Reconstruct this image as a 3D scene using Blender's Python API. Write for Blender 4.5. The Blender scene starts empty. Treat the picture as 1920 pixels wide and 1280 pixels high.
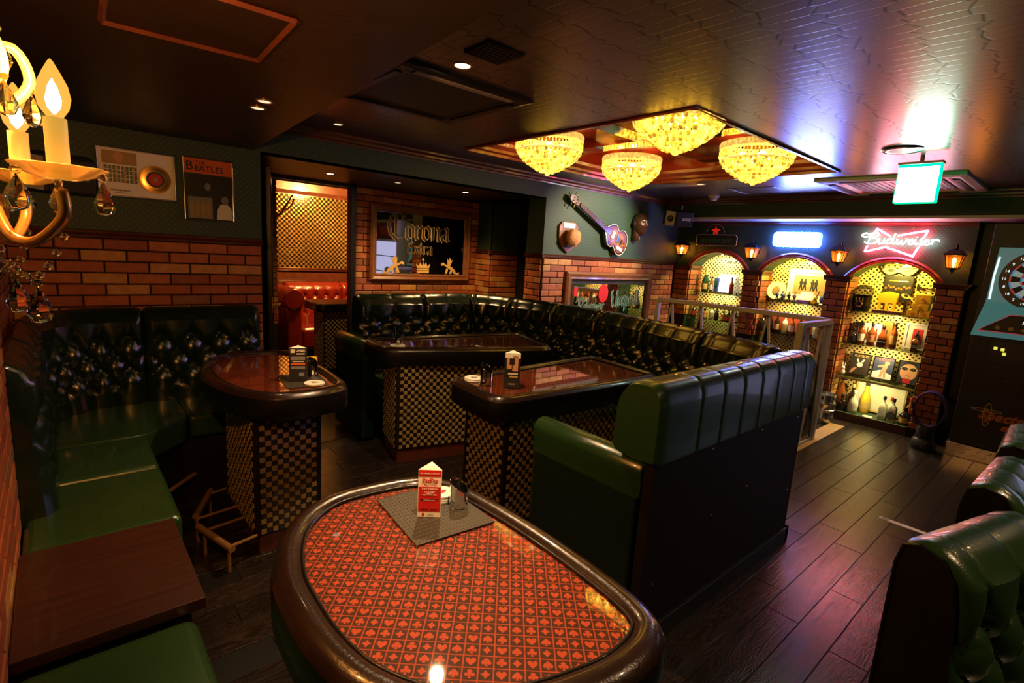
import bpy, bmesh, math, random
from mathutils import Matrix, Vector
random.seed(7)
scene = bpy.context.scene
COL = scene.collection
PI = math.pi

# ---------------------------------------------------------------- camera
cam_d = bpy.data.cameras.new('camera'); cam_o = bpy.data.objects.new('camera', cam_d); COL.objects.link(cam_o)
cam_d.sensor_width = 36.0; cam_d.lens = 968.13 / 1920 * 36.0; cam_d.clip_start = 0.02
cam_o.matrix_world = Matrix(((0.75362, 0.06717, -0.65387, 0.0),
                             (-0.65436, 0.17078, -0.73665, 0.0),
                             (0.06219, 0.98302, 0.17266, 1.55),
                             (0, 0, 0, 1)))
scene.camera = cam_o
# ---------------------------------------------------------------- world, view
w = bpy.data.worlds.new('world'); scene.world = w; w.use_nodes = True
w.node_tree.nodes['Background'].inputs[0].default_value = (0.02, 0.014, 0.012, 1)
w.node_tree.nodes['Background'].inputs[1].default_value = 0.15
vs = scene.view_settings
vs.view_transform = 'Standard'; vs.look = 'None'; vs.gamma = 1.0; vs.use_curve_mapping = False
vs.exposure = 0.0
scene.cycles.max_bounces = 5; scene.cycles.diffuse_bounces = 2; scene.cycles.glossy_bounces = 3; scene.cycles.caustics_reflective = False
scene.cycles.transparent_max_bounces = 10; scene.cycles.sample_clamp_indirect = 6.0

def aim(o, d):
    o.rotation_euler = Vector(d).to_track_quat('-Z', 'Y').to_euler()
def lamp(name, kind, loc, power, color, size=0.05, direction=None, spot=None, blend=0.5, size_y=None):
    d = bpy.data.lights.new(name, kind); d.energy = power; d.color = color
    if kind == 'AREA':
        d.shape = 'RECTANGLE' if size_y else 'DISK'; d.size = size
        if size_y: d.size_y = size_y
    else: d.shadow_soft_size = size
    if spot: d.spot_size = math.radians(spot); d.spot_blend = blend
    o = bpy.data.objects.new(name, d); COL.objects.link(o); o.location = loc
    if direction: aim(o, direction)
    return o
WARM = (1.0, 0.55, 0.22)
# recessed ceiling downlights that are switched on (their trims are built further down)
lamp('downlight_beam', 'SPOT', (1.316, 1.898, 2.26), 110, (1, .62, .3), .03, (0, 0, -1), 110, .7)
lamp('wall_washer_beam', 'SPOT', (4.78, 2.62, 2.26), 210, (1, .80, .55), .025, (-.25, 1.18, -.62), 78, .7)
lamp('near_downlight_beam', 'SPOT', (0.66, .80, 2.07), 100, (1, .60, .30), .03, (0, .04, -1), 62, .9)
lamp('bench_downlight_beam', 'SPOT', (0.69, 2.46, 2.07), 12, (1, .6, .32), .03, (0, 0, -1), 115, .8)
lamp('alcove_downlight_beam', 'SPOT', (1.768, 4.408, 2.06), 35, WARM, .03, (.1, .2, -1), 120, .7)
lamp('alcove_downlight_beam', 'SPOT', (3.083, 4.302, 2.06), 75, WARM, .03, (0, .25, -1), 125, .7)
lamp('lounge_ceiling_beam', 'SPOT', (2.75, 6.0, 2.2), 330, (1, .5, .12), .08, (0, .75, -.45), 140, .6)
# unseen warm spots added behind and beside the camera to brighten the chairs
lamp('added_fill_beam', 'SPOT', (1.9, -.75, 2.26), 60, (1, .62, .32), .04, (0, .1, -1), 120, .7)
lamp('added_fill_beam', 'SPOT', (3.3, -.75, 2.26), 35, (1, .62, .32), .04, (0, .1, -1), 120, .7)
# lamps at the head of the three arched niches
for yy, pw, cc in ((3.22, 30, (1, .84, .40)), (2.32, 34, (1, .78, .20)), (1.41, 40, (1, .74, .12))):
    lamp('niche_lamp_beam', 'SPOT', (6.216, yy, 1.650), pw*.9, cc, .02, (.32, 0, -1), 160, .4)
lamp('niche_lamp_beam', 'SPOT', (6.214, 1.44, .437), 9, (1, .80, .32), .02, (.3, 0, -1), 165, .4)
lamp('niche_lamp_beam', 'SPOT', (6.214, 3.22, 1.165), 10, (1, .8, .45), .02, (.3, 0, -1), 165, .4)
lamp('niche_lamp_beam', 'SPOT', (6.214, 2.32, 1.155), 10, (1, .7, .3), .02, (.3, 0, -1), 165, .4)
lamp('niche_lamp_beam', 'SPOT', (6.214, 1.41, 1.145), 12, (1, .7, .3), .02, (.3, 0, -1), 165, .4)
lamp('niche_lamp_beam', 'SPOT', (6.214, 1.41, .80), 10, (1, .75, .35), .02, (.3, 0, -1), 165, .4)

# ---------------------------------------------------------------- materials
MATS = {}
def srgb(h):
    h = h.lstrip('#'); c = [int(h[i:i+2], 16) / 255 for i in (0, 2, 4)]
    return tuple((x / 12.92 if x <= .04045 else ((x + .055) / 1.055) ** 2.4) for x in c)
def nodes(m): return m.node_tree.nodes, m.node_tree.links
def pm(name, color, rough=.5, metal=0., emis=None, es=0., coat=0., bump=None, spec=.5, sheen=0., var=0., vscale=8.):
    m = bpy.data.materials.new(name); m.use_nodes = True; MATS[name] = m
    n, l = nodes(m); b = n['Principled BSDF']
    if isinstance(color, str): color = srgb(color)
    b.inputs['Base Color'].default_value = (*color, 1); b.inputs['Roughness'].default_value = rough
    b.inputs['Metallic'].default_value = metal; b.inputs['Coat Weight'].default_value = coat
    b.inputs['Coat Roughness'].default_value = .06; b.inputs['Specular IOR Level'].default_value = spec
    if emis is not None:
        if isinstance(emis, str): emis = srgb(emis)
        b.inputs['Emission Color'].default_value = (*emis, 1); b.inputs['Emission Strength'].default_value = es
    tc = None
    if bump or var:
        tc = n.new('ShaderNodeTexCoord')
    if var:
        t = n.new('ShaderNodeTexNoise'); t.inputs['Scale'].default_value = vscale; t.inputs['Detail'].default_value = 5
        l.new(tc.outputs['Object'], t.inputs['Vector'])
        hs = n.new('ShaderNodeHueSaturation'); hs.inputs['Color'].default_value = (*color, 1)
        mr = n.new('ShaderNodeMapRange'); mr.inputs[1].default_value = .25; mr.inputs[2].default_value = .75
        mr.inputs[3].default_value = 1 - var; mr.inputs[4].default_value = 1 + var
        l.new(t.outputs['Fac'], mr.inputs[0]); l.new(mr.outputs[0], hs.inputs['Value']); l.new(hs.outputs[0], b.inputs['Base Color'])
    if bump:
        t = n.new('ShaderNodeTexNoise'); t.inputs['Scale'].default_value = bump[0]; t.inputs['Detail'].default_value = 4
        l.new(tc.outputs['Object'], t.inputs['Vector'])
        bp = n.new('ShaderNodeBump'); bp.inputs['Strength'].default_value = bump[1]; bp.inputs['Distance'].default_value = .004
        l.new(t.outputs['Fac'], bp.inputs['Height']); l.new(bp.outputs[0], b.inputs['Normal'])
    return m
def em(name, color, strength):
    m = bpy.data.materials.new(name); m.use_nodes = True; MATS[name] = m
    n, l = nodes(m); n.clear()
    if isinstance(color, str): color = srgb(color)
    e = n.new('ShaderNodeEmission'); e.inputs[0].default_value = (*color, 1); e.inputs[1].default_value = strength
    o = n.new('ShaderNodeOutputMaterial'); l.new(e.outputs[0], o.inputs[0]); return m
def mth(n, l, op, a, b=None):
    x = n.new('ShaderNodeMath'); x.operation = op
    for i, v in enumerate((a, b)):
        if v is None: continue
        if isinstance(v, (int, float)): x.inputs[i].default_value = v
        else: l.new(v, x.inputs[i])
    return x.outputs[0]

def glass(name, tint=(1, 1, 1), rough=.02, refl=1.45, opacity=0., diffuse=(.5, .5, .5)):
    m = bpy.data.materials.new(name); m.use_nodes = True; MATS[name] = m
    n, l = nodes(m); n.clear()
    tr = n.new('ShaderNodeBsdfTransparent'); tr.inputs[0].default_value = (*tint, 1)
    gl = n.new('ShaderNodeBsdfGlossy'); gl.inputs['Roughness'].default_value = rough
    lw = n.new('ShaderNodeLayerWeight'); lw.inputs['Blend'].default_value = .5; f0 = ((refl-1)/(refl+1))**2
    fr = mth(n, l, 'MULTIPLY_ADD', mth(n, l, 'POWER', lw.outputs['Facing'], 5), 1-f0); fr.node.inputs[2].default_value = f0
    mx = n.new('ShaderNodeMixShader'); l.new(fr, mx.inputs[0]); l.new(tr.outputs[0], mx.inputs[1]); l.new(gl.outputs[0], mx.inputs[2])
    out = n.new('ShaderNodeOutputMaterial'); last = mx
    if opacity:
        df = n.new('ShaderNodeBsdfDiffuse'); df.inputs[0].default_value = (*diffuse, 1)
        m2 = n.new('ShaderNodeMixShader'); m2.inputs[0].default_value = opacity
        l.new(mx.outputs[0], m2.inputs[1]); l.new(df.outputs[0], m2.inputs[2]); last = m2
    l.new(last.outputs[0], out.inputs[0]); return m
def wallpaper(name, base, dot, pitch=.034):
    m = pm(name, base, .62); n, l = nodes(m); b = n['Principled BSDF']
    tc = n.new('ShaderNodeTexCoord'); sp = n.new('ShaderNodeSeparateXYZ'); l.new(tc.outputs['Object'], sp.inputs[0])
    u = mth(n, l, 'DIVIDE', mth(n, l, 'ADD', sp.outputs[0], sp.outputs[1]), pitch); v = mth(n, l, 'DIVIDE', sp.outputs[2], pitch)
    a = mth(n, l, 'SUBTRACT', mth(n, l, 'FRACT', mth(n, l, 'ADD', u, v)), .5)
    c = mth(n, l, 'SUBTRACT', mth(n, l, 'FRACT', mth(n, l, 'SUBTRACT', u, v)), .5)
    d = mth(n, l, 'ADD', mth(n, l, 'MULTIPLY', a, a), mth(n, l, 'MULTIPLY', c, c))
    k = mth(n, l, 'LESS_THAN', d, .035)
    mx = n.new('ShaderNodeMix'); mx.data_type = 'RGBA'; l.new(k, mx.inputs[0]); mx.inputs[6].default_value = (*base, 1); mx.inputs[7].default_value = (*dot, 1)
    l.new(mx.outputs[2], b.inputs['Base Color'])
    bp = n.new('ShaderNodeBump'); bp.inputs['Strength'].default_value = .25; bp.inputs['Distance'].default_value = .002
    l.new(k, bp.inputs['Height']); l.new(bp.outputs[0], b.inputs['Normal']); return m
wallpaper('green_wallpaper', (.016, .046, .024), (.062, .090, .036))

def randmat(name, stops, rough=.5, bump=(60, .3), coat=0., var=.18):
    m = pm(name, stops[0][1], rough, coat=coat, bump=bump); n, l = nodes(m); b = n['Principled BSDF']
    oi = n.new('ShaderNodeObjectInfo'); cr = n.new('ShaderNodeValToRGB'); cr.color_ramp.interpolation = 'CONSTANT'
    e = cr.color_ramp.elements
    while len(e) < len(stops): e.new(.5)
    for i, (p, c) in enumerate(stops): e[i].position = p; e[i].color = (*c, 1)
    l.new(oi.outputs['Random'], cr.inputs[0])
    t = n.new('ShaderNodeTexNoise'); t.inputs['Scale'].default_value = 22; t.inputs['Detail'].default_value = 6
    geo = n.new('ShaderNodeNewGeometry'); l.new(geo.outputs['Position'], t.inputs['Vector'])
    hs = n.new('ShaderNodeHueSaturation'); mr = n.new('ShaderNodeMapRange'); mr.inputs[1].default_value = .3; mr.inputs[2].default_value = .7
    mr.inputs[3].default_value = 1 - var; mr.inputs[4].default_value = 1 + var
    l.new(t.outputs['Fac'], mr.inputs[0]); l.new(mr.outputs[0], hs.inputs['Value']); l.new(cr.outputs[0], hs.inputs['Color']); l.new(hs.outputs[0], b.inputs['Base Color'])
    return m
randmat('brick', [(0, (.33, .080, .020)), (.34, (.25, .056, .015)), (.55, (.38, .110, .026)), (.72, (.21, .078, .024)), (.83, (.46, .215, .055))], .55)
pm('mortar', (.012, .009, .008), .9)
pm('black_paint', (.006, .006, .006), .45)
pm('dark_panel', (.008, .005, .005), .6, spec=.2)
pm('mahogany', (.085, .022, .012), .32, bump=(30, .15), coat=.4, var=.3, vscale=14)
pm('red_wood', (.30, .055, .022), .28, coat=.6, var=.25, vscale=10)
pm('frame_wood', (.20, .075, .028), .38, coat=.3, var=.3, vscale=18)
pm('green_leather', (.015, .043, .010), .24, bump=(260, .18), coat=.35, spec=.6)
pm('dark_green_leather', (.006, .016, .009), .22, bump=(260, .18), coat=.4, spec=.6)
pm('red_leather', (.15, .011, .006), .25, bump=(200, .15), coat=.4)
pm('black_leather', (.005, .004, .0035), .32, bump=(240, .22), coat=.2, spec=.35)
pm('brown_rail', (.014, .006, .003), .26, bump=(160, .2), coat=.5, var=.3, vscale=20)
pm('chrome', (.75, .75, .75), .08, 1)
pm('steel', (.55, .55, .55), .25, 1)
pm('brass', (.62, .34, .12), .25, .7)
pm('black_metal', (.012, .011, .011), .35, .3)
pm('white_paper', (.82, .80, .72), .6)
pm('white_plastic', (.70, .68, .64), .4)
pm('grey_plastic', (.35, .33, .33), .45)
pm('black_plastic', (.012, .012, .014), .35)
pm('white_paint', (.62, .57, .50), .45)
pm('tan_print', (.40, .25, .10), .6)
pm('ink_black', (.010, .010, .010), .5)
pm('ink_red', (.52, .012, .012), .5)
pm('ink_orange', (.75, .13, .03), .5)
pm('ink_gold', (.62, .42, .13), .45)
pm('ink_green', (.015, .11, .05), .4)
pm('ink_white', (.80, .78, .72), .5)
pm('ink_blue', (.03, .07, .35), .5)
pm('ink_grey', (.22, .22, .22), .5)
pm('ink_purple', (.25, .12, .45), .5)
pm('skin_print', (.62, .30, .14), .6)
pm('mirror', (.80, .78, .72), .015, 1)
pm('bronze_mirror', (.42, .30, .20), .06, 1)
pm('gold_vinyl', (.75, .47, .15), .25, 1)
pm('amber_liquid', (.24, .06, .010), .08, coat=.6)
pm('dark_bottle', (.018, .010, .006), .08, coat=.8)
pm('green_bottle', (.012, .050, .014), .08, coat=.8)
pm('clear_bottle', (.72, .70, .55), .10, coat=.6)
pm('gold_box', (.80, .46, .03), .35)
pm('orange_box', (.55, .17, .03), .4)
pm('fur', (.55, .26, .11), .95, bump=(120, 1.), var=.3, vscale=40)
pm('bronze_face', (.055, .02, .009), .35, .3, coat=.3)
pm('figure_blue', (.04, .07, .30), .4)
pm('purple_ring', (.035, .02, .16), .25, coat=.4)
glass('clear_glass', (.96, .98, .95), .02)
glass('table_glass', (.95, .95, .93), .025, 2.1)
glass('shelf_glass', (.80, .90, .80), .03, 1.5)
glass('smoked_glass', (.30, .30, .34), .05)
glass('bulb_glass', (1, .9, .6), .05)
glass('lantern_glass', (.95, .62, .30), .15, 1.3, .25, (.8, .45, .2))
m_ = pm('crystal', (1, .95, .85), .02); m_.node_tree.nodes['Principled BSDF'].inputs['Transmission Weight'].default_value = 1; m_.node_tree.nodes['Principled BSDF'].inputs['IOR'].default_value = 1.6

def leather_ceiling():
    m = pm('ceiling_lacquer', (.23, .19, .20), .29, .85, spec=.8); n, l = nodes(m); b = n['Principled BSDF']
    tc = n.new('ShaderNodeTexCoord'); mp = n.new('ShaderNodeMapping'); l.new(tc.outputs['Object'], mp.inputs[0])
    mp.inputs['Scale'].default_value = (17, 6.5, 1)
    ns = n.new('ShaderNodeTexNoise'); ns.inputs['Scale'].default_value = 2.2; l.new(tc.outputs['Object'], ns.inputs['Vector'])
    va = n.new('ShaderNodeVectorMath'); va.operation = 'MULTIPLY_ADD'; va.inputs[1].default_value = (.5, .4, 0); l.new(ns.outputs['Color'], va.inputs[0]); l.new(mp.outputs[0], va.inputs[2])
    vo = n.new('ShaderNodeTexVoronoi'); vo.feature = 'DISTANCE_TO_EDGE'; vo.inputs['Scale'].default_value = 1.0; vo.inputs['Randomness'].default_value = .34
    l.new(va.outputs[0], vo.inputs['Vector'])
    mr = n.new('ShaderNodeMapRange'); mr.inputs[1].default_value = 0; mr.inputs[2].default_value = .05; l.new(vo.outputs['Distance'], mr.inputs[0])
    n2 = n.new('ShaderNodeTexNoise'); n2.inputs['Scale'].default_value = 30; l.new(tc.outputs['Object'], n2.inputs['Vector'])
    ad = mth(n, l, 'MULTIPLY_ADD', n2.outputs['Fac'], .012); ad.node.inputs[2].default_value = 0; l.new(mr.outputs[0], ad.node.inputs[2])
    bp = n.new('ShaderNodeBump'); bp.inputs['Strength'].default_value = .6; bp.inputs['Distance'].default_value = .0005; mc = n.new('ShaderNodeMix'); mc.data_type = 'RGBA'; mc.inputs[6].default_value = (.02, .015, .016, 1); mc.inputs[7].default_value = (.25, .205, .215, 1); l.new(mr.outputs[0], mc.inputs[0]); l.new(mc.outputs[2], b.inputs['Base Color']); l.new(ad, bp.inputs['Height']); l.new(bp.outputs[0], b.inputs['Normal'])
    return m
leather_ceiling()
pm('low_ceiling_paint', (.012, .006, .004), .42, bump=(70, .3), var=.3)

def plank_mat():
    m = pm('floor_plank', (.03, .02, .016), .26, spec=.6); n, l = nodes(m); b = n['Principled BSDF']
    geo = n.new('ShaderNodeNewGeometry'); oi = n.new('ShaderNodeObjectInfo')
    mp = n.new('ShaderNodeMapping'); mp.inputs['Scale'].default_value = (1.6, 9, 1); l.new(geo.outputs['Position'], mp.inputs[0])
    cb = n.new('ShaderNodeCombineXYZ'); k = mth(n, l, 'MULTIPLY', oi.outputs['Random'], 40); l.new(k, cb.inputs[0]); l.new(k, cb.inputs[2]); l.new(cb.outputs[0], mp.inputs['Location'])
    wv = n.new('ShaderNodeTexNoise'); wv.inputs['Scale'].default_value = 1.3; wv.inputs['Detail'].default_value = 3; wv.inputs['Distortion'].default_value = .6; l.new(mp.outputs[0], wv.inputs['Vector'])
    s = mth(n, l, 'FRACT', mth(n, l, 'MULTIPLY', wv.outputs['Fac'], 22))
    s = mth(n, l, 'POWER', mth(n, l, 'ABSOLUTE', mth(n, l, 'SUBTRACT', s, .5)), 1.5)
    cr = n.new('ShaderNodeMix'); cr.data_type = 'RGBA'; cr.inputs[6].default_value = (.010, .0065, .0055, 1); cr.inputs[7].default_value = (.048, .034, .028, 1)
    l.new(mth(n, l, 'MULTIPLY', s, 1.6), cr.inputs[0])
    hs = n.new('ShaderNodeHueSaturation'); l.new(mth(n, l, 'MULTIPLY_ADD', oi.outputs['Random'], .7), hs.inputs['Value']); hs.inputs['Value'].links[0].from_node.inputs[2].default_value = .65
    l.new(cr.outputs[2], hs.inputs['Color']); l.new(hs.outputs[0], b.inputs['Base Color'])
    bp = n.new('ShaderNodeBump'); bp.inputs['Strength'].default_value = .35; bp.inputs['Distance'].default_value = .0015; l.new(s, bp.inputs['Height']); l.new(bp.outputs[0], b.inputs['Normal'])
plank_mat()
def wood_grain(name, c1, c2, axis):
    m = pm(name, c1, .38, coat=.2); n, l = nodes(m); b = n['Principled BSDF']
    tc = n.new('ShaderNodeTexCoord'); mp = n.new('ShaderNodeMapping'); mp.inputs['Scale'].default_value = (4, 60, 4) if axis == 'X' else (60, 4, 4)
    l.new(tc.outputs['Object'], mp.inputs[0]); t = n.new('ShaderNodeTexNoise'); t.inputs['Scale'].default_value = 1; t.inputs['Detail'].default_value = 5; l.new(mp.outputs[0], t.inputs['Vector'])
    mx = n.new('ShaderNodeMix'); mx.data_type = 'RGBA'; mx.inputs[6].default_value = (*c1, 1); mx.inputs[7].default_value = (*c2, 1); l.new(t.outputs['Fac'], mx.inputs[0]); l.new(mx.outputs[2], b.inputs['Base Color'])
wood_grain('walnut', (.016, .004, .0022), (.052, .015, .007), 'X')

def glitter(name, c1, c2, metal=.7):
    m = pm(name, c1, .3, metal); n, l = nodes(m); b = n['Principled BSDF']
    tc = n.new('ShaderNodeTexCoord'); v = n.new('ShaderNodeTexVoronoi'); v.inputs['Scale'].default_value = 420; l.new(tc.outputs['Object'], v.inputs['Vector'])
    mx = n.new('ShaderNodeMix'); mx.data_type = 'RGBA'; mx.inputs[6].default_value = (*c1, 1); mx.inputs[7].default_value = (*c2, 1)
    sp = n.new('ShaderNodeSeparateColor'); l.new(v.outputs['Color'], sp.inputs[0]); l.new(mth(n, l, 'POWER', sp.outputs[0], 3), mx.inputs[0]); l.new(mx.outputs[2], b.inputs['Base Color'])
    nm = n.new('ShaderNodeBump'); nm.inputs['Strength'].default_value = .8; nm.inputs['Distance'].default_value = .002; l.new(sp.outputs[1], nm.inputs['Height']); l.new(nm.outputs[0], b.inputs['Normal'])
glitter('gold_tile', (.30, .19, .055), (1, .80, .38), .35)
glitter('amber_tile', (.30, .13, .025), (1, .62, .20))
pm('dark_tile', (.010, .007, .004), .12, coat=.8)
pm('grout', (.015, .010, .006), .8)
pm('niche_tile', (.72, .58, .22), .25, coat=.4)
pm('felt_red', (.52, .075, .016), .55)
pm('felt_dark', (.060, .014, .006), .55)
pm('felt_mark', (.60, .085, .024), .55)
pm('mat_black', (.035, .030, .020), .6)

def lampglow(name, col, lo, hi, scale):
    m = pm(name, (.9, .7, .3), .1); n, l = nodes(m); b = n['Principled BSDF']
    geo = n.new('ShaderNodeNewGeometry'); t = n.new('ShaderNodeTexNoise'); t.inputs['Scale'].default_value = scale; t.inputs['Detail'].default_value = 2
    l.new(geo.outputs['Position'], t.inputs['Vector'])
    mr = n.new('ShaderNodeMapRange'); mr.inputs[1].default_value = .44; mr.inputs[2].default_value = .72; mr.inputs[3].default_value = lo; mr.inputs[4].default_value = hi
    l.new(t.outputs['Fac'], mr.inputs[0]); rp = mth(n, l, 'POWER', geo.outputs['Random Per Island'], 1.6); k_ = mth(n, l, 'MULTIPLY_ADD', rp, 1.9); k_.node.inputs[2].default_value = .18; l.new(mth(n, l, 'MULTIPLY', mr.outputs[0], k_), b.inputs['Emission Strength']); b.inputs['Emission Color'].default_value = (*col, 1)
lampglow('lamp_crystal', (1, .58, .05), .8, 5.5, 48)
lampglow('lamp_rim', (1, .60, .12), 1.4, 3.6, 60)
em('candle_bulb', (1, .50, .12), 330)
pm('candle_sleeve', (.85, .62, .22), .4, emis=(1, .55, .08), es=.55)
em('neon_red', (1, .03, .10), 110)
em('neon_white', (.72, .86, 1), 36)
em('neon_blue', (.02, .08, 1), 110)
em('neon_panel', (.42, .55, 1), 48)
em('exit_face', (.78, 1, .86), 13)
em('exit_green', (.0, .45, .12), 6.0)
em('lantern_bulb', (1, .42, .07), 120)
em('downlight_on', (1, .72, .36), 30)
em('downlight_dim', (1, .75, .45), 1.2)
em('niche_glow', (1, .82, .35), 9)
pm('screen_teal', (.06, .20, .21), .3, emis=(.10, .36, .38), es=.28)
em('screen_white', (.75, .95, 1), 1.3)
em('led_yellow', (.7, .65, .08), 1.2)
em('cooler_light', (.60, .60, 1), .9)

m_ = pm('cut_glass', (1, .80, .42), .18); m_.node_tree.nodes['Principled BSDF'].inputs['Transmission Weight'].default_value = .85
pm('scroll_gilt_glow', (.85, .55, .14), .3, .3, emis=(1, .5, .06), es=.12)  # glow of the nearby flame bulbs put into the gilt as emission
pm('coffer_red', (.42, .050, .016), .14, coat=.5)

def bulb_glow():
    m = bpy.data.materials.new('bulb_glow'); m.use_nodes = True; MATS['bulb_glow'] = m; n, l = nodes(m); n.clear()
    tr = n.new('ShaderNodeBsdfTransparent'); em_ = n.new('ShaderNodeEmission'); em_.inputs[0].default_value = (1, .50, .07, 1); em_.inputs[1].default_value = 1.5
    mx = n.new('ShaderNodeMixShader'); mx.inputs[0].default_value = .45; o = n.new('ShaderNodeOutputMaterial'); l.new(tr.outputs[0], mx.inputs[1]); l.new(em_.outputs[0], mx.inputs[2]); l.new(mx.outputs[0], o.inputs[0])
bulb_glow()
# ---------------------------------------------------------------- geometry helpers
def M(x): return MATS[x] if isinstance(x, str) else x
def wloc(o):
    v = Vector((0, 0, 0))
    while o is not None: v += o.location; o = o.parent
    return v
def tag(o, label=None, cat=None, group=None, kind=None):
    for k, v in (('label', label), ('category', cat), ('group', group), ('kind', kind)):
        if v: o[k] = v
    return o
def thing(name, label, cat, loc=(0, 0, 0), group=None):
    o = bpy.data.objects.new(name, None); COL.objects.link(o); o.location = loc; o.empty_display_size = .05
    return tag(o, label, cat, group)
class MB:
    def __init__(s, xf=None): s.v = []; s.f = []; s.m = []; s.xf = xf
    def add(s, vs, fs, mi=0):
        k = len(s.v)
        for p in vs:
            p = Vector(p); s.v.append(s.xf @ p if s.xf else p)
        for f in fs: s.f.append(tuple(i + k for i in f)); s.m.append(mi)
        return s
    def box(s, a, b, mi=0):
        x0, y0, z0 = a; x1, y1, z1 = b
        return s.add([(x0,y0,z0),(x1,y0,z0),(x1,y1,z0),(x0,y1,z0),(x0,y0,z1),(x1,y0,z1),(x1,y1,z1),(x0,y1,z1)],
                     [(0,3,2,1),(4,5,6,7),(0,1,5,4),(1,2,6,5),(2,3,7,6),(3,0,4,7)], mi)
    def cbox(s, c, size, mi=0):
        return s.box([c[i]-size[i]/2 for i in range(3)], [c[i]+size[i]/2 for i in range(3)], mi)
    def prism(s, poly, z0, z1, mi=0, caps=True):
        n = len(poly); vs = [(x, y, z0) for x, y in poly] + [(x, y, z1) for x, y in poly]
        fs = [(i, (i+1) % n, n+(i+1) % n, n+i) for i in range(n)]
        if caps: fs += [tuple(range(n-1, -1, -1)), tuple(range(n, 2*n))]
        return s.add(vs, fs, mi)
    def plate(s, poly, o, r, u, d, mi=0):      # 2D outline extruded by d along r x u, placed at o
        o, r, u = Vector(o), Vector(r).normalized(), Vector(u).normalized(); nn = r.cross(u)
        n = len(poly); vs = [o + r*x + u*y for x, y in poly] + [o + r*x + u*y + nn*d for x, y in poly]
        fs = [(i, (i+1) % n, n+(i+1) % n, n+i) for i in range(n)] + [tuple(range(n-1, -1, -1)), tuple(range(n, 2*n))]
        return s.add(vs, fs, mi)
    def lathe(s, prof, c=(0, 0, 0), seg=16, mi=0, a0=0., axis='Z', cap=True):
        vs = []; fs = []; n = len(prof)
        for j in range(seg):
            a = a0 + 2*PI*j/seg
            for r, z in prof:
                p = (r*math.cos(a), r*math.sin(a), z)
                if axis == 'X': p = (p[2], p[0], p[1])
                if axis == 'Y': p = (p[1], p[2], p[0])
                vs.append((c[0]+p[0], c[1]+p[1], c[2]+p[2]))
        for j in range(seg):
            k = (j+1) % seg
            for i in range(n-1): fs.append((j*n+i, k*n+i, k*n+i+1, j*n+i+1))
        if cap:
            if prof[0][0] > 1e-6: fs.append(tuple(j*n for j in range(seg-1, -1, -1)))
            if prof[-1][0] > 1e-6: fs.append(tuple(j*n+n-1 for j in range(seg)))
        return s.add(vs, fs, mi)
    def cyl(s, c, r, h, seg=16, mi=0, axis='Z'):
        return s.lathe([(r, 0), (r, h)], c, seg, mi, axis=axis)
    def sphere(s, c, r, seg=8, rings=5, mi=0, sc=(1, 1, 1)):
        pr = [(max(1e-6, r*math.sin(PI*i/rings)), -r*math.cos(PI*i/rings)) for i in range(rings+1)]
        k = len(s.v); s.lathe(pr, (0, 0, 0), seg, mi, cap=False)
        xf = s.xf
        for i in range(k, len(s.v)):
            p = s.v[i] if not xf else xf.inverted() @ s.v[i]
            p = Vector((c[0]+p.x*sc[0], c[1]+p.y*sc[1], c[2]+p.z*sc[2])); s.v[i] = xf @ p if xf else p
        return s
    def tube(s, pts, r, seg=8, mi=0, closed=False, flat=None):
        pts = [Vector(p) for p in pts]; n = len(pts); vs = []; fs = []
        rr = r if isinstance(r, (list, tuple)) else [r]*n
        t0 = (pts[1]-pts[0]).normalized(); up = Vector((0, 0, 1)) if abs(t0.z) < .9 else Vector((1, 0, 0))
        side = t0.cross(up).normalized()
        for i, p in enumerate(pts):
            t = ((pts[(i+1) % n] if (closed or i < n-1) else p) - (pts[i-1] if (closed or i > 0) else p))
            t = t.normalized() if t.length > 1e-9 else t0
            side = (side - t*side.dot(t)); side = side.normalized() if side.length > 1e-6 else t.orthogonal().normalized()
            b = side.cross(t)
            for j in range(seg):
                a = 2*PI*j/seg; vs.append(p + (side*math.cos(a) + b*math.sin(a)*(flat or 1))*rr[i])
        for i in range(n if closed else n-1):
            k = (i+1) % n
            for j in range(seg):
                q = (j+1) % seg; fs.append((i*seg+j, i*seg+q, k*seg+q, k*seg+j))
        if not closed: fs += [tuple(range(seg-1, -1, -1)), tuple((n-1)*seg+j for j in range(seg))]
        return s.add(vs, fs, mi)
    def build(s, name, mat, parent=None, smooth=False, bevel=0., seg=2, kind=None):
        me = bpy.data.meshes.new(name); o0 = wloc(parent)
        me.from_pydata([tuple(p - o0) for p in s.v], [], s.f)
        for x in (mat if isinstance(mat, (list, tuple)) else [mat]): me.materials.append(M(x))
        if any(s.m): me.polygons.foreach_set('material_index', s.m)
        bm = bmesh.new(); bm.from_mesh(me); bmesh.ops.recalc_face_normals(bm, faces=bm.faces); bm.to_mesh(me); bm.free()
        if smooth: me.shade_smooth() if hasattr(me, 'shade_smooth') else None
        if smooth == 'auto':
            me.set_sharp_from_angle(angle=math.radians(40))
        me.update(); o = bpy.data.objects.new(name, me); COL.objects.link(o)
        if parent is not None: o.parent = parent
        if bevel:
            b = o.modifiers.new('bevel', 'BEVEL'); b.width = bevel; b.segments = seg; b.limit_method = 'ANGLE'; b.harden_normals = False
        if kind: o['kind'] = kind
        return o
def copy_tree(o, parent=None, loc=None, rz=None):
    c = o.copy(); COL.objects.link(c); c.parent = parent
    if loc is not None: c.location = loc
    if rz is not None: c.rotation_euler[2] = rz
    for ch in list(o.children): copy_tree(ch, c)
    return c
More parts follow.
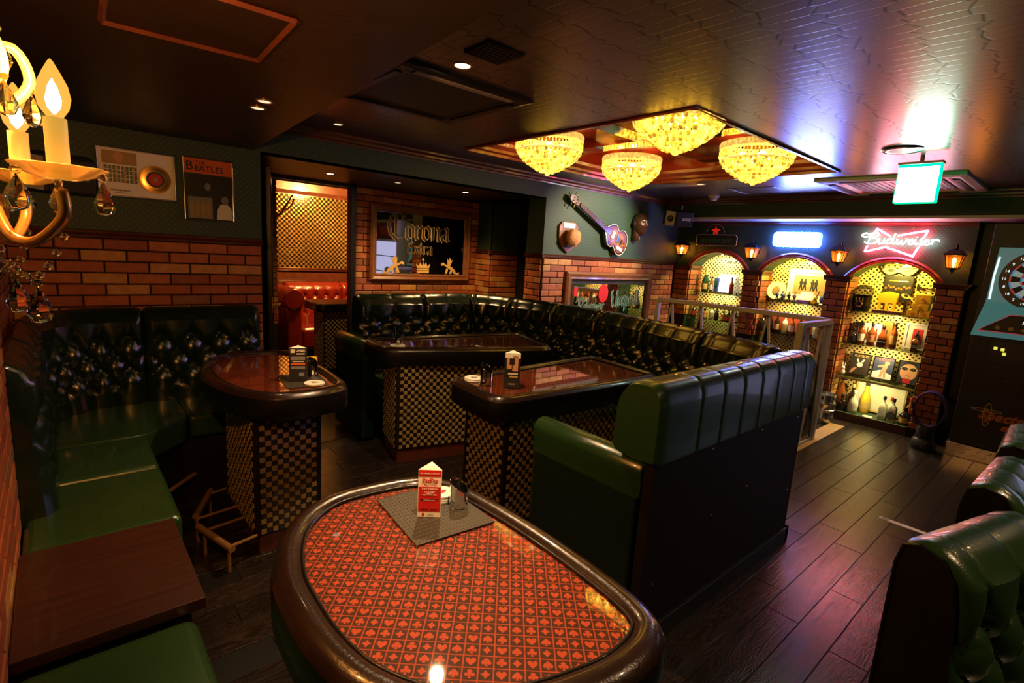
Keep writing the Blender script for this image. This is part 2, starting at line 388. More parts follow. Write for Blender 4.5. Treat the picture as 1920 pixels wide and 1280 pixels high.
def link_mesh(name, me, parent, loc, scale=None, rot=None):
    o = bpy.data.objects.new(name, me); COL.objects.link(o)
    if parent is not None: o.parent = parent
    o.location = Vector(loc) - wloc(parent)
    if scale: o.scale = scale
    if rot is not None: o.rotation_euler = rot
    return o
def text(body, size, c, right, up, mat, parent, name='lettering', align='CENTER', ext=.0006, bold=0., shear=0., sx=1., space=1.):
    cu = bpy.data.curves.new(name, 'FONT'); cu.body = body; cu.size = size; cu.align_x = align; cu.align_y = 'CENTER'
    cu.extrude = ext; cu.offset = bold; cu.shear = shear; cu.resolution_u = 2; cu.space_character = space
    cu.materials.append(M(mat)); o = bpy.data.objects.new(name, cu); COL.objects.link(o)
    r, u = Vector(right).normalized(), Vector(up).normalized(); n = r.cross(u)
    m = Matrix((r*sx, u, n)).transposed().to_4x4(); m.translation = Vector(c) - wloc(parent)
    me = bpy.data.meshes.new_from_object(o); bpy.data.objects.remove(o); o = bpy.data.objects.new(name, me); COL.objects.link(o)
    o.parent = parent; o.matrix_basis = m; return o
def rrect(x0, y0, x1, y1, r, n=5):
    out = []
    for cx, cy, a0 in ((x1-r, y1-r, 0), (x0+r, y1-r, 90), (x0+r, y0+r, 180), (x1-r, y0+r, 270)):
        for i in range(n+1):
            a = math.radians(a0 + 90*i/n); out.append((cx+r*math.cos(a), cy+r*math.sin(a)))
    return out
def round_poly(pts, rad, n=5):
    out = []; k = len(pts)
    for i in range(k):
        p0, p, p1 = Vector(pts[i-1]), Vector(pts[i]), Vector(pts[(i+1) % k]); r = rad[i] if isinstance(rad, (list, tuple)) else rad
        a, b = (p0-p), (p1-p); d = min(r, a.length*.49, b.length*.49); a = p+a.normalized()*d; b = p+b.normalized()*d
        for j in range(n+1):
            t = j/n; out.append(tuple(a*(1-t)**2 + p*2*t*(1-t) + b*t*t))
    return out
def smooth_path(pts, n=6, closed=False):
    P = [Vector(p) for p in pts]; out = []; k = len(P); rng = range(k if closed else k-1)
    for i in rng:
        p0 = P[i-1] if (i > 0 or closed) else P[i]; p1 = P[i]; p2 = P[(i+1) % k]; p3 = P[(i+2) % k] if (i+2 < k or closed) else p2
        for j in range(n):
            t = j/n; out.append(.5*((2*p1) + (p2-p0)*t + (2*p0-5*p1+4*p2-p3)*t*t + (3*p1-p0-3*p2+p3)*t**3))
    if not closed: out.append(P[-1])
    return out
def offset_poly(poly, d):       # shrink a convex-ish closed outline by d
    n = len(poly); out = []
    A = sum(poly[i][0]*poly[(i+1) % n][1]-poly[(i+1) % n][0]*poly[i][1] for i in range(n))
    sg = 1 if A > 0 else -1
    for i in range(n):
        a = Vector(poly[(i+1) % n]) - Vector(poly[i-1]); a = a.normalized() if a.length > 1e-9 else Vector((1, 0))
        nn = Vector((-a.y, a.x))*sg; out.append((poly[i][0]+nn.x*d, poly[i][1]+nn.y*d))
    return out
def inside(poly, x, y):
    c = False; n = len(poly)
    for i in range(n):
        x0, y0 = poly[i]; x1, y1 = poly[i-1]
        if (y0 > y) != (y1 > y) and x < (x1-x0)*(y-y0)/(y1-y0)+x0: c = not c
    return c
def frame_mb(o, r, u, wd, ht, bar, dep, steps=None):
    """picture-frame moulding: outer size wd x ht centred at o, rails bar wide, profile dep deep"""
    mb = MB(); o, r, u = Vector(o), Vector(r).normalized(), Vector(u).normalized(); n = r.cross(u)
    prof = steps or [(0, 0), (0, dep*.7), (.25, dep), (.6, dep*.75), (.8, dep*.85), (1, dep*.35), (1, 0)]
    vs = []
    for sx, sy in ((-1, -1), (1, -1), (1, 1), (-1, 1)):
        for t, d in prof:
            vs.append(o + r*sx*(wd/2-bar*t) + u*sy*(ht/2-bar*t) + n*d)
    k = len(prof); fs = []
    for i in range(4):
        j = (i+1) % 4
        for q in range(k-1): fs.append((i*k+q, j*k+q, j*k+q+1, i*k+q+1))
    mb.add(vs, fs); return mb
def stroke_nib(mb, pts, o, r, u, nib, d, mi=0):
    """broad-nib pen stroke through 2D pts, as thin raised plates"""
    nx, ny = nib
    for a, b in zip(pts[:-1], pts[1:]):
        poly = [(a[0]-nx, a[1]-ny), (a[0]+nx, a[1]+ny), (b[0]+nx, b[1]+ny), (b[0]-nx, b[1]-ny)]
        mb.plate(poly, o, r, u, d, mi)
# ---------------------------------------------------------------- bricks and tiles
def chamfer_box():
    mb = MB(); c = .04; cz = .16
    vs = [(-.5,-.5,0),(.5,-.5,0),(.5,.5,0),(-.5,.5,0),(-.5,-.5,.8),(.5,-.5,.8),(.5,.5,.8),(-.5,.5,.8),
          (-.5+c*.4,-.5+c*2,1),(.5-c*.4,-.5+c*2,1),(.5-c*.4,.5-c*2,1),(-.5+c*.4,.5-c*2,1)]
    fs = [(0,1,5,4),(1,2,6,5),(2,3,7,6),(3,0,4,7),(4,5,9,8),(5,6,10,9),(6,7,11,10),(7,4,8,11),(8,9,10,11)]
    mb.add(vs, fs); me = bpy.data.meshes.new('brick'); me.from_pydata([tuple(p) for p in mb.v], [], mb.f); me.materials.append(M('brick')); return me
BRICK = chamfer_box()
def bricks(parent, o, r, rect, skip=None, course=.065, length=.212, joint=.0085, phase=0., depth=.014, zphase=0.):
    """running-bond bricks on the vertical plane through o, r = direction along the wall, face normal = r x z"""
    o = Vector(o); r = Vector(r); up = Vector((0, 0, 1)); n = r.cross(up)
    u0, u1, z0, z1 = rect
    rot = Matrix((r, up, n)).transposed().to_euler()
    row = 0; z = z1
    while z > z0+.02:
        zb = max(z0, z-course); h = z-zb-joint
        if h > .012:
            off = phase+(row % 2)*length/2; k = math.floor((u0-off)/length)
            u = off+k*length
            while u < u1:
                a, b = max(u, u0), min(u+length, u1); u += length
                if b-a < .022: continue
                cu, cz = (a+b)/2, (z+zb)/2
                if skip and skip(cu, cz): continue
                p = o+r*cu; p.z = cz
                link_mesh('brick', BRICK, parent, p, (b-a-joint, h, depth*(1+random.uniform(-.12, .12))), rot)
        z -= course; row += 1
def tile_mesh(mat):
    me = bpy.data.meshes.new('tile'); c = .06
    vs = [(-.5,-.5,0),(.5,-.5,0),(.5,.5,0),(-.5,.5,0),(-.5+c,-.5+c,1),(.5-c,-.5+c,1),(.5-c,.5-c,1),(-.5+c,.5-c,1)]
    me.from_pydata(vs, [], [(0,1,5,4),(1,2,6,5),(2,3,7,6),(3,0,4,7),(4,5,6,7)]); me.materials.append(M(mat)); return me
TILE = [tile_mesh('gold_tile'), tile_mesh('dark_tile')]
def mosaic(name, parent, o, r, wd, ht, pitch, mats=('gold_tile', 'dark_tile', 'grout'), depth=.004, singles=False, up=(0, 0, 1), darkfn=None, shrink=1.):
    """checker mosaic, lower-left corner o, r along; singles: each tile an object of its own"""
    o, r, up = Vector(o), Vector(r).normalized(), Vector(up); n = r.cross(up)
    nu, nv = max(1, round(wd/pitch)), max(1, round(ht/pitch)); pu, pv = wd/nu, ht/nv
    mb = MB(); g = .0016
    if singles:
        bk = MB(); bk.plate([(0, 0), (wd, 0), (wd, ht), (0, ht)], o-n*.003, r, up, .0032); back = bk.build(name, 'grout', parent)
        rot = Matrix((r, up, n)).transposed().to_euler()
        for i in range(nu):
            for j in range(nv):
                k = (i+j) % 2
                link_mesh('tile', TILE[k], back, o+r*(i+.5)*pu+up*(j+.5)*pv, (pu-g, pv-g, depth*(1.2 if k == 0 else .8)), rot)
        return back
    mb.plate([(0, 0), (wd, 0), (wd, ht), (0, ht)], o-n*.003, r, up, .0032, 2)
    c = .10
    for i in range(nu):
        for j in range(nv):
            k = (i+j) % 2 if not darkfn else darkfn(i, j)
            w_, h_ = (pu-g, pv-g) if k == 0 else ((pu-g)*shrink, (pv-g)*shrink)
            a = o+r*((i+.5)*pu-w_/2)+up*((j+.5)*pv-h_/2); dd = depth*(1.2 if k == 0 else .8)
            vs = [a, a+r*w_, a+r*w_+up*h_, a+up*h_]; q = [a+r*w_*c+up*h_*c+n*dd, a+r*w_*(1-c)+up*h_*c+n*dd, a+r*w_*(1-c)+up*h_*(1-c)+n*dd, a+r*w_*c+up*h_*(1-c)+n*dd]
            mb.add(vs+q, [(0,1,5,4),(1,2,6,5),(2,3,7,6),(3,0,4,7),(4,5,6,7)], k)
    me_o = mb.build(name, list(mats), parent, kind='stuff'); return me_o
# ---------------------------------------------------------------- tufted upholstery
def button_mesh(mat):
    mb = MB(); mb.lathe([(1e-6, .35), (.6, .28), (.95, 0), (1e-6, -.1)], seg=8, cap=False)
    me = bpy.data.meshes.new('button'); me.from_pydata([tuple(p) for p in mb.v], [], mb.f); me.materials.append(M(mat))
    me.shade_smooth(); return me
BUTTON = {}
class Path:
    def __init__(s, pts, flip=False):
        s.p = [Vector(q) for q in pts]; s.l = [0.]
        for a, b in zip(s.p[:-1], s.p[1:]): s.l.append(s.l[-1]+(b-a).length)
        s.L = s.l[-1]; s.flip = flip
    def at(s, d):
        d = min(max(d, 0), s.L); i = 0
        while i < len(s.l)-2 and s.l[i+1] < d: i += 1
        t = (d-s.l[i])/(s.l[i+1]-s.l[i]); p = s.p[i].lerp(s.p[i+1], t)
        def dr(k):
            a = s.p[max(k-1, 0)]; b = s.p[min(k+1, len(s.p)-1)]; return (b-a).normalized()
        tt = dr(i).lerp(dr(i+1), t).normalized()
        n = Vector((tt.y, -tt.x)); return p, (-n if s.flip else n)
def tuft_panel(parent, path, s0, s1, prof, front, mat, su=.17, sv=.12, rows=3, depth=.034, v_top=.10, res=.014, name='back_panel', buttons=True, cap0=False, cap1=False, btn_r=.011):
    """prof: list of (d, z) from the seat up the front, over the top and down the rear; front = index where the tufted front ends."""
    pts = [Vector(q) for q in prof]; L = [0.]
    for a, b in zip(pts[:-1], pts[1:]): L.append(L[-1]+(b-a).length)
    F = L[front]; T = L[-1]; W = s1-s0
    nb = max(1, round(W/su)); su = W/nb
    nu = max(6, int(W/res)); ts = []
    k = max(8, int(F/res)); ts = [F*i/k for i in range(k+1)]; k2 = max(4, int((T-F)/.03)); ts += [F+(T-F)*i/k2 for i in range(1, k2+1)]
    def pr(t):
        i = 0
        while i < len(L)-2 and L[i+1] < t: i += 1
        q = (t-L[i])/(L[i+1]-L[i]); p = pts[i].lerp(pts[i+1], q); d = (pts[i+1]-pts[i]).normalized(); return p, Vector((d.y, -d.x))
    vtop = F-v_top
    btn = []
    for j in range(rows):
        v = vtop-j*sv
        for i in range(-1, nb+1):
            u = (i+.5+(.5 if j % 2 else 0))*su
            if .03 < u < W-.03 and v > .03: btn.append((u, v))
    def disp(u, v):
        e = max(0., min(u, W-u)); edge = 1-math.exp(-(e/.018)**1.3)
        if v > vtop:
            a = abs(math.sin(PI*(u/su-.5))); pil = a**.45; h = (v-vtop)/max(v_top, .01)
            pil = pil*(1-.65*h)+.65*h
        else:
            aa = (u/su-.5)+(vtop-v)/(2*sv)*1.0; bb = (u/su-.5)-(vtop-v)/(2*sv)*1.0
            vb = vtop-(rows-1)*sv
            pil = (abs(math.sin(PI*aa))*abs(math.sin(PI*bb)))**.5
            if v < vb:
                q = min(1, (vb-v)/.06); pil = pil*(1-q)+(.75*abs(math.sin(PI*(u/su-.5+.5*((rows-1) % 2))))**.4)*q
        g = 0
        for bu, bv in btn:
            dx = u-bu; dy = v-bv
            if abs(dx) < .07 and abs(dy) < .07: g += math.exp(-(dx*dx+dy*dy)/.0006)
        return (pil*.85+.15)*edge*depth-g*.018
    mb = MB(); vs = []; fs = []; nt = len(ts)
    for i in range(nu+1):
        u = W*i/nu; p, n = path.at(s0+u); inset = .0035 if i in (0, nu) else 0
        for t in ts:
            q, pn = pr(t)
            h = disp(u, t) if t < F else (depth*.62*(1-math.exp(-(min(u, W-u)/.012)))*(.75+.25*abs(math.sin(PI*(u/su-.5)))**.35) if t < F+.16 else .008)
            if t >= F: h = h*(1-min(1, (t-F)/.16))+.006*min(1, (t-F)/.16)
            d, z = q.x+pn.x*h, q.y+pn.y*h
            vs.append((p.x+n.x*d, p.y+n.y*d, z))
    for i in range(nu):
        for j in range(nt-1): fs.append((i*nt+j, (i+1)*nt+j, (i+1)*nt+j+1, i*nt+j+1))
    for i in (0, nu): fs.append(tuple(i*nt+j for j in range(nt)))
    mb.add(vs, fs); o = mb.build(name, mat, parent, smooth='auto')
    if buttons:
        if mat not in BUTTON: BUTTON[mat] = button_mesh(mat)
        for bu, bv in btn:
            p, n = path.at(s0+bu); q, pn = pr(bv); h = disp(bu, bv)+.003
            nz = Vector((n.x*pn.x, n.y*pn.x, pn.y)).normalized()
            link_mesh('button', BUTTON[mat], o, (p.x+n.x*(q.x+pn.x*h), p.y+n.y*(q.x+pn.x*h), q.y+pn.y*h), (btn_r,)*3, nz.to_track_quat('Z', 'Y').to_euler())
    return o
# ================================================================ THE ROOM
def struct(name, mb, mat, **k):
    o = mb.build(name, mat, None, **k); o['kind'] = 'structure'; return o
XL, YB, XR, ZC, ZL = -.21, 3.80, 6.20, 2.29, 2.09
# floor and planks
mb = MB(); mb.box((-.3, -3.3, -.06), (6.7, 8.2, -.004)); floor = struct('floor', mb, 'black_paint')
def plank_mesh(L, W=.1395):
    me = bpy.data.meshes.new('plank'); c = .0012; h = .006
    vs = [(0,0,-h),(L,0,-h),(L,W,-h),(0,W,-h),(0,0,-c),(L,0,-c),(L,W,-c),(0,W,-c),(c,c,0),(L-c,c,0),(L-c,W-c,0),(c,W-c,0)]
    me.from_pydata(vs, [], [(0,1,5,4),(1,2,6,5),(2,3,7,6),(3,0,4,7),(4,5,9,8),(5,6,10,9),(6,7,11,10),(7,4,8,11),(8,9,10,11)]); me.materials.append(M('floor_plank')); return me
PL = plank_mesh(.917)
for r in range(-3, 24):
    y = .5+(r)*.1425-.14; off = (-.45, .02, .54, -.2)[r % 4]
    for k in range(0, 8):
        x = off+k*.92
        if x > 6.2 or x+.92 < .25: continue
        if y > 3.7 and x > 3.6: continue
        # keep to where the floor can be seen between the furniture
        if y > 3.5 or (x > 3.2 and y > 2.2): continue
        link_mesh('plank', PL, floor, (x, y, 0))
mb = MB()
for r in range(24, 56):
    y = .5+r*.1425-.14
    mb.box((-.25, y, -.005), (6.1, y+.1395, 0))
mb.build('plank_strip', 'floor_plank', floor, kind='stuff')

# ---- wall_left (behind the bench): plane X = XL
mb = MB(); mb.box((XL-.12, -3.2, 0), (XL, YB+.1, ZL+.1)); wall_left = struct('wall_left', mb, ['mortar'])
mb = MB(); mb.box((XL, -3.2, 1.515), (XL+.008, YB, ZL)); struct('trim_1', mb, 'green_wallpaper')
bricks(wall_left, (XL, 0, 0), (0, 1, 0), (2.31, 2.55, .98, 1.475))
bricks(wall_left, (XL, 0, 0), (0, 1, 0), (2.55, 3.79, .98, 1.475), phase=.02)
mb = MB(); mb.box((XL, -3.2, 0), (-.165, 2.30, 1.475)); pier_left = struct('wall_left_pier', mb, 'mortar')
bricks(pier_left, (-.165, 0, 0), (0, 1, 0), (1.2, 2.30, .50, 1.475), phase=.05)
mb = MB(); mb.box((XL, -3.2, 1.515), (-.158, 2.30, ZL)); mb.build('wallpaper', 'green_wallpaper', pier_left)
# ---- wall_back: plane Y = YB with the alcove opening between X 1.054 and 3.71
mb = MB(); mb.box((XL-.1, YB, 0), (1.054, YB+.15, ZC+.1)); mb.box((3.71, YB, 0), (XR+.2, YB+.24, ZC+.1)); mb.box((1.054, YB, ZL), (3.71, YB+.15, ZC+.1))
wall_back = struct('wall_back', mb, 'mortar')
mb = MB()
mb.box((XL, YB-.007, 1.515), (1.054, YB, ZC)); mb.box((1.054, YB-.007, ZL), (3.71, YB, ZC)); mb.box((3.71, YB-.007, 1.535), (XR, YB, ZC))
mb.box((3.703, YB-.007, 1.535), (3.711, YB+.24, ZL)); mb.build('wallpaper', 'green_wallpaper', wall_back)
bricks(wall_back, (0, YB, 0), (1, 0, 0), (XL+.015, 1.05, .55, 1.475), phase=-.008)
bricks(wall_back, (0, YB, 0), (1, 0, 0), (3.715, 6.12, .55, 1.497), phase=3.72, skip=lambda u, z: (4.12 < u < 5.55 and .6 < z < 1.30))
bricks(wall_back, (3.71, 0, 0), (0, -1, 0), (-YB-.235, -YB-.002, .85, 1.497), length=.21)
def moulding(name, segs, prof, mat='mahogany', num=None):
    """straight mouldings: segs = (p0, p1, outward normal); prof = list of (out, z)"""
    mb = MB()
    for p0, p1, nn in segs:
        p0, p1, nn = Vector(p0), Vector(p1), Vector(nn); vs = [p + nn*d + Vector((0, 0, z)) for p in (p0, p1) for d, z in prof]; k = len(prof)
        mb.add(vs, [(i, i+1, k+i+1, k+i) for i in range(k-1)]+[tuple(range(k)), tuple(range(2*k-1, k-1, -1)), (0, k, 2*k-1, k-1)])
    return struct(name, mb, mat)
dado = [(0, 0), (.022, .004), (.026, .014), (.018, .02), (.030, .030), (.034, .040), (.020, .046), (0, .046)]
moulding('trim_2', [((XL, YB, 1.475), (1.054, YB, 1.475), (0, -1, 0))], dado)
moulding('trim_3', [((XL, 2.30, 1.475), (XL, YB, 1.475), (1, 0, 0)), ((-.165, -3, 1.475), (-.165, 2.31, 1.475), (1, 0, 0))], dado)
moulding('trim_4', [((3.69, YB, 1.497), (6.15, YB, 1.497), (0, -1, 0)), ((3.71, YB-.03, 1.497), (3.71, YB+.24, 1.497), (-1, 0, 0))], dado)
crown = [(0, 0), (.012, 0), (.014, .012), (.03, .02), (.032, .034), (.05, .05), (.052, .062), (0, .062)]
moulding('trim_5', [((1.0, YB-.007, ZC-.062), (XR, YB-.007, ZC-.062), (0, -1, 0))], crown, 'mahogany')
# ---- ceilings
hx0, hx1, hy0, hy1 = 2.38, 4.47, 1.45, 3.38
mb = MB()
for a, b in (((-.3, -3.3), (hx0, YB)), ((hx1, -3.3), (6.8, YB)), ((hx0, -3.3), (hx1, hy0)), ((hx0, hy1), (hx1, YB))):
    mb.box((a[0], a[1], ZC), (b[0], b[1], ZC+.05))
ceiling = struct('ceiling', mb, 'ceiling_lacquer')
mb = MB(); mb.prism([(XL, -3.2), (.55, -3.2), (.76, .6), (1.01, YB), (XL, YB)], ZL, ZC); struct('ceiling_low', mb, 'low_ceiling_paint')
mb = MB(); mb.box((1.054, YB, ZL), (3.9, 5.2, ZL+.06)); mb.box((3.7, YB+.24, ZL), (5.2, 5.2, ZL+.06)); struct('ceiling_alcove', mb, 'low_ceiling_paint')
# access panel frame in the low ceiling
t = thing('ceiling_access_panel', 'dark access panel with bronze edging set in the low ceiling', 'panel', (.3, 1.7, ZL-.02))
for a, b in (((.12, 1.46), (.494, 1.447)), ((.494, 1.447), (.515, 1.848)), ((.515, 1.848), (.132, 1.875)), ((.132, 1.875), (.12, 1.46))):
    mb = MB(); mb.tube([(*a, ZL-.006), (*b, ZL-.006)], .009, 4); mb.build('edge_strip', 'mahogany', t)
mb = MB(); mb.prism([(.125, 1.465), (.49, 1.455), (.51, 1.84), (.14, 1.865)], ZL-.004, ZL-.0005); mb.build('panel', 'low_ceiling_paint', t)
# ---- alcove: back wall with door, stepped pier on the right
YA = 5.10
mb = MB(); mb.box((.95, YB+.15, 0), (1.054, YA+.1, ZL)); struct('wall_alcove_side', mb, 'dark_panel')
mb = MB(); mb.box((1.0, YA, 0), (1.44, YA+.12, ZL)); mb.box((2.28, YA, 0), (5.2, YA+.12, ZL)); mb.box((1.44, YA, 2.06), (2.28, YA+.12, ZL+.02)); wall_alcove = struct('wall_alcove', mb, 'mortar')
bricks(wall_alcove, (0, YA, 0), (1, 0, 0), (2.29, 3.86, .95, 2.085), phase=2.285, skip=lambda u, z: 2.56 < u < 3.62 and 1.24 < z < 1.86)
mb = MB(); mb.box((3.86, 4.82, 0), (4.27, YA, 1.50)); mb.box((3.862, 4.822, 1.5), (4.268, YA, ZL)); pier = struct('wall_pier', mb, 'mortar')
mb = MB(); mb.box((3.853, 4.815, 1.535), (4.275, 4.822, ZL)); mb.box((3.853, 4.815, 1.535), (3.86, YA, ZL)); mb.build('wallpaper', 'green_wallpaper', pier)
bricks(pier, (3.86, 0, 0), (0, -1, 0), (-YA, -4.822, .95, 1.495), phase=.06)
bricks(pier, (0, 4.82, 0), (1, 0, 0), (3.862, 4.27, .95, 1.495), phase=3.86)
moulding('trim_6', [((3.82, 4.82, 1.497), (4.3, 4.82, 1.497), (0, -1, 0)), ((3.86, 4.79, 1.497), (3.86, YA, 1.497), (-1, 0, 0))], dado)
mb = MB(); mb.box((4.27, YB+.24, 0), (5.2, YA, ZL)); struct('wall_passage', mb, 'black_paint')
# ---- door frame and open leaf
df = thing('door_1', 'dark metal door frame of the doorway to the red lounge', 'door frame', (1.85, 5.08, 0)); df['kind'] = 'structure'
for nm, a, b in (('jamb', (1.435, 5.03, 0), (1.478, 5.13, 2.105)), ('jamb', (2.232, 5.03, 0), (2.285, 5.13, 2.105)), ('head', (1.435, 5.03, 2.062), (2.285, 5.13, 2.105))):
    mb = MB(); mb.box(a, b); mb.build(nm, 'black_metal', df, bevel=.004)
dl = thing('glass_door', 'open glass door leaf with dark metal edge and lever handle beside the brick wall', 'door', (1.3, 4.6, 0))
xf = Matrix.Translation((1.47, 5.02, 0)) @ Matrix.Rotation(math.atan2(4.2-5.02, 1.215-1.47), 4, 'Z')
L = .86
for nm, a, b in (('stile', (0, -.016, .01), (.05, .016, 2.05)), ('stile', (L-.05, -.016, .01), (L, .016, 2.05)), ('rail', (.05, -.016, .01), (L-.05, .016, .10)), ('rail', (.05, -.016, 1.99), (L-.05, .016, 2.05))):
    mb = MB(xf); mb.box(a, b); mb.build(nm, 'black_metal', dl, bevel=.003)
mb = MB(xf); mb.box((.05, -.004, .10), (L-.05, .004, 1.99)); mb.build('pane', 'smoked_glass', dl)
h = MB(xf); h.lathe([(.012, 0), (.012, .05)], (L-.03, .016, 1.02), 10, axis='Y'); h.tube([(L-.03, .062, 1.02), (L-.06, .066, 1.02), (L-.13, .066, 1.02)], .009, 8); h.box((L-.045, .014, .96), (L-.015, .02, 1.08)); h.build('lever_handle', 'brass', dl)
# ---- lounge beyond the door
YG = 7.0
mb = MB(); mb.box((.9, YG, 0), (4.4, YG+.1, 2.5)); wall_lounge = struct('wall_lounge', mb, 'mahogany')
mosaic('gold_mosaic', wall_lounge, (2.02, YG-.003, 1.16), (1, 0, 0), 1.2, .92, .03, ('amber_tile', 'dark_tile', 'grout'))
mb = MB(); mb.box((.9, YA+.12, 2.26), (4.4, YG+.1, 2.32)); struct('ceiling_lounge', mb, 'mahogany')
mb = MB(); mb.box((4.3, YA, 0), (4.4, YG, 2.3)); mb.box((.9, YA+.1, 0), (1.0, YG, 2.3)); struct('wall_lounge_side', mb, 'dark_panel')
moulding('trim_7', [((1.0, YG, 2.09), (4.3, YG, 2.09), (0, -1, 0))], dado); moulding('trim_8', [((1.0, YG, 1.115), (4.3, YG, 1.115), (0, -1, 0))], dado)
mb = MB(); mb.box((1.62, 5.9, 0), (1.78, 6.6, 2.26)); lp = struct('wall_lounge_pier', mb, 'mortar')
bricks(lp, (0, 5.9, 0), (1, 0, 0), (1.62, 1.78, .6, 2.2)); bricks(lp, (1.78, 0, 0), (0, 1, 0), (5.9, 6.6, .6, 2.2))

# ================================================================ arched bar wall, plane X = XR, pillars proud at 6.17
niches = [(2.87, 3.58, 1.685), (1.979, 2.668, 1.674), (1.051, 1.768, 1.672)]
ZS = 1.50; YE = .835
def arch_z(y, y0, y1, top):
    c = (y0+y1)/2; hw = (y1-y0)/2; rise = top-ZS; R = (hw*hw+rise*rise)/(2*rise); return ZS+math.sqrt(max(0, R*R-(y-c)**2))-(R-rise)
mb = MB(); NX = 6.46
cuts = []
ys = [YE]
for y0, y1, top in sorted(niches): ys += [y0, y1]
ys.append(YB)
for i in range(0, len(ys)-1, 2): mb.box((XR, ys[i], 0), (NX, ys[i+1], ZC+.05))       # piers between niches
for y0, y1, top in niches:
    n = 18
    for i in range(n):
        ya, yb = y0+(y1-y0)*i/n, y0+(y1-y0)*(i+1)/n; za, zb = arch_z(ya, y0, y1, top), arch_z(yb, y0, y1, top)
        mb.add([(XR, ya, za), (XR, yb, zb), (XR, yb, ZC+.05), (XR, ya, ZC+.05), (NX, ya, za), (NX, yb, zb), (NX, yb, ZC+.05), (NX, ya, ZC+.05)], [(0,1,2,3), (4,5,6,7), (0,1,5,4)])
    mb.box((XR-.03, y0, 0), (NX, y1, .088))
mb.box((NX, YE, 0), (NX+.08, YB, ZC))
wall_right = struct('wall_right', mb, 'green_wallpaper')
for (y0, y1, top) in niches:
    mosaic('niche_mosaic', wall_right, (NX-.001, y1, .10), (0, -1, 0), y1-y0, 1.58, .025, ('niche_tile', 'dark_tile', 'niche_tile'), .003, shrink=.72)
# brick pillars
for k, (y0, y1) in enumerate(((3.58, 3.795), (2.668, 2.87), (1.768, 1.979), (.835, 1.051))):
    mb = MB(); mb.box((XR-.022, y0+.004, 0), (XR, y1-.002, 1.455)); p = mb.build('pillar', 'mortar', wall_right)
    lo = (.85, .72, .08, .08)[k]
    bricks(p, (XR-.022, 0, 0), (0, -1, 0), (-y1, -y0, lo, 1.453), phase=-y1+.03*k, length=.155)
    if k < 4 and y0 > 1:          # brick reveal on the side of the niche that faces the room
        bricks(p, (0, y0+.0, 0), (1, 0, 0), (XR-.022, NX, (.85, .72, .10, .1)[k], 1.453), phase=XR-.03)
    capp = [(0, 0), (.012, .006), (.014, .018), (.028, .026), (.03, .038), (.038, .044), (.038, .052), (0, .052)]
    moulding('trim_%d' % (9+k), [((XR-.022, y0-.02, 1.453), (XR-.022, y1+.02, 1.453), (-1, 0, 0)), ((XR-.04, y0, 1.453), (NX, y0, 1.453), (0, -1, 0))], capp, 'mahogany')
# arch mouldings
for k, (y0, y1, top) in enumerate(niches):
    mb = MB(); n = 24; prof = [(0, 0), (.030, .0), (.030, .014), (.022, .022), (.03, .034), (.018, .05), (0, .05)]
    c = (y0+y1)/2; hw = (y1-y0)/2; rise = top-ZS; R = (hw*hw+rise*rise)/(2*rise); cz = top-R; amax = math.asin(hw/R)+.05
    vs = []
    for i in range(n+1):
        a = -amax+2*amax*i/n
        for d, e in prof: vs.append((XR-d, c+(R+e)*math.sin(a), cz+(R+e)*math.cos(a)))
    kk = len(prof)
    mb.add(vs, [(i*kk+j, (i+1)*kk+j, (i+1)*kk+j+1, i*kk+j+1) for i in range(n) for j in range(kk-1)]+[tuple(range(kk)), tuple(n*kk+j for j in range(kk))])
    struct('trim_%d' % (13+k), mb, 'red_wood', smooth='auto')
moulding('trim_16', [((XR, YE, 2.02), (XR, YB, 2.02), (-1, 0, 0))], [(0, 0), (.014, 0), (.016, .014), (.04, .03), (.042, .05), (.07, .07), (.072, .10), (0, .10)], 'mahogany')
mb = MB(); mb.box((5.86, -3, 2.085), (6.7, YB, ZC)); beam = struct('wall_header', mb, 'green_wallpaper')
mb = MB(); mb.box((5.84, -3, 2.06), (6.7, YB, 2.085)); struct('trim_17', mb, 'white_paint')
moulding('trim_18', [((5.86, -3, ZC-.062), (5.86, YB, ZC-.062), (-1, 0, 0))], crown, 'mahogany')
mb = MB(); mb.box((6.42, -1.2, 0), (6.5, YE, 2.3)); mb.box((6.0, -3.2, 0), (6.5, -1.2, 2.3)); struct('wall_darts', mb, 'black_paint')
mb = MB()
for (y0, y1, top) in niches: mb.box((XR-.035, y0-.002, .0), (XR-.03, y1, .088))
struct('baseboard_right', mb, 'mahogany')
# wall behind the camera, seen in the mirrors
mb = MB(); mb.box((XL, -3.3, 0), (6.6, -3.2, ZC)); wall_front = struct('wall_front', mb, 'mortar')
mb = MB(); mb.box((XL, -3.2, 1.5), (6.6, -3.192, ZC)); mb.build('wallpaper', 'green_wallpaper', wall_front)
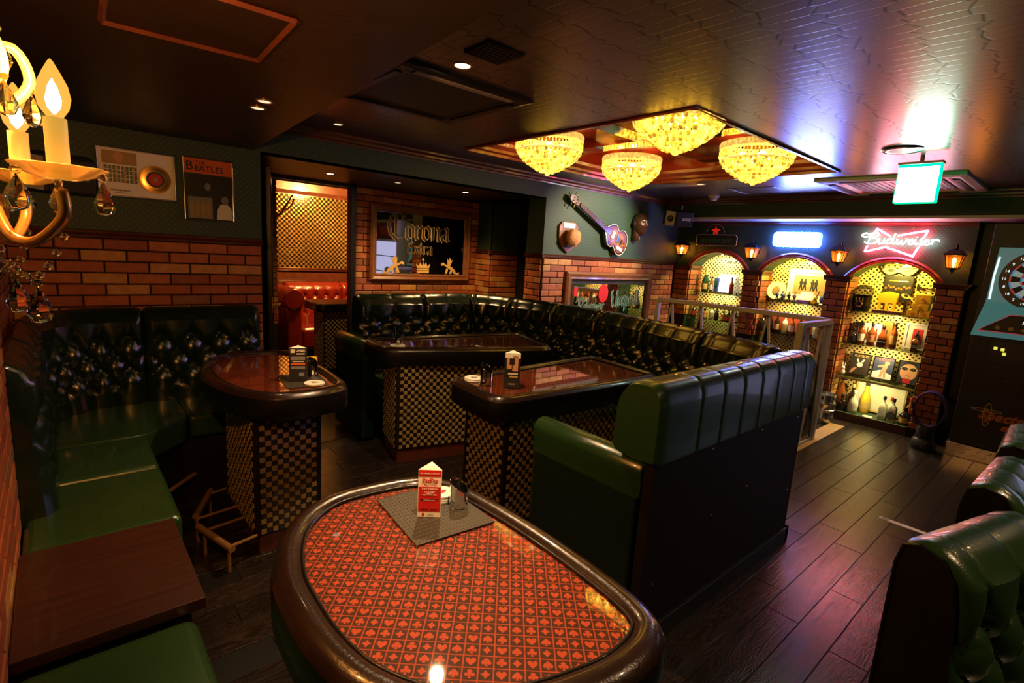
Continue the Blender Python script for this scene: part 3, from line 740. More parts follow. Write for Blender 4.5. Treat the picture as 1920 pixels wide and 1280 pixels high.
# ================================================================ FURNITURE
def suit(k, c, s):
    """outline of a card suit, as 2D polygon"""
    out = []
    if k == 0: base = [(0,-.42),(.38,0),(0,.42),(-.38,0)]; base = [(0,-.42),(.16,-.16),(.40,0),(.16,.16),(0,.42),(-.16,.16),(-.40,0),(-.16,-.16)]
    elif k == 1: base = [(0,-.42),(.38,-.02),(.42,.18),(.30,.36),(.12,.34),(0,.18),(-.12,.34),(-.30,.36),(-.42,.18),(-.38,-.02)]
    elif k == 2: base = [(.14,-.42),(.05,-.18),(.26,-.30),(.42,-.14),(.36,.06),(0,.42),(-.36,.06),(-.42,-.14),(-.26,-.30),(-.05,-.18),(-.14,-.42)]
    else: base = [(.14,-.42),(.05,-.16),(.30,-.26),(.43,-.06),(.32,.12),(.14,.08),(.22,.30),(0,.44),(-.22,.30),(-.14,.08),(-.32,.12),(-.43,-.06),(-.30,-.26),(-.05,-.16),(-.14,-.42)]
    return [(c[0]+x*s, c[1]+y*s) for x, y in base]
def card_table(name, label, outline, post, zt=.85, singles=False, group=None, print_pitch=.0275, print_rot=-41, face_mats=('gold_tile', 'dark_tile', 'grout')):
    cx = sum(p[0] for p in outline)/len(outline); cy = sum(p[1] for p in outline)/len(outline)
    t = thing(name, label, 'table', (cx, cy, 0), group)
    prof = [(.004, zt-.125), (0, zt-.115), (0, zt-.05), (.003, zt-.028), (.014, zt-.010), (.030, zt-.001), (.045, zt), (.058, zt-.006), (.066, zt-.016), (.066, zt-.024)]
    def ring(pr, nm, mat):
        mb = MB(); n = len(outline); k = len(pr); vs = []
        offs = [offset_poly(outline, d) for d, z in pr]
        for i in range(n):
            for j, (d, z) in enumerate(pr): vs.append((*offs[j][i], z))
        mb.add(vs, [(i*k+j, ((i+1) % n)*k+j, ((i+1) % n)*k+j+1, i*k+j+1) for i in range(n) for j in range(k-1)])
        return mb.build(nm, mat, t, smooth='auto')
    ring(prof[:4], 'apron', 'black_leather'); ring(prof[3:], 'padded_rail', 'brown_rail')
    pip = offset_poly(outline, .067); mb = MB(); mb.tube([(x, y, zt-.012) for x, y in pip], .0035, 6, closed=True); mb.build('piping', 'black_leather', t, smooth=True)
    inn = offset_poly(outline, .064)
    mb = MB(); mb.prism(offset_poly(outline, .01), zt-.124, zt-.10); mb.build('underside', 'black_paint', t)
    mb = MB(); mb.prism(inn, zt-.04, zt-.020); top = mb.build('felt_top', 'felt_red', t)
    mb = MB(); ca, sa = math.cos(math.radians(print_rot)), math.sin(math.radians(print_rot)); P = print_pitch; inn2 = offset_poly(outline, .056)
    for i in range(-24, 25):
        for j in range(-24, 25):
            x, y = cx+(i*ca-j*sa)*P, cy+(i*sa+j*ca)*P
            if not inside(inn2, x, y): continue
            def R(q): return (cx+((i+q[0])*ca-(j+q[1])*sa)*P, cy+((i+q[0])*sa+(j+q[1])*ca)*P)
            a = .45; sq = [R((-a, -a)), R((a, -a)), R((a, a)), R((-a, a))]
            mb.add([(*q, zt-.0197) for q in sq], [(0, 1, 2, 3)], 0)
            s = [R(q) for q in suit((i+2*j) % 4, (0, 0), .82)]
            mb.add([(*q, zt-.0194) for q in s], [tuple(range(len(s)))], 1)
    mb.build('suit_print', ['felt_dark', 'felt_mark'], top, kind='stuff')
    mb = MB(); mb.prism(inn, zt-.0185, zt-.0155); mb.build('glass_top', 'table_glass', t)
    # pedestal
    x0, y0, x1, y1, rz = post; pcx, pcy = (x0+x1)/2, (y0+y1)/2
    xf = Matrix.Translation((pcx, pcy, 0)) @ Matrix.Rotation(rz, 4, 'Z'); a, b = (x1-x0)/2, (y1-y0)/2
    mb = MB(xf); mb.box((-a+.004, -b+.004, .11), (a-.004, b-.004, zt-.125)); ped = mb.build('pedestal', 'black_paint', t)
    mb = MB(xf); mb.box((-a+.02, -b+.02, 0), (a-.02, b-.02, .115)); mb.build('plinth', 'mahogany', t, bevel=.004)
    for sx in (-1, 1):
        for sy in (-1, 1):
            mb = MB(xf); mb.cbox((sx*(a-.011), sy*(b-.011), .11+(zt-.235)/2), (.022, .022, zt-.235)); mb.build('corner_post', 'dark_panel', ped, bevel=.002)
    ht = zt-.245; r = xf.to_3x3() @ Vector((1, 0, 0)); s = xf.to_3x3() @ Vector((0, 1, 0))
    mosaic('mosaic_front', ped, xf @ Vector((-a+.024, -b+.002, .115)), r, 2*a-.048, ht, .0262, face_mats, singles=singles)
    mosaic('mosaic_side', ped, xf @ Vector((-a+.002, b-.024, .115)), -s, 2*b-.048, ht, .0262, face_mats)
    mosaic('mosaic_side', ped, xf @ Vector((a-.002, -b+.024, .115)), s, 2*b-.048, ht, .0262, face_mats)
    return t
T4o = [tuple(p) for p in smooth_path([(.281,.92),(.294,1.048),(.345,1.19),(.422,1.29),(.527,1.348),(.655,1.352),(.803,1.318),(.885,1.225),(.912,1.08),(.922,.85),(.908,.60),(.878,.482),(.823,.433),(.740,.416),(.64,.425),(.50,.47),(.38,.555),(.31,.67),(.283,.79)], 5, True)]
T1o = [tuple(p) for p in smooth_path([(.505,2.96),(.53,3.10),(.60,3.27),(.70,3.375),(.831,3.400),(.99,3.365),(1.08,3.29),(1.112,3.12),(1.108,2.86),(1.092,2.56),(1.062,2.42),(.985,2.358),(.84,2.335),(.68,2.372),(.565,2.53),(.510,2.75)], 5, True)]
T2o = round_poly([(1.60,3.13),(2.84,2.66),(3.05,3.36),(1.66,3.56)], [.16,.14,.16,.12], 7)
T3o = round_poly([(1.525,1.80),(2.82,1.72),(2.87,2.37),(1.565,2.30)], [.13,.10,.10,.12], 7)
card_table('card_table', 'big D-shaped card table in the foreground with glass-topped red suit print', T4o, (.45,.62,.78,1.15,0), group=None)
card_table('card_table', 'D-shaped table beside the corner bench, suit-print top on gold mosaic pedestal', T1o, (.637,2.489,.955,3.05,0), singles=True, group=None)
card_table('card_table', 'oblong padded table nearest the alcove wall, with broad mosaic pedestal', T2o, (1.75,2.98,2.72,3.38,math.radians(-14)), group=None)
card_table('card_table', 'oblong padded table in the middle, reflecting pink brick, beside the green armrest', T3o, (1.66,1.87,2.62,2.22,0), group=None)
# ---- big curved booth
SEATZ = .50
booth_pts = smooth_path([(1.83,4.10),(2.36,4.10),(2.80,4.10),(3.06,4.03),(3.22,3.84),(3.33,3.50),(3.40,3.10),(3.41,2.80),(3.355,2.31),(3.25,1.80),(3.14,1.40),(3.04,1.12)], 8)
bp = Path(booth_pts)
BP = [(.20,.50),(.175,.62),(.15,.80),(.125,.98),(.115,1.04),(.095,1.085),(.06,1.105),(.025,1.095),(.004,1.06),(0,1.0),(0,.5)]
booth = thing('curved_booth_sofa', 'long curved dark green button-tufted booth sofa around the two oblong tables', 'sofa', (2.6, 2.6, 0))
nP = 10; Ls = [0, .62, 1.16]; rest = bp.L-1.16
Ls += [1.16+rest*(i+1)/6 for i in range(6)]
for a, b in zip(Ls[:-1], Ls[1:]):
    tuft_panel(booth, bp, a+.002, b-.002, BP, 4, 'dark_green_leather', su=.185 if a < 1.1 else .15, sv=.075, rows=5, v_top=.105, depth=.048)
def seat_strip(parent, path, s0, s1, d0, d1, z0, z1, mat, name='seat_cushion', n=10, bevel=.03):
    mb = MB(); vs = []
    prof = [(d0, z0), (d0, z1-.01), (d0+.03, z1), (d1-.05, z1+.004), (d1-.015, z1-.012), (d1, z1-.05), (d1, z0)]; k = len(prof)
    for i in range(n+1):
        p, nn = path.at(s0+(s1-s0)*i/n)
        for d, z in prof: vs.append((p.x+nn.x*d, p.y+nn.y*d, z))
    mb.add(vs, [(i*k+j, (i+1)*k+j, (i+1)*k+j+1, i*k+j+1) for i in range(n) for j in range(k-1)]+[tuple(range(k)), tuple(n*k+j for j in range(k))])
    return mb.build(name, mat, parent, smooth='auto')
for a, b in ((.02, .56), (.57, 1.0), (1.75, 2.35), (2.36, 3.0), (3.01, bp.L-.25)):
    seat_strip(booth, bp, a, b, .20, .62, .36, SEATZ, 'green_leather'); seat_strip(booth, bp, a, b, .10, .56, 0, .36, 'dark_panel', 'seat_base')
# end wing with the smooth bolster
def loft_x(sec, xs, fn, name, mat, parent):
    mb = MB(); k = len(sec); vs = []
    for x in xs:
        g, sh = fn(x); cy = sum(p[0] for p in sec)/k; cz = sum(p[1] for p in sec)/k
        for y, z in sec: vs.append((x+sh*(z-cz)*0, cy+(y-cy)*g, cz+(z-cz)*g))
    n = len(xs)
    mb.add(vs, [(i*k+j, (i+1)*k+j, (i+1)*k+(j+1) % k, i*k+(j+1) % k) for i in range(n-1) for j in range(k)]+[tuple(range(k)), tuple((n-1)*k+j for j in range(k))])
    return mb.build(name, mat, parent, smooth='auto')
sec = round_poly([(.955,.80),(1.165,.80),(1.155,1.03),(1.105,1.11),(.985,1.115),(.955,1.06)], [.02,.05,.05,.06,.05,.05], 4)
x0, x1 = 1.575, 3.075; seams = [1.575+.06, 1.86, 2.04, 2.22, 2.40, 2.58, 2.76, 2.92]
def grv(x):
    e = min(abs(x-x0), abs(x1-x)); g = 1-.10*math.exp(-(e/.02)**2)
    for s in seams[1:]: g -= .035*math.exp(-((x-s)/.007)**2)
    return g, 0
xs = sorted(set([x0+(x1-x0)*i/60 for i in range(61)]+[s+d for s in seams[1:] for d in (-.012, -.006, 0, .006, .012)]))
bo = loft_x(sec, xs, grv, 'end_bolster', 'green_leather', booth)
for s in seams[1:]:
    k = 1.004; cyc, czc = sum(p[0] for p in sec)/len(sec), sum(p[1] for p in sec)/len(sec)
    mb = MB(); mb.tube([(s, cyc+(y-cyc)*.972, czc+(z-czc)*.972) for y, z in sec], .0035, 6, closed=True); mb.build('seam_piping', 'green_leather', bo, smooth=True)
mb = MB(); mb.box((1.62, .985, .09), (3.045, 1.03, .83)); mb.build('end_panel', 'dark_panel', booth, bevel=.003)
mb = MB(); mb.box((3.045, .985, .09), (3.07, 1.35, .83)); mb.build('end_panel', 'dark_panel', booth, bevel=.003)
mb = MB(); mb.box((1.62, .968, 0), (3.085, 1.03, .088)); mb.box((3.045, .968, 0), (3.085, 1.35, .088)); mb.build('kick_board', 'black_paint', booth, bevel=.003)
for x, z in ((1.665, .79), (1.70, .28), (2.05, .775), (2.45, .50), (2.53, .77), (2.98, .76), (3.0, .33), (2.12, .45)):
    mb = MB(); mb.sphere((x, .983, z), .0045, 6, 4); mb.build('screw_head', 'steel', booth)
mb = MB(); mb.box((1.72, 1.03, .36), (2.95, 1.56, SEATZ)); mb.build('seat_cushion', 'green_leather', booth, bevel=.03, seg=3)
mb = MB(); mb.box((1.72, 1.03, 0), (2.95, 1.50, .36)); mb.build('seat_base', 'dark_panel', booth)
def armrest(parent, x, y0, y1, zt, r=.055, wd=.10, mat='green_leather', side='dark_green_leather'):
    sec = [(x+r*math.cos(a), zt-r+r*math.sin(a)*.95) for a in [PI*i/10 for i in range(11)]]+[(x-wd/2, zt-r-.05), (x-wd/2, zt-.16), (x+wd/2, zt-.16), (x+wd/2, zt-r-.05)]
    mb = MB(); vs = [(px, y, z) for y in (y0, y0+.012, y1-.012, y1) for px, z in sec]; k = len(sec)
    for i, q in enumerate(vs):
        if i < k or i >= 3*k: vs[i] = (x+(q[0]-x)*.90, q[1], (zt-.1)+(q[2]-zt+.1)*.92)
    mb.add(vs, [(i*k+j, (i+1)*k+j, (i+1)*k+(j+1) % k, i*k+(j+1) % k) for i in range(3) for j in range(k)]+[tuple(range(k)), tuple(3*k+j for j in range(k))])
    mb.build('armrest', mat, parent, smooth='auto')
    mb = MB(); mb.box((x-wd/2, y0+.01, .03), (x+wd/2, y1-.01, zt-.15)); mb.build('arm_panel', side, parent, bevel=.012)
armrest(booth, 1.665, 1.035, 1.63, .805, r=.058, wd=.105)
armrest(booth, 1.76, 3.60, 4.16, .81, r=.06, wd=.105)
# ---- corner bench at the left
bench = thing('corner_bench_sofa', 'dark green tufted corner bench along the left brick walls', 'sofa', (.2, 3.2, 0))
bpts = [(XL+.03, 2.31), (XL+.03, 3.35)]+[(XL+.03+.40*(1-math.cos(a)), 3.36+.40*math.sin(a)) for a in [PI/2*i/10 for i in range(11)]]+[(.35, 3.76), (1.0, 3.76)]
bpath = Path(bpts)
B2 = [(.095,.50),(.088,.62),(.075,.80),(.065,.96),(.06,1.02),(.05,1.055),(.034,1.068),(.015,1.062),(.003,1.03),(0,.98),(0,.5)]
bl = bpath.L; cut = [0, .52, 1.04, bl-.64, bl]
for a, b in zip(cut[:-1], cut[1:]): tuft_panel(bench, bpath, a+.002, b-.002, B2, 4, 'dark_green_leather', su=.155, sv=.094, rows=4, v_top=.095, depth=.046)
for a, b in ((2.07, 2.60), (2.605, 3.05)):
    mb = MB(); mb.box((-.149, a, .38), (.285, b-.004, .525)); mb.build('seat_cushion', 'green_leather', bench, bevel=.028, seg=4)
mb = MB(); mb.prism(round_poly([(XL+.1, 3.054), (.285, 3.054), (.50, 3.27), (.50, 3.70), (XL+.1, 3.70)], [.01, .05, .05, .02, .02], 4), .38, .522); mb.build('seat_cushion', 'green_leather', bench, bevel=.025, seg=3)
mb = MB(); mb.box((.505, 3.27, .38), (.96, 3.70, .522)); mb.build('seat_cushion', 'green_leather', bench, bevel=.025, seg=3)
mb = MB(); mb.prism([(-.149, 2.07), (.24, 2.07), (.24, 3.06), (.47, 3.31), (.97, 3.31), (.97, 3.74), (-.149, 3.74)], 0, .385); mb.build('seat_base', 'dark_panel', bench)
armrest(bench, .99, 3.28, 3.72, .80, r=.05, wd=.09, mat='dark_green_leather')
# walnut shelf between the two seats, and the near seat
ws = thing('walnut_side_slab', 'walnut veneer side table between the two green bench seats', 'side table', (.03, 1.79, 0))
mb = MB(); mb.box((-.149, 1.525, .495), (.255, 2.060, .53)); mb.build('top', 'walnut', ws, bevel=.003)
mb = MB(); mb.box((-.149, 1.535, 0), (.22, 1.56, .495)); mb.build('side_panel', 'dark_panel', ws); mb = MB(); mb.box((-.149, 2.015, 0), (.22, 2.04, .495)); mb.build('side_panel', 'dark_panel', ws)
mb = MB(); mb.box((.20, 1.56, .05), (.22, 2.015, .495)); mb.build('front_panel', 'dark_panel', ws)
nb = thing('bench_seat', 'green leather bench seat in the near left corner before the walnut slab', 'bench', (.03, 1.0, 0))
mb = MB(); mb.box((-.149, .45, .34), (.228, 1.515, .50)); mb.build('seat_cushion', 'green_leather', nb, bevel=.035, seg=4)
mb = MB(); mb.box((-.149, .45, 0), (.195, 1.51, .345)); mb.build('seat_base', 'dark_panel', nb)
# brass foot rails beside the corner table
fr = thing('brass_foot_rail', 'small bent brass foot rail at the mosaic pedestal of the corner table', 'foot rail', (.5, 2.6, 0))
mb = MB(); mb.tube([(.56, 3.08, .13), (.443, 2.82, .13)], .016, 10); mb.build('bar', 'brass', fr, smooth='auto')
mb = MB(); mb.tube([(.434, 2.71, .13), (.515, 2.41, .13)], .016, 10); mb.build('bar', 'brass', fr, smooth='auto')
for x, y in ((.445, 2.80), (.452, 2.66), (.51, 2.45), (.55, 3.05)):
    mb = MB(); mb.tube([(x, y, .125), (.638, y+.03, .125)], .007, 8); mb.build('bracket', 'brass', fr)
    mb = MB(); mb.tube([(x, y, .12), (x, y, 0)], .008, 8); mb.build('leg', 'brass', fr)
f2 = thing('brass_foot_rail', 'straight brass foot rail under the corner bench seat', 'foot rail', (.5, 3.4, 0))
mb = MB(); mb.tube([(.335, 3.10, .15), (.60, 3.40, .15)], .012, 10); mb.build('bar', 'brass', f2, smooth='auto')
for q in (.1, .85):
    mb = MB(); mb.tube([(.335+.265*q, 3.10+.30*q, .15), (.335+.265*q, 3.10+.30*q, 0)], .007, 8); mb.build('leg', 'brass', f2)
# ---- bar chairs along the counter on the right
def bar_chair(loc, rz, label):
    t = thing('bar_chair', label, 'chair', loc, 'tufted counter chairs'); W = .44
    xf = Matrix.Translation(loc) @ Matrix.Rotation(rz, 4, 'Z')
    # built unrotated at the origin and turned with the thing
    t.rotation_euler[2] = rz
    t.location = (0, 0, 0)
    p = Path([(W, 0), (0, 0)], flip=True)   # front faces -Y
    PR = [(.105,.50),(.10,.62),(.09,.78),(.08,.86),(.07,.905),(.045,.945),(.0,.955),(-.03,.94),(-.04,.89),(-.04,.30)]
    tuft_panel(t, p, 0, W, PR, 4, 'green_leather', su=.145, sv=.088, rows=4, v_top=.085, depth=.042, res=.009, btn_r=.010)
    for s in (0, 1):
        mb = MB(); a = W*s+(-.004 if s == 0 else .004); b = a+(.014 if s == 0 else -.014)
        sec2 = [(-d, z) for d, z in PR]; k = len(sec2)
        mb.add([(a, y, z) for y, z in sec2]+[(b, y, z) for y, z in sec2], [tuple(range(k)), tuple(range(2*k-1, k-1, -1))]+[(i, (i+1) % k, k+(i+1) % k, k+i) for i in range(k)]); mb.build('side_panel', 'black_leather', t)
        mb = MB(); mb.tube([(a, y, z) for y, z in sec2[2:]], .005, 6); mb.build('piping', 'black_leather', t)
    mb = MB(); mb.box((.005, -.50, .44), (W-.005, -.09, .56)); mb.build('seat', 'green_leather', t, bevel=.035, seg=4)
    mb = MB(); mb.box((.0, -.49, .40), (W, .03, .445)); mb.build('seat_frame', 'black_leather', t, bevel=.01)
    for x in (.03, W-.03):
        for y in (-.46, .01):
            mb = MB(); mb.tube([(x, y, .41), (x, y, 0)], [.02, .014], 8); mb.build('leg', 'black_metal', t)
    mb = MB(); mb.tube([(.03, -.46, .2), (W-.03, -.46, .2)], .01, 8); mb.build('foot_bar', 'brass', t)
    t.location = loc; return t
bar_chair((1.425, .175, 0), math.radians(-15.5), 'green tufted counter chair nearest the camera at the right edge')
bar_chair((2.00, .135, 0), math.radians(-2), 'second green tufted counter chair from the camera, behind the nearest one')
bar_chair((2.62, .125, 0), math.radians(2), 'farthest green tufted counter chair, before the dart machine')
# ---- red chesterfield and small table in the far lounge
rp = Path([(2.15, 6.92), (3.6, 6.92)])
rs = thing('chesterfield_sofa', 'red leather tufted chesterfield sofa in the lounge beyond the doorway', 'sofa', (2.6, 6.6, 0))
RP = [(.22,.45),(.19,.6),(.16,.78),(.15,.90),(.13,.95),(.08,.98),(.03,.96),(0,.90),(0,.45)]
for a, b in ((0, .72), (.725, 1.45)): tuft_panel(rs, rp, a, b, RP, 3, 'red_leather', su=.14, sv=.11, rows=3, v_top=.08, depth=.04, res=.02)
mb = MB(); mb.box((2.2, 6.35, .18), (3.6, 6.75, .46)); mb.build('seat_cushion', 'red_leather', rs, bevel=.05, seg=3)
mb = MB(); seca = [(2.07+.13*math.cos(a), .83+.13*math.sin(a)) for a in [PI*2*i/14 for i in range(14)]]
mb.add([(x, y, z) for y in (6.22, 6.95) for x, z in seca], [(j, (j+1) % 14, 14+(j+1) % 14, 14+j) for j in range(14)]+[tuple(range(13, -1, -1)), tuple(range(14, 28))]); mb.build('rolled_arm', 'red_leather', rs, smooth='auto', bevel=.02)
mb = MB(); mb.box((2.0, 6.25, .08), (2.17, 6.95, .80)); mb.build('arm_panel', 'red_leather', rs, bevel=.02)
for x, y in ((2.05, 6.3), (3.5, 6.3), (2.05, 6.9)):
    mb = MB(); mb.lathe([(.03, .09), (.035, .05), (.02, 0)], (x, y, 0), 10); mb.build('leg', 'black_paint', rs)
T5o = round_poly([(2.10, 5.55), (2.75, 5.55), (2.75, 6.05), (2.10, 6.05)], .1, 5)
t5 = thing('lounge_table', 'small dark table with chrome shaker in the far lounge before the red sofa', 'table', (2.4, 5.8, 0))
mb = MB(); mb.prism(T5o, .76, .85); mb.build('top', 'black_leather', t5, bevel=.015, seg=3)
mb = MB(); mb.box((2.2, 5.65, 0), (2.65, 5.95, .76)); p5 = mb.build('pedestal', 'black_paint', t5)
mosaic('mosaic_front', p5, (2.21, 5.648, .1), (1, 0, 0), .43, .64, .026); mosaic('mosaic_side', p5, (2.198, 5.94, .1), (0, -1, 0), .28, .64, .026)
# ================================================================ LIGHT FITTINGS AND CEILING
# ---- recessed coffer
mb = MB(); zt = ZC+.20
mb.box((hx0, hy0, zt), (hx1, hy1, zt+.04))
for a, b in (((hx0-.03, hy0, ZC), (hx0, hy1, zt)), ((hx1, hy0, ZC), (hx1+.03, hy1, zt)), ((hx0, hy0-.03, ZC), (hx1, hy0, zt)), ((hx0, hy1, ZC), (hx1, hy1+.03, zt))): mb.box((a[0], a[1], a[2]+.05), b)
coffer = struct('ceiling_coffer', mb, 'coffer_red')
cm = [(0, 0), (.02, 0), (.024, .02), (.05, .03), (.055, .05), (.085, .075), (.09, .10), (0, .10)]
mb = MB()
for p0, p1, nn in (((hx0, hy0), (hx0, hy1), (1, 0)), ((hx1, hy0), (hx1, hy1), (-1, 0)), ((hx0, hy0), (hx1, hy0), (0, 1)), ((hx0, hy1), (hx1, hy1), (0, -1))):
    vs = [(p[0]+nn[0]*d, p[1]+nn[1]*d, ZC-.012+z) for p in (p0, p1) for d, z in cm]; k = len(cm)
    mb.add(vs, [(i, i+1, k+i+1, k+i) for i in range(k-1)]+[tuple(range(k)), tuple(range(2*k-1, k-1, -1))])
mb.build('coffer_moulding', 'red_wood', coffer)
cxm, cym = (hx0+hx1)/2, (hy0+hy1)/2
mb = MB(); mb.box((cxm-.085, hy0+.05, zt-.075), (cxm+.085, hy1-.05, zt)); mb.build('mirror_strip', 'bronze_mirror', coffer)
mb = MB(); mb.box((hx0+.05, cym-.085, zt-.076), (hx1-.05, cym+.085, zt)); mb.build('mirror_strip', 'bronze_mirror', coffer)
# ---- crystal flush lamps
def crystal_lamp(loc, label):
    t = thing('crystal_ceiling_lamp', label, 'ceiling lamp', loc, 'crystal flush lamps in the ceiling coffer'); x, y, z = loc
    mb = MB(); mb.lathe([(.20, 0), (.255, 0), (.262, -.012), (.258, -.045), (.24, -.055), (.20, -.05)], (x, y, z), 40, cap=False); mb.build('rim', 'lamp_rim', t, smooth='auto')
    mb = MB()
    for i in range(64):
        a = 2*PI*i/64
        for k in range(4): mb.sphere((x+.252*math.cos(a), y+.252*math.sin(a), z-.062-k*.0125), .0072, 4, 3)
    mb.build('strand_band', 'lamp_crystal', t, kind='stuff')
    mb = MB(); mb.lathe([(.246, 0), (.250, -.008), (.246, -.016)], (x, y, z-.112), 40, cap=False); mb.build('lower_ring', 'lamp_rim', t, smooth='auto')
    mb = MB()
    for k, (r, zz, n, rs) in enumerate(((.232, -.128, 44, .017), (.212, -.152, 38, .018), (.186, -.176, 33, .018), (.156, -.199, 27, .0185), (.122, -.221, 21, .0185), (.086, -.241, 15, .019), (.05, -.258, 8, .019), (0, -.272, 1, .022))):
        for i in range(n):
            a = 2*PI*(i+.5*(k % 2))/n; mb.sphere((x+r*math.cos(a), y+r*math.sin(a), z+zz+random.uniform(-.002, .002)), rs, 6, 4)
    mb.build('crystal_balls', 'lamp_crystal', t, kind='stuff')
    mb = MB(); mb.lathe([(.10, .0), (.10, .035), (.06, .05), (.06, .0)], (x, y, z-.02), 20, cap=False); mb.build('ceiling_rose', 'brass', t)
    for i in range(4):
        a = PI/4+PI/2*i; mb = MB(); mb.sphere((x+.10*math.cos(a), y+.10*math.sin(a), z-.09), .028, 10, 8); mb.build('bulb', 'lamp_bulb', t)
    return t
em('lamp_bulb', (1, .68, .25), 14)
LZ = ZC+.135
L0 = crystal_lamp((2.88, 2.96, LZ), 'crystal flush lamp in the coffer, leftmost of the four, above the curved booth')
for loc, lab in (((2.66, 1.72, LZ), 'crystal flush lamp in the coffer, topmost of the four and nearest the camera'), ((3.90, 2.95, LZ), 'crystal flush lamp in the far coffer corner, lowest and smallest of the four'), ((3.90, 1.84, LZ), 'crystal flush lamp in the coffer, rightmost of the four')):
    c = copy_tree(L0, None, loc); c['label'] = lab
# ---- crystal candle bracket on the left wall
def drop(mb, p, s=1.):
    x, y, z = p; mb.sphere((x, y, z-.006*s), .006*s, 6, 4); mb.lathe([(.0005, 0), (.006*s, -.010*s), (.0125*s, -.026*s), (.0135*s, -.032*s), (.009*s, -.042*s), (.0005, -.046*s)], (x, y, z-.011*s), 7, cap=False)
ch = thing('crystal_candle_sconce', 'crystal candle chandelier bracket with lit flame bulbs at the upper left edge', 'chandelier', (-.15, 1.045, 1.62))
cx, cy = -.075, 1.045
mb = MB(); mb.tube([(-.15, cy, 1.64), (cx, cy, 1.66)], .010, 8); mb.build('wall_arm', 'brass', ch)
mb = MB(); mb.lathe([(.055, 0), (.05, .012), (.02, .02), (.001, .022)], (-.151, cy, 1.64), 20, axis='X'); mb.build('wall_rose', 'brass', ch, smooth='auto')
mb = MB(); mb.lathe([(.001, -.16), (.014, -.15), (.02, -.13), (.010, -.10), (.028, -.07), (.030, -.05), (.012, -.02), (.016, .02), (.028, .06), (.022, .10), (.010, .14), (.024, .18), (.030, .21), (.014, .24), (.012, .30)], (cx, cy, 1.62), 12, cap=False); mb.build('crystal_stem', 'crystal', ch, smooth='auto')
mb = MB(); mb.lathe([(.006, -.14), (.006, .30)], (cx, cy, 1.62), 8); mb.build('stem_rod', 'brass', ch)
arms = [(-48, .128, 1.606), (70, .123, 1.606), (100, .145, 1.606)]
for ang, rad, zz in arms:
    a = math.radians(ang); ux, uy = math.cos(a), math.sin(a)
    pts = smooth_path([(cx+ux*.015, cy+uy*.015, zz-.02), (cx+ux*.04, cy+uy*.04, zz-.075), (cx+ux*.08, cy+uy*.08, zz-.085), (cx+ux*rad, cy+uy*rad, zz-.05), (cx+ux*rad, cy+uy*rad, zz-.012)], 5)
    mb = MB(); mb.tube(pts, .0075, 8); arm = mb.build('arm', 'brass', ch, smooth=True)
    bx, by = cx+ux*rad, cy+uy*rad
    mb = MB(); n = 28; vs = []
    for i in range(n):
        b = 2*PI*i/n; sc = 1+.06*math.cos(9*b)
        for r, z in ((.006, 0), (.022, .001), (.040*sc, .008), (.052*sc, .017), (.050*sc, .018), (.036*sc, .010), (.018, .004)): vs.append((bx+r*math.cos(b), by+r*math.sin(b), zz+z))
    k = 7; mb.add(vs, [(i*k+j, ((i+1) % n)*k+j, ((i+1) % n)*k+j+1, i*k+j+1) for i in range(n) for j in range(k-1)]); mb.build('glass_bobeche', 'cut_glass', arm, smooth='auto')
    mb = MB(); mb.cyl((bx, by, zz+.004), .0125, .075, 14); mb.build('candle_sleeve', 'candle_sleeve', arm, smooth='auto')
    mb = MB(); mb.lathe([(.008, 0), (.0155, .012), (.0185, .026), (.016, .042), (.009, .058), (.003, .070), (.0005, .073)], (bx, by, zz+.079), 14, cap=False); bulb = mb.build('flame_bulb', 'bulb_glow', arm, smooth=True)
    mb = MB(); mb.lathe([(.001, 0), (.007, .008), (.0085, .018), (.005, .034), (.0005, .044)], (bx, by, zz+.084), 10, cap=False); mb.build('filament', 'candle_bulb', bulb, smooth=True)
    if ang in (-48, 70):
        lamp('candle_light', 'POINT', (bx, by, zz+.138), 38, (1, .37, .075), .012)
    for q in (20, 140, 260):
        b = math.radians(q+ang); mb = MB(); drop(mb, (bx+.050*math.cos(b), by+.050*math.sin(b), zz+.012), 1.0); mb.build('crystal_drop', 'crystal', arm, smooth='auto')
    mb = MB()
    for i in range(9):
        f = i/8; mb.sphere((cx+ux*rad*(1-f)+ux*.01*f, cy+uy*rad*(1-f)+uy*.01*f, zz-.075-.06*math.sin(PI*f)), .0062, 6, 4)
    mb.build('bead_swag', 'crystal', arm, smooth=True)
    mb = MB(); drop(mb, (bx-ux*.05, by-uy*.05, zz-.135), 1.15); mb.build('crystal_drop', 'crystal', arm, smooth='auto')
for k in range(8):
    a = 2*PI*k/8; mb = MB(); drop(mb, (cx+.033*math.cos(a), cy+.033*math.sin(a), 1.810), 1.1); mb.build('crystal_drop', 'crystal', ch, smooth='auto')
for k in range(5):
    a = 2*PI*k/5+.3; pts = smooth_path([(cx+.012*math.cos(a), cy+.012*math.sin(a), 1.770), (cx+.05*math.cos(a), cy+.05*math.sin(a), 1.785), (cx+.066*math.cos(a), cy+.066*math.sin(a), 1.745), (cx+.04*math.cos(a), cy+.04*math.sin(a), 1.708), (cx+.02*math.cos(a), cy+.02*math.sin(a), 1.715)], 5)
    mb = MB(); mb.tube(pts, .007, 8); sc_ = mb.build('scroll', 'scroll_gilt_glow', ch, smooth=True)
    mb = MB(); drop(mb, (cx+.066*math.cos(a), cy+.066*math.sin(a), 1.740), 1.0); mb.build('crystal_drop', 'crystal', sc_, smooth='auto')
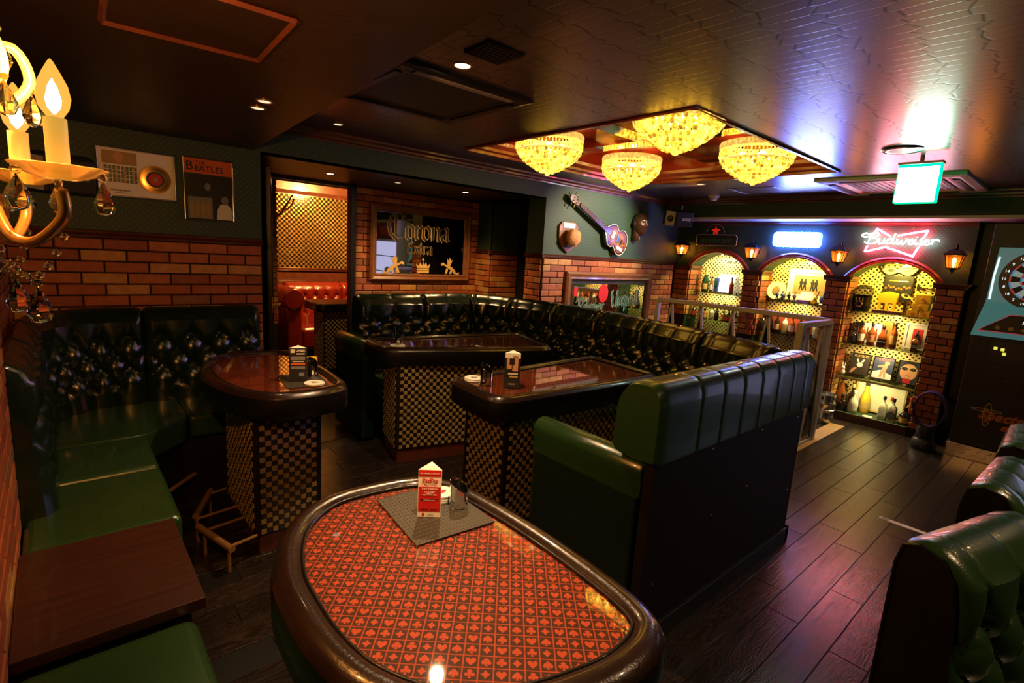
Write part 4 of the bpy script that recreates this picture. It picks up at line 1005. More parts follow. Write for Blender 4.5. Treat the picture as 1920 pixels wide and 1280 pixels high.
# ---- ceiling fittings
def downlight(x, y, z, r, label, mat='downlight_dim', grp='recessed downlights'):
    t = thing('downlight', label, 'downlight', (x, y, z), grp)
    mb = MB(); mb.lathe([(r*.72, .0), (r*.80, -.004), (r, -.004), (r, 0)], (x, y, z-.0005), 24, cap=False); mb.build('trim_ring', 'brass', t, smooth='auto')
    mb = MB(); mb.lathe([(.001, 0), (r*.74, 0), (r*.74, .0008), (.001, .0008)], (x, y, z-.003), 20, cap=False); mb.build('lens', mat, t)
downlight(1.316, 1.898, ZC, .042, 'lit round downlight in the dark ceiling below the slotted vent', 'downlight_on')
downlight(.685, 2.39, ZL, .034, 'brass-rimmed downlight in the low ceiling, upper of the close pair', 'downlight_dim')
downlight(.700, 2.54, ZL, .034, 'brass-rimmed downlight in the low ceiling, lower of the close pair', 'downlight_dim')
downlight(1.44, 3.46, ZC, .036, 'small dim downlight above the green wall near the doorway', 'downlight_dim')
for x, y, lab in ((1.768, 4.408, 'alcove downlight above the doorway'), (2.361, 4.341, 'alcove downlight above the left end of the large bar mirror'), (3.083, 4.302, 'alcove downlight above the right end of the large bar mirror')): downlight(x, y, ZL, .036, lab, 'downlight_on' if x < 1.8 or x > 3 else 'downlight_dim', 'alcove downlights')
for x, y, r, lab in ((4.51, 2.28, .05, 'downlight in the dark ceiling just right of the coffer corner'), (4.70, 2.72, .045, 'downlight between the coffer and the smoke detector'), (4.49, 3.52, .045, 'downlight close to the wall above the violin bass'), (4.868, .892, .05, 'downlight right of the lit exit sign')): downlight(x, y, ZC, r, lab, 'downlight_on' if y > 3.5 else 'downlight_dim')
t = thing('smoke_detector', 'round cream smoke detector on the ceiling near the loudspeaker', 'smoke detector', (5.55, 3.03, ZC))
mb = MB(); mb.lathe([(.06, 0), (.06, -.016), (.05, -.022), (.05, -.028)], (5.55, 3.03, ZC), 20, cap=False); mb.build('base', 'white_plastic', t, smooth='auto')
mb = MB(); mb.lathe([(.035, -.026), (.035, -.045), (.028, -.05), (.001, -.05)], (5.55, 3.03, ZC), 20, cap=False); mb.build('sensor_head', 'white_plastic', t, smooth='auto')
t = thing('round_ceiling_plate', 'round thin ceiling plate just behind the exit sign', 'ceiling plate', (3.84, .94, ZC))
mb = MB(); mb.lathe([(.10, 0), (.105, -.008), (.095, -.014), (.07, -.012)], (3.84, .94, ZC), 30, cap=False); mb.build('rim', 'chrome', t, smooth='auto')
mb = MB(); mb.lathe([(.001, -.012), (.072, -.012)], (3.84, .94, ZC), 30, cap=False); mb.build('grille', 'grey_plastic', t)
# slotted vent
t = thing('ceiling_vent', 'dark slotted air vent in the ceiling beside the lit downlight', 'vent', (1.31, 1.68, ZC))
mb = frame_mb((1.31, 1.683, ZC-.001), (1, 0, 0), (0, -1, 0), .17, .16, .012, .008); mb.build('frame', 'black_metal', t)
for i in range(6):
    mb = MB(); y = 1.625+.022*i; mb.box((1.235, y, ZC-.006), (1.385, y+.010, ZC-.001)); mb.build('slat', 'black_metal', t)
# black cassette in the ceiling
t = thing('ceiling_cassette', 'black recessed air-conditioning cassette in the dark ceiling', 'air conditioner', (1.46, 2.38, ZC))
mb = frame_mb((1.46, 2.385, ZC-.001), (1, 0, 0), (0, -1, 0), .74, .74, .11, .022); mb.build('frame', 'black_plastic', t)
mb = MB(); mb.box((1.19, 2.11, ZC-.012), (1.73, 2.66, ZC-.001)); mb.build('grille', 'black_paint', t, bevel=.004)
for a, b in (((1.19, 2.055), (1.73, 2.09)), ((1.19, 2.68), (1.73, 2.715)), ((1.125, 2.12), (1.16, 2.65)), ((1.76, 2.12), (1.795, 2.65))):
    mb = MB(); mb.box((*a, ZC-.026), (*b, ZC-.018)); mb.build('louver', 'grey_plastic' if a[1] < 2.1 and a[0] < 1.2 and b[0] > 1.5 else 'black_plastic', t, bevel=.002)
# pale cassette near the bar
t = thing('ceiling_cassette', 'pale four-way air-conditioning cassette near the bar arches', 'air conditioner', (5.30, 1.20, ZC))
mb = frame_mb((5.28, 1.26, ZC-.001), (1, 0, 0), (0, -1, 0), .98, .98, .16, .030); mb.build('frame', 'white_plastic', t)
mb = MB(); mb.box((4.96, .94, ZC-.020), (5.60, 1.58, ZC-.001)); gr = mb.build('grille', 'grey_plastic', t, bevel=.004)
for i in range(14):
    mb = MB(); y = .955+.044*i; mb.box((4.97, y, ZC-.024), (5.59, y+.012, ZC-.0195)); mb.build('slat', 'white_plastic', gr)
for a, b in (((4.96, .83), (5.60, .875)), ((4.96, 1.645), (5.60, 1.69)), ((4.85, .94), (4.895, 1.58)), ((5.665, .94), (5.71, 1.58))):
    mb = MB(); mb.box((*a, ZC-.034), (*b, ZC-.022)); mb.build('louver', 'black_plastic', t, bevel=.003)
t = thing('ceiling_hatch', 'square inspection hatch in the glossy ceiling before the bar wall', 'hatch', (5.35, 2.35, ZC))
mb = frame_mb((5.30, 2.42, ZC-.0005), (1, 0, 0), (0, -1, 0), .46, .46, .012, .004); mb.build('frame', 'black_metal', t); mb = MB(); mb.box((5.085, 2.205, ZC-.002), (5.515, 2.635, ZC-.0005)); mb.build('panel', 'ceiling_lacquer', t)
# ---- exit sign
t = thing('exit_sign', 'glowing white and green emergency exit box hanging from the ceiling', 'exit sign', (4.13, .895, 2.0))
mb = MB(); mb.box((4.10, .785, 2.005), (4.155, 1.005, 2.245)); mb.build('housing', 'exit_green', t, bevel=.004)
mb = MB(); mb.box((4.094, .792, 2.010), (4.101, .998, 2.222)); mb.build('lit_panel', 'exit_face', t)
mb = MB(); mb.box((4.09, .78, 2.240), (4.165, 1.01, 2.256)); mb.build('cap', 'white_plastic', t, bevel=.003)
mb = MB(); mb.cyl((4.128, .895, 2.25), .012, .04, 10); mb.build('hanger', 'white_plastic', t)
# ---- wall lanterns
def lantern(y, label):
    x, z = XR-.13, 1.70; t = thing('wall_lantern', label, 'lantern', (XR, y, z), 'wall lanterns between the arches')
    mb = MB(); mb.lathe([(.036, 0), (.036, -.010), (.018, -.016)], (XR-.001, y, z+.02), 16, axis='X'); mb.build('back_plate', 'black_metal', t)
    mb = MB(); mb.tube(smooth_path([(XR-.012, y, z+.03), (XR-.05, y, z+.09), (XR-.10, y, z+.15), (x, y, z+.135), (x, y, z+.105)], 5), .007, 8); mb.build('arm', 'black_metal', t, smooth=True)
    def sq(r, zz): return [(x+sx*r, y+sy*r, zz) for sx, sy in ((-1, -1), (1, -1), (1, 1), (-1, 1))]
    mb = MB(); vs = sq(.075, z+.055)+sq(.072, z+.065)+sq(.045, z+.098)+sq(.018, z+.112); mb.add(vs, [(i*4+j, i*4+(j+1) % 4, i*4+4+(j+1) % 4, i*4+4+j) for i in range(3) for j in range(4)]+[(3, 2, 1, 0), (12, 13, 14, 15)]); mb.sphere((x, y, z+.12), .012, 8, 6); mb.build('roof', 'black_metal', t)
    for j in range(4):
        a, b = sq(.062, z+.055)[j], sq(.040, z-.055)[j]; mb = MB(); mb.tube([a, b], .0042, 6); mb.build('corner_bar', 'black_metal', t)
        c, d = sq(.060, z+.055)[(j+1) % 4], sq(.038, z-.055)[(j+1) % 4]; a, b = sq(.060, z+.055)[j], sq(.038, z-.055)[j]
        mb = MB(); mb.add([a, c, d, b], [(0, 1, 2, 3)]); mb.build('pane', 'lantern_glass', t)
    mb = MB(); vs = sq(.046, z-.055)+sq(.046, z-.063)+sq(.016, z-.072)+sq(.012, z-.09); mb.add(vs, [(i*4+j, i*4+(j+1) % 4, i*4+4+(j+1) % 4, i*4+4+j) for i in range(3) for j in range(4)]+[(3, 2, 1, 0), (12, 13, 14, 15)]); mb.sphere((x, y, z-.098), .009, 8, 6); mb.build('base', 'black_metal', t)
    mb = MB(); mb.lathe([(.001, .038), (.010, .028), (.015, .012), (.012, -.008), (.007, -.018), (.007, -.05)], (x, y, z), 12, cap=False); mb.build('bulb', 'lantern_bulb', t, smooth=True)
lantern(3.665, 'black wall lantern in the corner left of the first arch'); lantern(2.765, 'black wall lantern between the first and second arches'); lantern(1.865, 'black wall lantern between the second and third arches'); lantern(.94, 'black wall lantern right of the third arch, before the dart machine')
# ---- neon signs
t = thing('neon_sign', 'red bow-tie neon sign with white script above the third arch', 'neon sign', (XR-.04, 1.42, 1.86)); NXf = XR-.045
def ny(pts, x=NXf): return [(x, y, z) for y, z in pts]
bow = [(1.475,1.925),(1.590,1.987),(1.622,1.935)]
mb = MB(); mb.tube(smooth_path(ny([(1.470,1.918),(1.585,1.985),(1.597,1.978),(1.618,1.925)]), 4), .0085, 8); mb.build('neon_tube', 'neon_red', t, smooth=True)
mb = MB(); mb.tube(smooth_path(ny([(1.415,1.925),(1.205,1.972),(1.192,1.962),(1.210,1.905)]), 4), .0085, 8); mb.build('neon_tube', 'neon_red', t, smooth=True)
mb = MB(); mb.tube(smooth_path(ny([(1.650,1.825),(1.662,1.775),(1.652,1.768),(1.505,1.812),(1.490,1.812),(1.275,1.738),(1.264,1.744),(1.232,1.832)]), 4), .0085, 8); mb.build('neon_tube', 'neon_red', t, smooth=True)
SCRIPT = [  # cursive strokes for the brand name, x to the right, unit = x-height
 [(.2,1.7),(-.6,1.9),(-1.1,1.5),(-.6,1.2),(.3,1.5),(.9,2.0)], [(.35,1.9),(.1,1.0),(-.15,0)], [(.3,1.85),(.9,2.1),(1.2,1.7),(.8,1.2),(.25,1.05),(.9,1.0),(1.1,.5),(.7,.0),(-.2,.05),(-.6,.25)],
 [(1.45,.95),(1.35,.3),(1.6,.0),(2.0,.35),(2.15,.95),(2.1,.2),(2.4,.1)], [(3.2,.8),(2.8,.95),(2.5,.5),(2.7,.05),(3.1,.4),(3.45,1.9),(3.25,.3),(3.5,.05),(3.75,.3)],
 [(3.85,.95),(3.8,.2),(4.1,.05),(4.4,.7),(4.4,.15),(4.7,.05),(5.0,.6),(5.05,.95),(5.3,.8)], [(5.4,.4),(5.8,.6),(5.75,.95),(5.4,.8),(5.35,.2),(5.7,.0),(6.05,.25)], [(6.2,.9),(6.15,.2),(6.4,.05),(6.6,.3)], [(6.33,1.3),(6.36,1.38)],
 [(6.75,.6),(6.95,1.05),(7.0,.4),(6.8,.02),(7.2,.1),(7.4,.4)], [(7.4,.4),(7.8,.6),(7.75,.95),(7.4,.8),(7.35,.2),(7.7,.0),(8.05,.3)], [(8.15,.8),(8.3,.95),(8.25,.1),(8.4,.75),(8.75,.95),(9.1,.75)]]
for s in SCRIPT:
    q = [(1.655-(x+.2)*.061, 1.845+z*.052+ .012*0 - .0*x) for x, z in s]; mb = MB(); mb.tube(smooth_path(ny(q, NXf-.012), 5), .0052, 6); mb.build('script_tube', 'neon_white', t, smooth=True)
for y, z in ((1.57, 2.0), (1.30, 2.0), (1.50, 1.79), (1.33, 1.74)):
    mb = MB(); mb.cyl((NXf, y, z), .004, .045, 8, axis='X'); mb.build('standoff', 'chrome', t)
t = thing('neon_sign', 'blazing blue-white rounded rectangular neon sign above the middle arch', 'neon sign', (XR-.03, 2.335, 1.86))
rp_ = rrect(-.235, -.072, .235, .072, .03, 4)
mb = MB(); mb.tube([(XR-.05, 2.335+x, 1.866+z) for x, z in rp_], .008, 8, closed=True); mb.build('border_tube', 'neon_blue', t, smooth=True)
mb = MB(); mb.plate(rrect(-.222, -.060, .222, .060, .02, 4), (XR-.03, 2.335, 1.866), (0, -1, 0), (0, 0, 1), .012); mb.build('lit_panel', 'neon_panel', t)
mb = MB(); mb.tube([(XR-.010, 2.335+x*1.03, 1.866+z*1.06) for x, z in rp_], .005, 8, closed=True); mb.build('halo_tube', 'neon_blue', t, smooth=True)
for y in (2.46, 2.38, 2.29, 2.21):
    for z in (1.956, 1.776): mb = MB(); mb.cyl((XR-.05, y, z), .004, .05, 6, axis='X'); mb.build('standoff', 'chrome', t)
t = thing('beer_sign', 'unlit beer sign with a red star on a round crest above the first arch', 'sign', (XR-.02, 3.26, 1.86))
mb = MB(); mb.plate(rrect(-.265, -.068, .265, .068, .03, 5), (XR-.001, 3.263, 1.836), (0, -1, 0), (0, 0, 1), .04); mb.build('plate', 'black_plastic', t, bevel=.006)
mb = MB(); mb.tube([(XR-.046, 3.263-x, 1.836+z) for x, z in rrect(-.262, -.065, .262, .065, .03, 5)], .007, 8, closed=True); mb.build('rim_tube', 'steel', t, smooth=True)
mb = MB(); mb.plate([(.11*math.cos(a), .11*math.sin(a)) for a in [2*PI*i/24 for i in range(24)]], (XR-.001, 3.285, 1.915), (0, -1, 0), (0, 0, 1), .036); mb.build('crest', 'black_plastic', t, bevel=.005)
mb = MB(); mb.tube([(XR-.04, 3.285-.115*math.cos(a), 1.915+.115*math.sin(a)) for a in [PI*i/16 for i in range(17)]], .005, 8); mb.build('crest_rim', 'steel', t, smooth=True)
star = [((.062 if i % 2 == 0 else .025)*math.sin(PI*i/5), (.062 if i % 2 == 0 else .025)*math.cos(PI*i/5)) for i in range(10)]
pm('star_red_glow', (.75, .03, .012), .35, emis=(1, .03, .01), es=.35)  # faint glow put into the star's material; the sign itself is unlit
mb = MB(); mb.plate(star, (XR-.037, 3.285, 1.945), (0, -1, 0), (0, 0, 1), .006); mb.build('star', 'star_red_glow', t)
mb = MB()
for i in range(9):
    y = 3.44-.043*i; mb.plate(rrect(-.013, -.026, .013, .026, .008, 3), (XR-.041, y, 1.83), (0, -1, 0), (0, 0, 1), .003)
mb.build('relief_band', 'ink_green', t)
mb = MB(); mb.cyl((XR-.03, 3.33, 1.765), .005, .04, 8); mb.build('pull_switch', 'chrome', t)
# ================================================================ WALL DECORATION
GLY = {
 'C': ([[(1.25,1.45),(1.15,1.8),(.75,1.95),(.3,1.65),(.02,1.0),(.2,.3),(.7,-.08),(1.15,.1)], [(.62,1.75),(.62,.25)], [(.9,1.6),(1.3,1.85),(1.45,1.7)]], 1.45),
 'o': ([[(.02,.85),(.02,.18),(.3,-.05),(.55,.15),(.55,.82),(.27,1.05),(.02,.85)]], .78), 'r': ([[(.05,1.0),(.05,.1),(.18,-.02)], [(.05,.72),(.34,1.03),(.48,.86)]], .62),
 'n': ([[(.05,1.0),(.05,.02)], [(.05,.75),(.35,1.02),(.55,.85),(.55,.08),(.68,-.02)]], .82), 'a': ([[(.05,.85),(.35,1.05),(.55,.85),(.55,.1),(.68,-.02)], [(.55,.6),(.15,.5),(.02,.22),(.2,-.05),(.55,.2)]], .8),
 'E': ([[(.85,1.40),(.25,1.5),(.1,.9),(.1,.2),(.45,-.05),(.9,.15)], [(.1,.8),(.6,.8)]], 1.05), 'x': ([[(.0,.95),(.5,.03)], [(.5,.95),(.0,.05)]], .68), 't': ([[(.2,1.4),(.2,.15),(.38,-.02),(.5,.1)], [(0,.95),(.45,.95)]], .62),
 'P': ([[(.3,1.75),(.3,.1),(.1,-.25)], [(-.15,1.35),(.2,1.85),(.8,1.8),(1.05,1.3),(.8,.85),(.35,.8)]], 1.2), 'i': ([[(.1,1.0),(.1,.1),(.25,-.02)], [(.1,1.35),(.14,1.45)]], .4), 'l': ([[(.1,1.7),(.1,.12),(.26,-.02)]], .42),
 's': ([[(.5,.88),(.25,1.03),(.04,.8),(.5,.3),(.28,-.05),(.02,.1)]], .68), 'e': ([[(.04,.5),(.5,.62),(.45,.95),(.2,1.03),(.02,.7),(.05,.2),(.28,-.05),(.55,.15)]], .72), 'U': ([[(.1,1.8),(.0,1.3),(.2,.9),(.15,.3),(.5,-.05),(.95,.25)], [(.95,1.75),(.95,.1),(1.12,-.02)]], 1.3),
 'q': ([[(.55,.85),(.27,1.05),(.02,.82),(.02,.2),(.3,-.02),(.55,.2)], [(.55,1.0),(.55,-.6)]], .8), 'u': ([[(.05,1.0),(.05,.18),(.28,-.05),(.55,.2)], [(.55,1.0),(.55,.1),(.68,-.02)]], .82), ' ': ([], .5)}
def blackletter(word, o, r, u, h, parent, mats, nib=(.105, .06), stretch=1., name='lettering'):
    """word in broad-nib strokes: wide pale edge below, dark core on top; o = left end of the baseline"""
    for k, (mat, grow, off) in enumerate(((mats[0], 1.28, .0004), (mats[1], 1., .0016))):
        mb = MB(); x = 0; n = Vector(r).normalized().cross(Vector(u).normalized())
        for c in word:
            sts, adv = GLY[c]
            for st in sts: stroke_nib(mb, [((x+a)*h*stretch, b*h) for a, b in st], Vector(o)+n*off, r, u, (nib[0]*h*grow, nib[1]*h*grow), .0008)
            x += adv
        mb.build(name, mat, parent)
def emblem(polys, o, r, u, s, mat, parent, name):
    mb = MB()
    for p in polys: mb.plate([(x*s, y*s) for x, y in p], o, r, u, .0012)
    mb.build(name, mat, parent)
EX, EZ = (1, 0, 0), (0, 0, 1)
# ---- large bar mirror in the alcove
mz = 1.548; t = thing('bar_mirror', 'large wood-framed bar mirror with black gothic lettering on the alcove brick wall', 'mirror', (3.09, 5.09, mz))
frame_mb((3.09, 5.085, mz), EX, EZ, 1.275, .79, .075, .045).build('frame', 'frame_wood', t)
mb = MB(); mb.box((2.52, 5.078, mz-.325), (3.66, 5.084, mz+.325)); mb.build('mirror_pane', 'mirror', t)
O = Vector((0, 5.077, 0))
blackletter('Corona', (2.66, 5.077, mz+.055), EX, EZ, .150, t, ('ink_gold', 'ink_black'))
blackletter('Extra', (2.90, 5.077, mz-.10), EX, EZ, .085, t, ('ink_gold', 'ink_black'))
griff = [[(-.9,-.45),(-.6,-.5),(-.5,-.2),(-.1,-.1),(.2,.1),(.45,.25),(.75,.2),(.8,.35),(.55,.5),(.35,.35),(.0,.25),(-.4,.1),(-.7,-.15)], [(-.2,.2),(-.45,.75),(-.25,.65),(-.15,.95),(0,.65),(.12,.85),(.1,.3)], [(-.5,-.2),(-.35,-.5),(-.1,-.5),(-.25,-.15)], [(.0,-.1),(.1,-.5),(.35,-.5),(.2,0)], [(-.9,-.45),(-1.15,-.3),(-1.2,-.5),(-1.0,-.6),(-.7,-.55)]]
crown_ = [[(-.6,-.5),(.6,-.5),(.65,-.3),(-.65,-.3)], [(-.62,-.25),(.62,-.25),(.62,-.1),(-.62,-.1)], [(-.62,-.05),(-.75,.35),(-.45,.1),(-.3,.45),(-.1,.15),(0,.55),(.1,.15),(.3,.45),(.45,.1),(.75,.35),(.62,-.05)], [(-.05,.55),(.05,.55),(.05,.85),(-.05,.85)], [(-.12,.65),(.12,.65),(.12,.75),(-.12,.75)]]
emblem(crown_, (3.10, 5.077, mz-.245), EX, EZ, .125, 'ink_gold', t, 'crown_emblem')
emblem(griff, (3.44, 5.077, mz-.245), (-1, 0, 0), EZ, .13, 'ink_gold', t, 'griffin_emblem'); emblem(griff, (2.76, 5.077, mz-.245), EX, EZ, .13, 'ink_gold', t, 'griffin_emblem')
# ---- second mirror on the right part of the back wall
t = thing('bar_mirror', 'wood-framed beer mirror with green gothic lettering and red seal behind the booth', 'mirror', (4.83, 3.785, 1.0)); pz = .985
frame_mb((4.83, 3.787, pz), EX, EZ, 1.57, .775, .095, .05).build('frame', 'frame_wood', t)
mb = MB(); mb.box((4.12, 3.780, pz-.31), (5.54, 3.786, pz+.31)); mb.build('backing', 'ink_black', t)
mb = MB(); mb.box((4.17, 3.776, pz-.26), (5.49, 3.781, pz+.255)); mb.build('mirror_pane', 'mirror', t)
mb = MB(); mb.plate([(.085*math.cos(a), .105*math.sin(a)) for a in [2*PI*i/20 for i in range(20)]], (4.70, 3.7745, pz+.15), EX, EZ, .004); mb.build('red_seal', 'ink_red', t)
blackletter('Pilsner', (4.27, 3.7745, pz-.07), EX, (0, 0, 1), .095, t, ('ink_white', 'ink_green'), (.12, .07), 1.02)
blackletter('Urquell', (4.86, 3.7745, pz-.005), (1, 0, .03), EZ, .105, t, ('ink_white', 'ink_green'), (.12, .07), 1.02)
mb = MB(); mb.plate([(0, 0), (.06, 0), (.06, .10), (0, .10)], (4.20, 3.7745, pz+.12), EX, EZ, .001); mb.build('corner_mark', 'ink_red', t)
# ---- violin bass
t = thing('violin_bass', 'sunburst violin-shaped electric bass hung diagonally on the green wall', 'guitar', (4.5, 3.74, 1.8))
A = Vector((3.99, 0, 2.135)); B = Vector((4.965, 0, 1.665)); ax = (B-A).normalized(); GL = (B-A).length; dn = Vector((0, -1, 0)); sd = ax.cross(dn)
gx = lambda s_, w_, d_: A+ax*s_+sd*w_+Vector((0, 3.778-d_, 0))
half = [(.0,.0),(.012,.07),(.045,.118),(.10,.142),(.15,.135),(.19,.105),(.215,.10),(.235,.11),(.255,.125),(.30,.128),(.345,.105),(.385,.062),(.415,.03)]
s0 = GL-.43; out = [(s0+.43-a, w_) for a, w_ in half]; out = smooth_path([(a, b) for a, b in out]+[(a, -b) for a, b in reversed(out[1:])], 3, True)
def gplate(poly, d0, d1, nm, mat, par=None, **k):
    mb = MB(); n = len(poly); mb.add([gx(a, b, d0) for a, b in poly]+[gx(a, b, d1) for a, b in poly], [(i, (i+1) % n, n+(i+1) % n, n+i) for i in range(n)]+[tuple(range(n)), tuple(range(2*n-1, n-1, -1))]); return mb.build(nm, mat, par or t, **k)
pm('sunburst_edge', (.045, .014, .006), .15, coat=1.); pm('sunburst_mid', (.13, .035, .007), .38, coat=.1); pm('sunburst_core', (.28, .10, .018), .38, coat=.1)
out = [tuple(q) for q in out]
bd = gplate(out, .012, .058, 'body', 'sunburst_edge', bevel=.006)
def shrink(poly, f, c): return [(c[0]+(a-c[0])*f, c[1]+(b-c[1])*f) for a, b in poly]
cc = (s0+.215, 0); gplate(shrink(out, .86, cc), .055, .0615, 'top_burst', 'sunburst_mid', bd); gplate(shrink(out, .62, cc), .061, .0635, 'top_burst', 'sunburst_core', bd)
mb = MB(); mb.tube([gx(a, b, .056) for a, b in out], .0024, 6, closed=True); mb.build('binding', 'ink_white', bd)
gplate([(.16, .021), (s0+.03, .026), (s0+.03, -.026), (.16, -.021)], .030, .056, 'neck', 'sunburst_mid', bevel=.004)
fb = gplate([(.16, .022), (s0+.10, .028), (s0+.10, -.028), (.16, -.022)], .057, .064, 'fingerboard', 'mahogany')
for i in range(16):
    q = .16+(s0-.06)*(1-.5**((i+1)/9.)); mb = MB(); mb.tube([gx(q, .024, .065), gx(q, -.024, .065)], .0015, 5); mb.build('fret', 'steel', fb)
hs_ = gplate([(.165, .022), (.12, .030), (.05, .040), (.01, .034), (-.01, .012), (0, 0), (-.01, -.012), (.01, -.034), (.05, -.040), (.12, -.030), (.165, -.022)], .030, .050, 'headstock', 'sunburst_mid', bevel=.003)
for q in (.05, .10):
    for sg in (-1, 1):
        mb = MB(); mb.tube([gx(q, sg*.034, .040), gx(q, sg*.062, .040)], .004, 6); mb.sphere(gx(q, sg*.068, .040), .011, 8, 5, sc=(1, .6, 1)); mb.tube([gx(q, sg*.018, .048), gx(q, sg*.018, .062)], .006, 8); mb.build('tuner', 'chrome', hs_)
for q in (s0+.135, s0+.235): gplate([(q-.022, .042), (q+.022, .042), (q+.022, -.042), (q-.022, -.042)], .062, .075, 'pickup', 'chrome', bevel=.003)
gplate([(s0+.30, .035), (s0+.315, .035), (s0+.315, -.035), (s0+.30, -.035)], .062, .080, 'bridge', 'mahogany')
gplate([(s0+.345, .022), (s0+.42, .010), (s0+.42, -.010), (s0+.345, -.022)], .064, .072, 'tailpiece', 'chrome')
gplate([(s0+.27, .060), (s0+.38, .050), (s0+.38, .085), (s0+.27, .095)], .063, .068, 'control_plate', 'ink_white', bevel=.002)
for k in range(4):
    w_ = -.016+.0107*k; mb = MB(); mb.tube([gx(.03+.02*k, w_, .060), gx(.16, w_, .068), gx(s0+.31, w_*1.3, .081), gx(s0+.36, w_, .072)], .0013, 4); mb.build('string', 'steel', t)
# ---- shield plaque with fur
t = thing('shield_plaque', 'wooden shield plaque with an orange fur tail mounted left of the bass', 'plaque', (4.04, 3.77, 1.72))
sh = [(-.145,.10),(-.12,.12),(-.10,.145),(.10,.145),(.12,.12),(.145,.10),(.14,.0),(.12,-.07),(.07,-.13),(0,-.175),(-.07,-.13),(-.12,-.07),(-.14,0)]
mb = MB(); mb.plate(sh, (4.04, 3.791, 1.735), EX, EZ, .022); mb.build('shield', 'frame_wood', t, bevel=.006)
mb = MB(); mb.plate([(-.085,.085),(.085,.085),(.09,.135),(-.09,.135)], (4.04, 3.768, 1.735), EX, EZ, .003); mb.build('pale_band', 'ink_white', t)
mb = MB(); n0 = len(mb.v); mb.sphere((0, 0, 0), 1, 28, 20)
for i, p in enumerate(mb.v):
    f = 1+.10*math.sin(9*p.x+5*p.z)*math.cos(8*p.z+3*p.x)+random.uniform(-.05, .05); mb.v[i] = Vector((4.06+p.x*.098*f, 3.715+p.y*.055*f, 1.722+p.z*.088*f))
furb = mb.build('fur_ball', 'fur', t, smooth=True)
mb = MB()
for i in range(500):
    a, b = random.uniform(0, 2*PI), math.acos(random.uniform(-1, 1)); d = Vector((math.sin(b)*math.cos(a), -abs(math.sin(b)*math.sin(a)), math.cos(b)))
    p = Vector((4.06+d.x*.093, 3.715+d.y*.052, 1.722+d.z*.083)); q = p+Vector((d.x*.02+random.uniform(-.01, .012), d.y*.014, d.z*.02+random.uniform(-.012, .006))); sdv = d.cross(Vector((0, 0, 1))).normalized()*.0018
    mb.add([p-sdv, p+sdv, q], [(0, 1, 2)])
mb.build('fur_hairs', 'fur', furb, kind='stuff')
mb = MB(); mb.plate([(-.05,-.009),(.05,-.009),(.05,.009),(-.05,.009)], (4.045, 3.768, 1.627), EX, EZ, .003); mb.build('name_plate', 'ink_black', t)
# ---- bronze mask
t = thing('bronze_mask', 'dark bronze wall mask of a man in three-quarter view right of the bass', 'mask', (5.18, 3.76, 1.93))
mb = MB(); seg, rg = 36, 28; vs = []
for i in range(rg+1):
    th = PI*i/rg
    for j in range(seg):
        ph = 2*PI*j/seg; x, y, z = math.sin(th)*math.cos(ph), math.sin(th)*math.sin(ph), math.cos(th)
        fr_ = max(0, -y); X_ = x*.085*(1-.22*max(0, -z)); Z_ = z*.125; Y_ = y*.095
        g = lambda cx_, cz_, sx, sz: math.exp(-((x-cx_)/sx)**2-((z-cz_)/sz)**2)*fr_
        Y_ -= .034*g(0, -.12, .14, .22)+.016*g(0, .12, .10, .3)+.016*g(0, -.48, .26, .06)+.014*g(0, -.60, .24, .06)+.02*g(0, -.82, .3, .14)+.014*g(0, .30, .6, .10)
        Y_ += .020*(g(.34, .13, .18, .10)+g(-.34, .13, .18, .10))+.008*g(0, -.54, .3, .025)+.012*(g(.55, -.4, .2, .25)+g(-.55, -.4, .2, .25))
        vs.append((X_, Y_, Z_))
fs = [(i*seg+j, i*seg+(j+1) % seg, (i+1)*seg+(j+1) % seg, (i+1)*seg+j) for i in range(rg) for j in range(seg)]
mb.xf = Matrix.Translation((5.185, 3.715, 1.945)) @ Matrix.Rotation(math.radians(-6), 4, 'Z') @ Matrix.Diagonal((1.0, 1.0, 1.05, 1)); mb.add(vs, fs); mb.build('face', 'bronze_face', t, smooth=True)
mb = MB(); mb.lathe([(.050, .05), (.044, 0), (.048, -.05), (.03, -.075)], (5.17, 3.742, 1.83), 18); mb.build('neck', 'bronze_face', t, smooth='auto')
for sg in (-1, 1):
    mb = MB(mb.xf) if False else MB(Matrix.Translation((5.185, 3.715, 1.945)) @ Matrix.Rotation(math.radians(-6), 4, 'Z')); mb.sphere((sg*.087, .005, .0), .022, 10, 8, sc=(.45, .8, 1.3)); mb.build('ear', 'bronze_face', t, smooth=True)
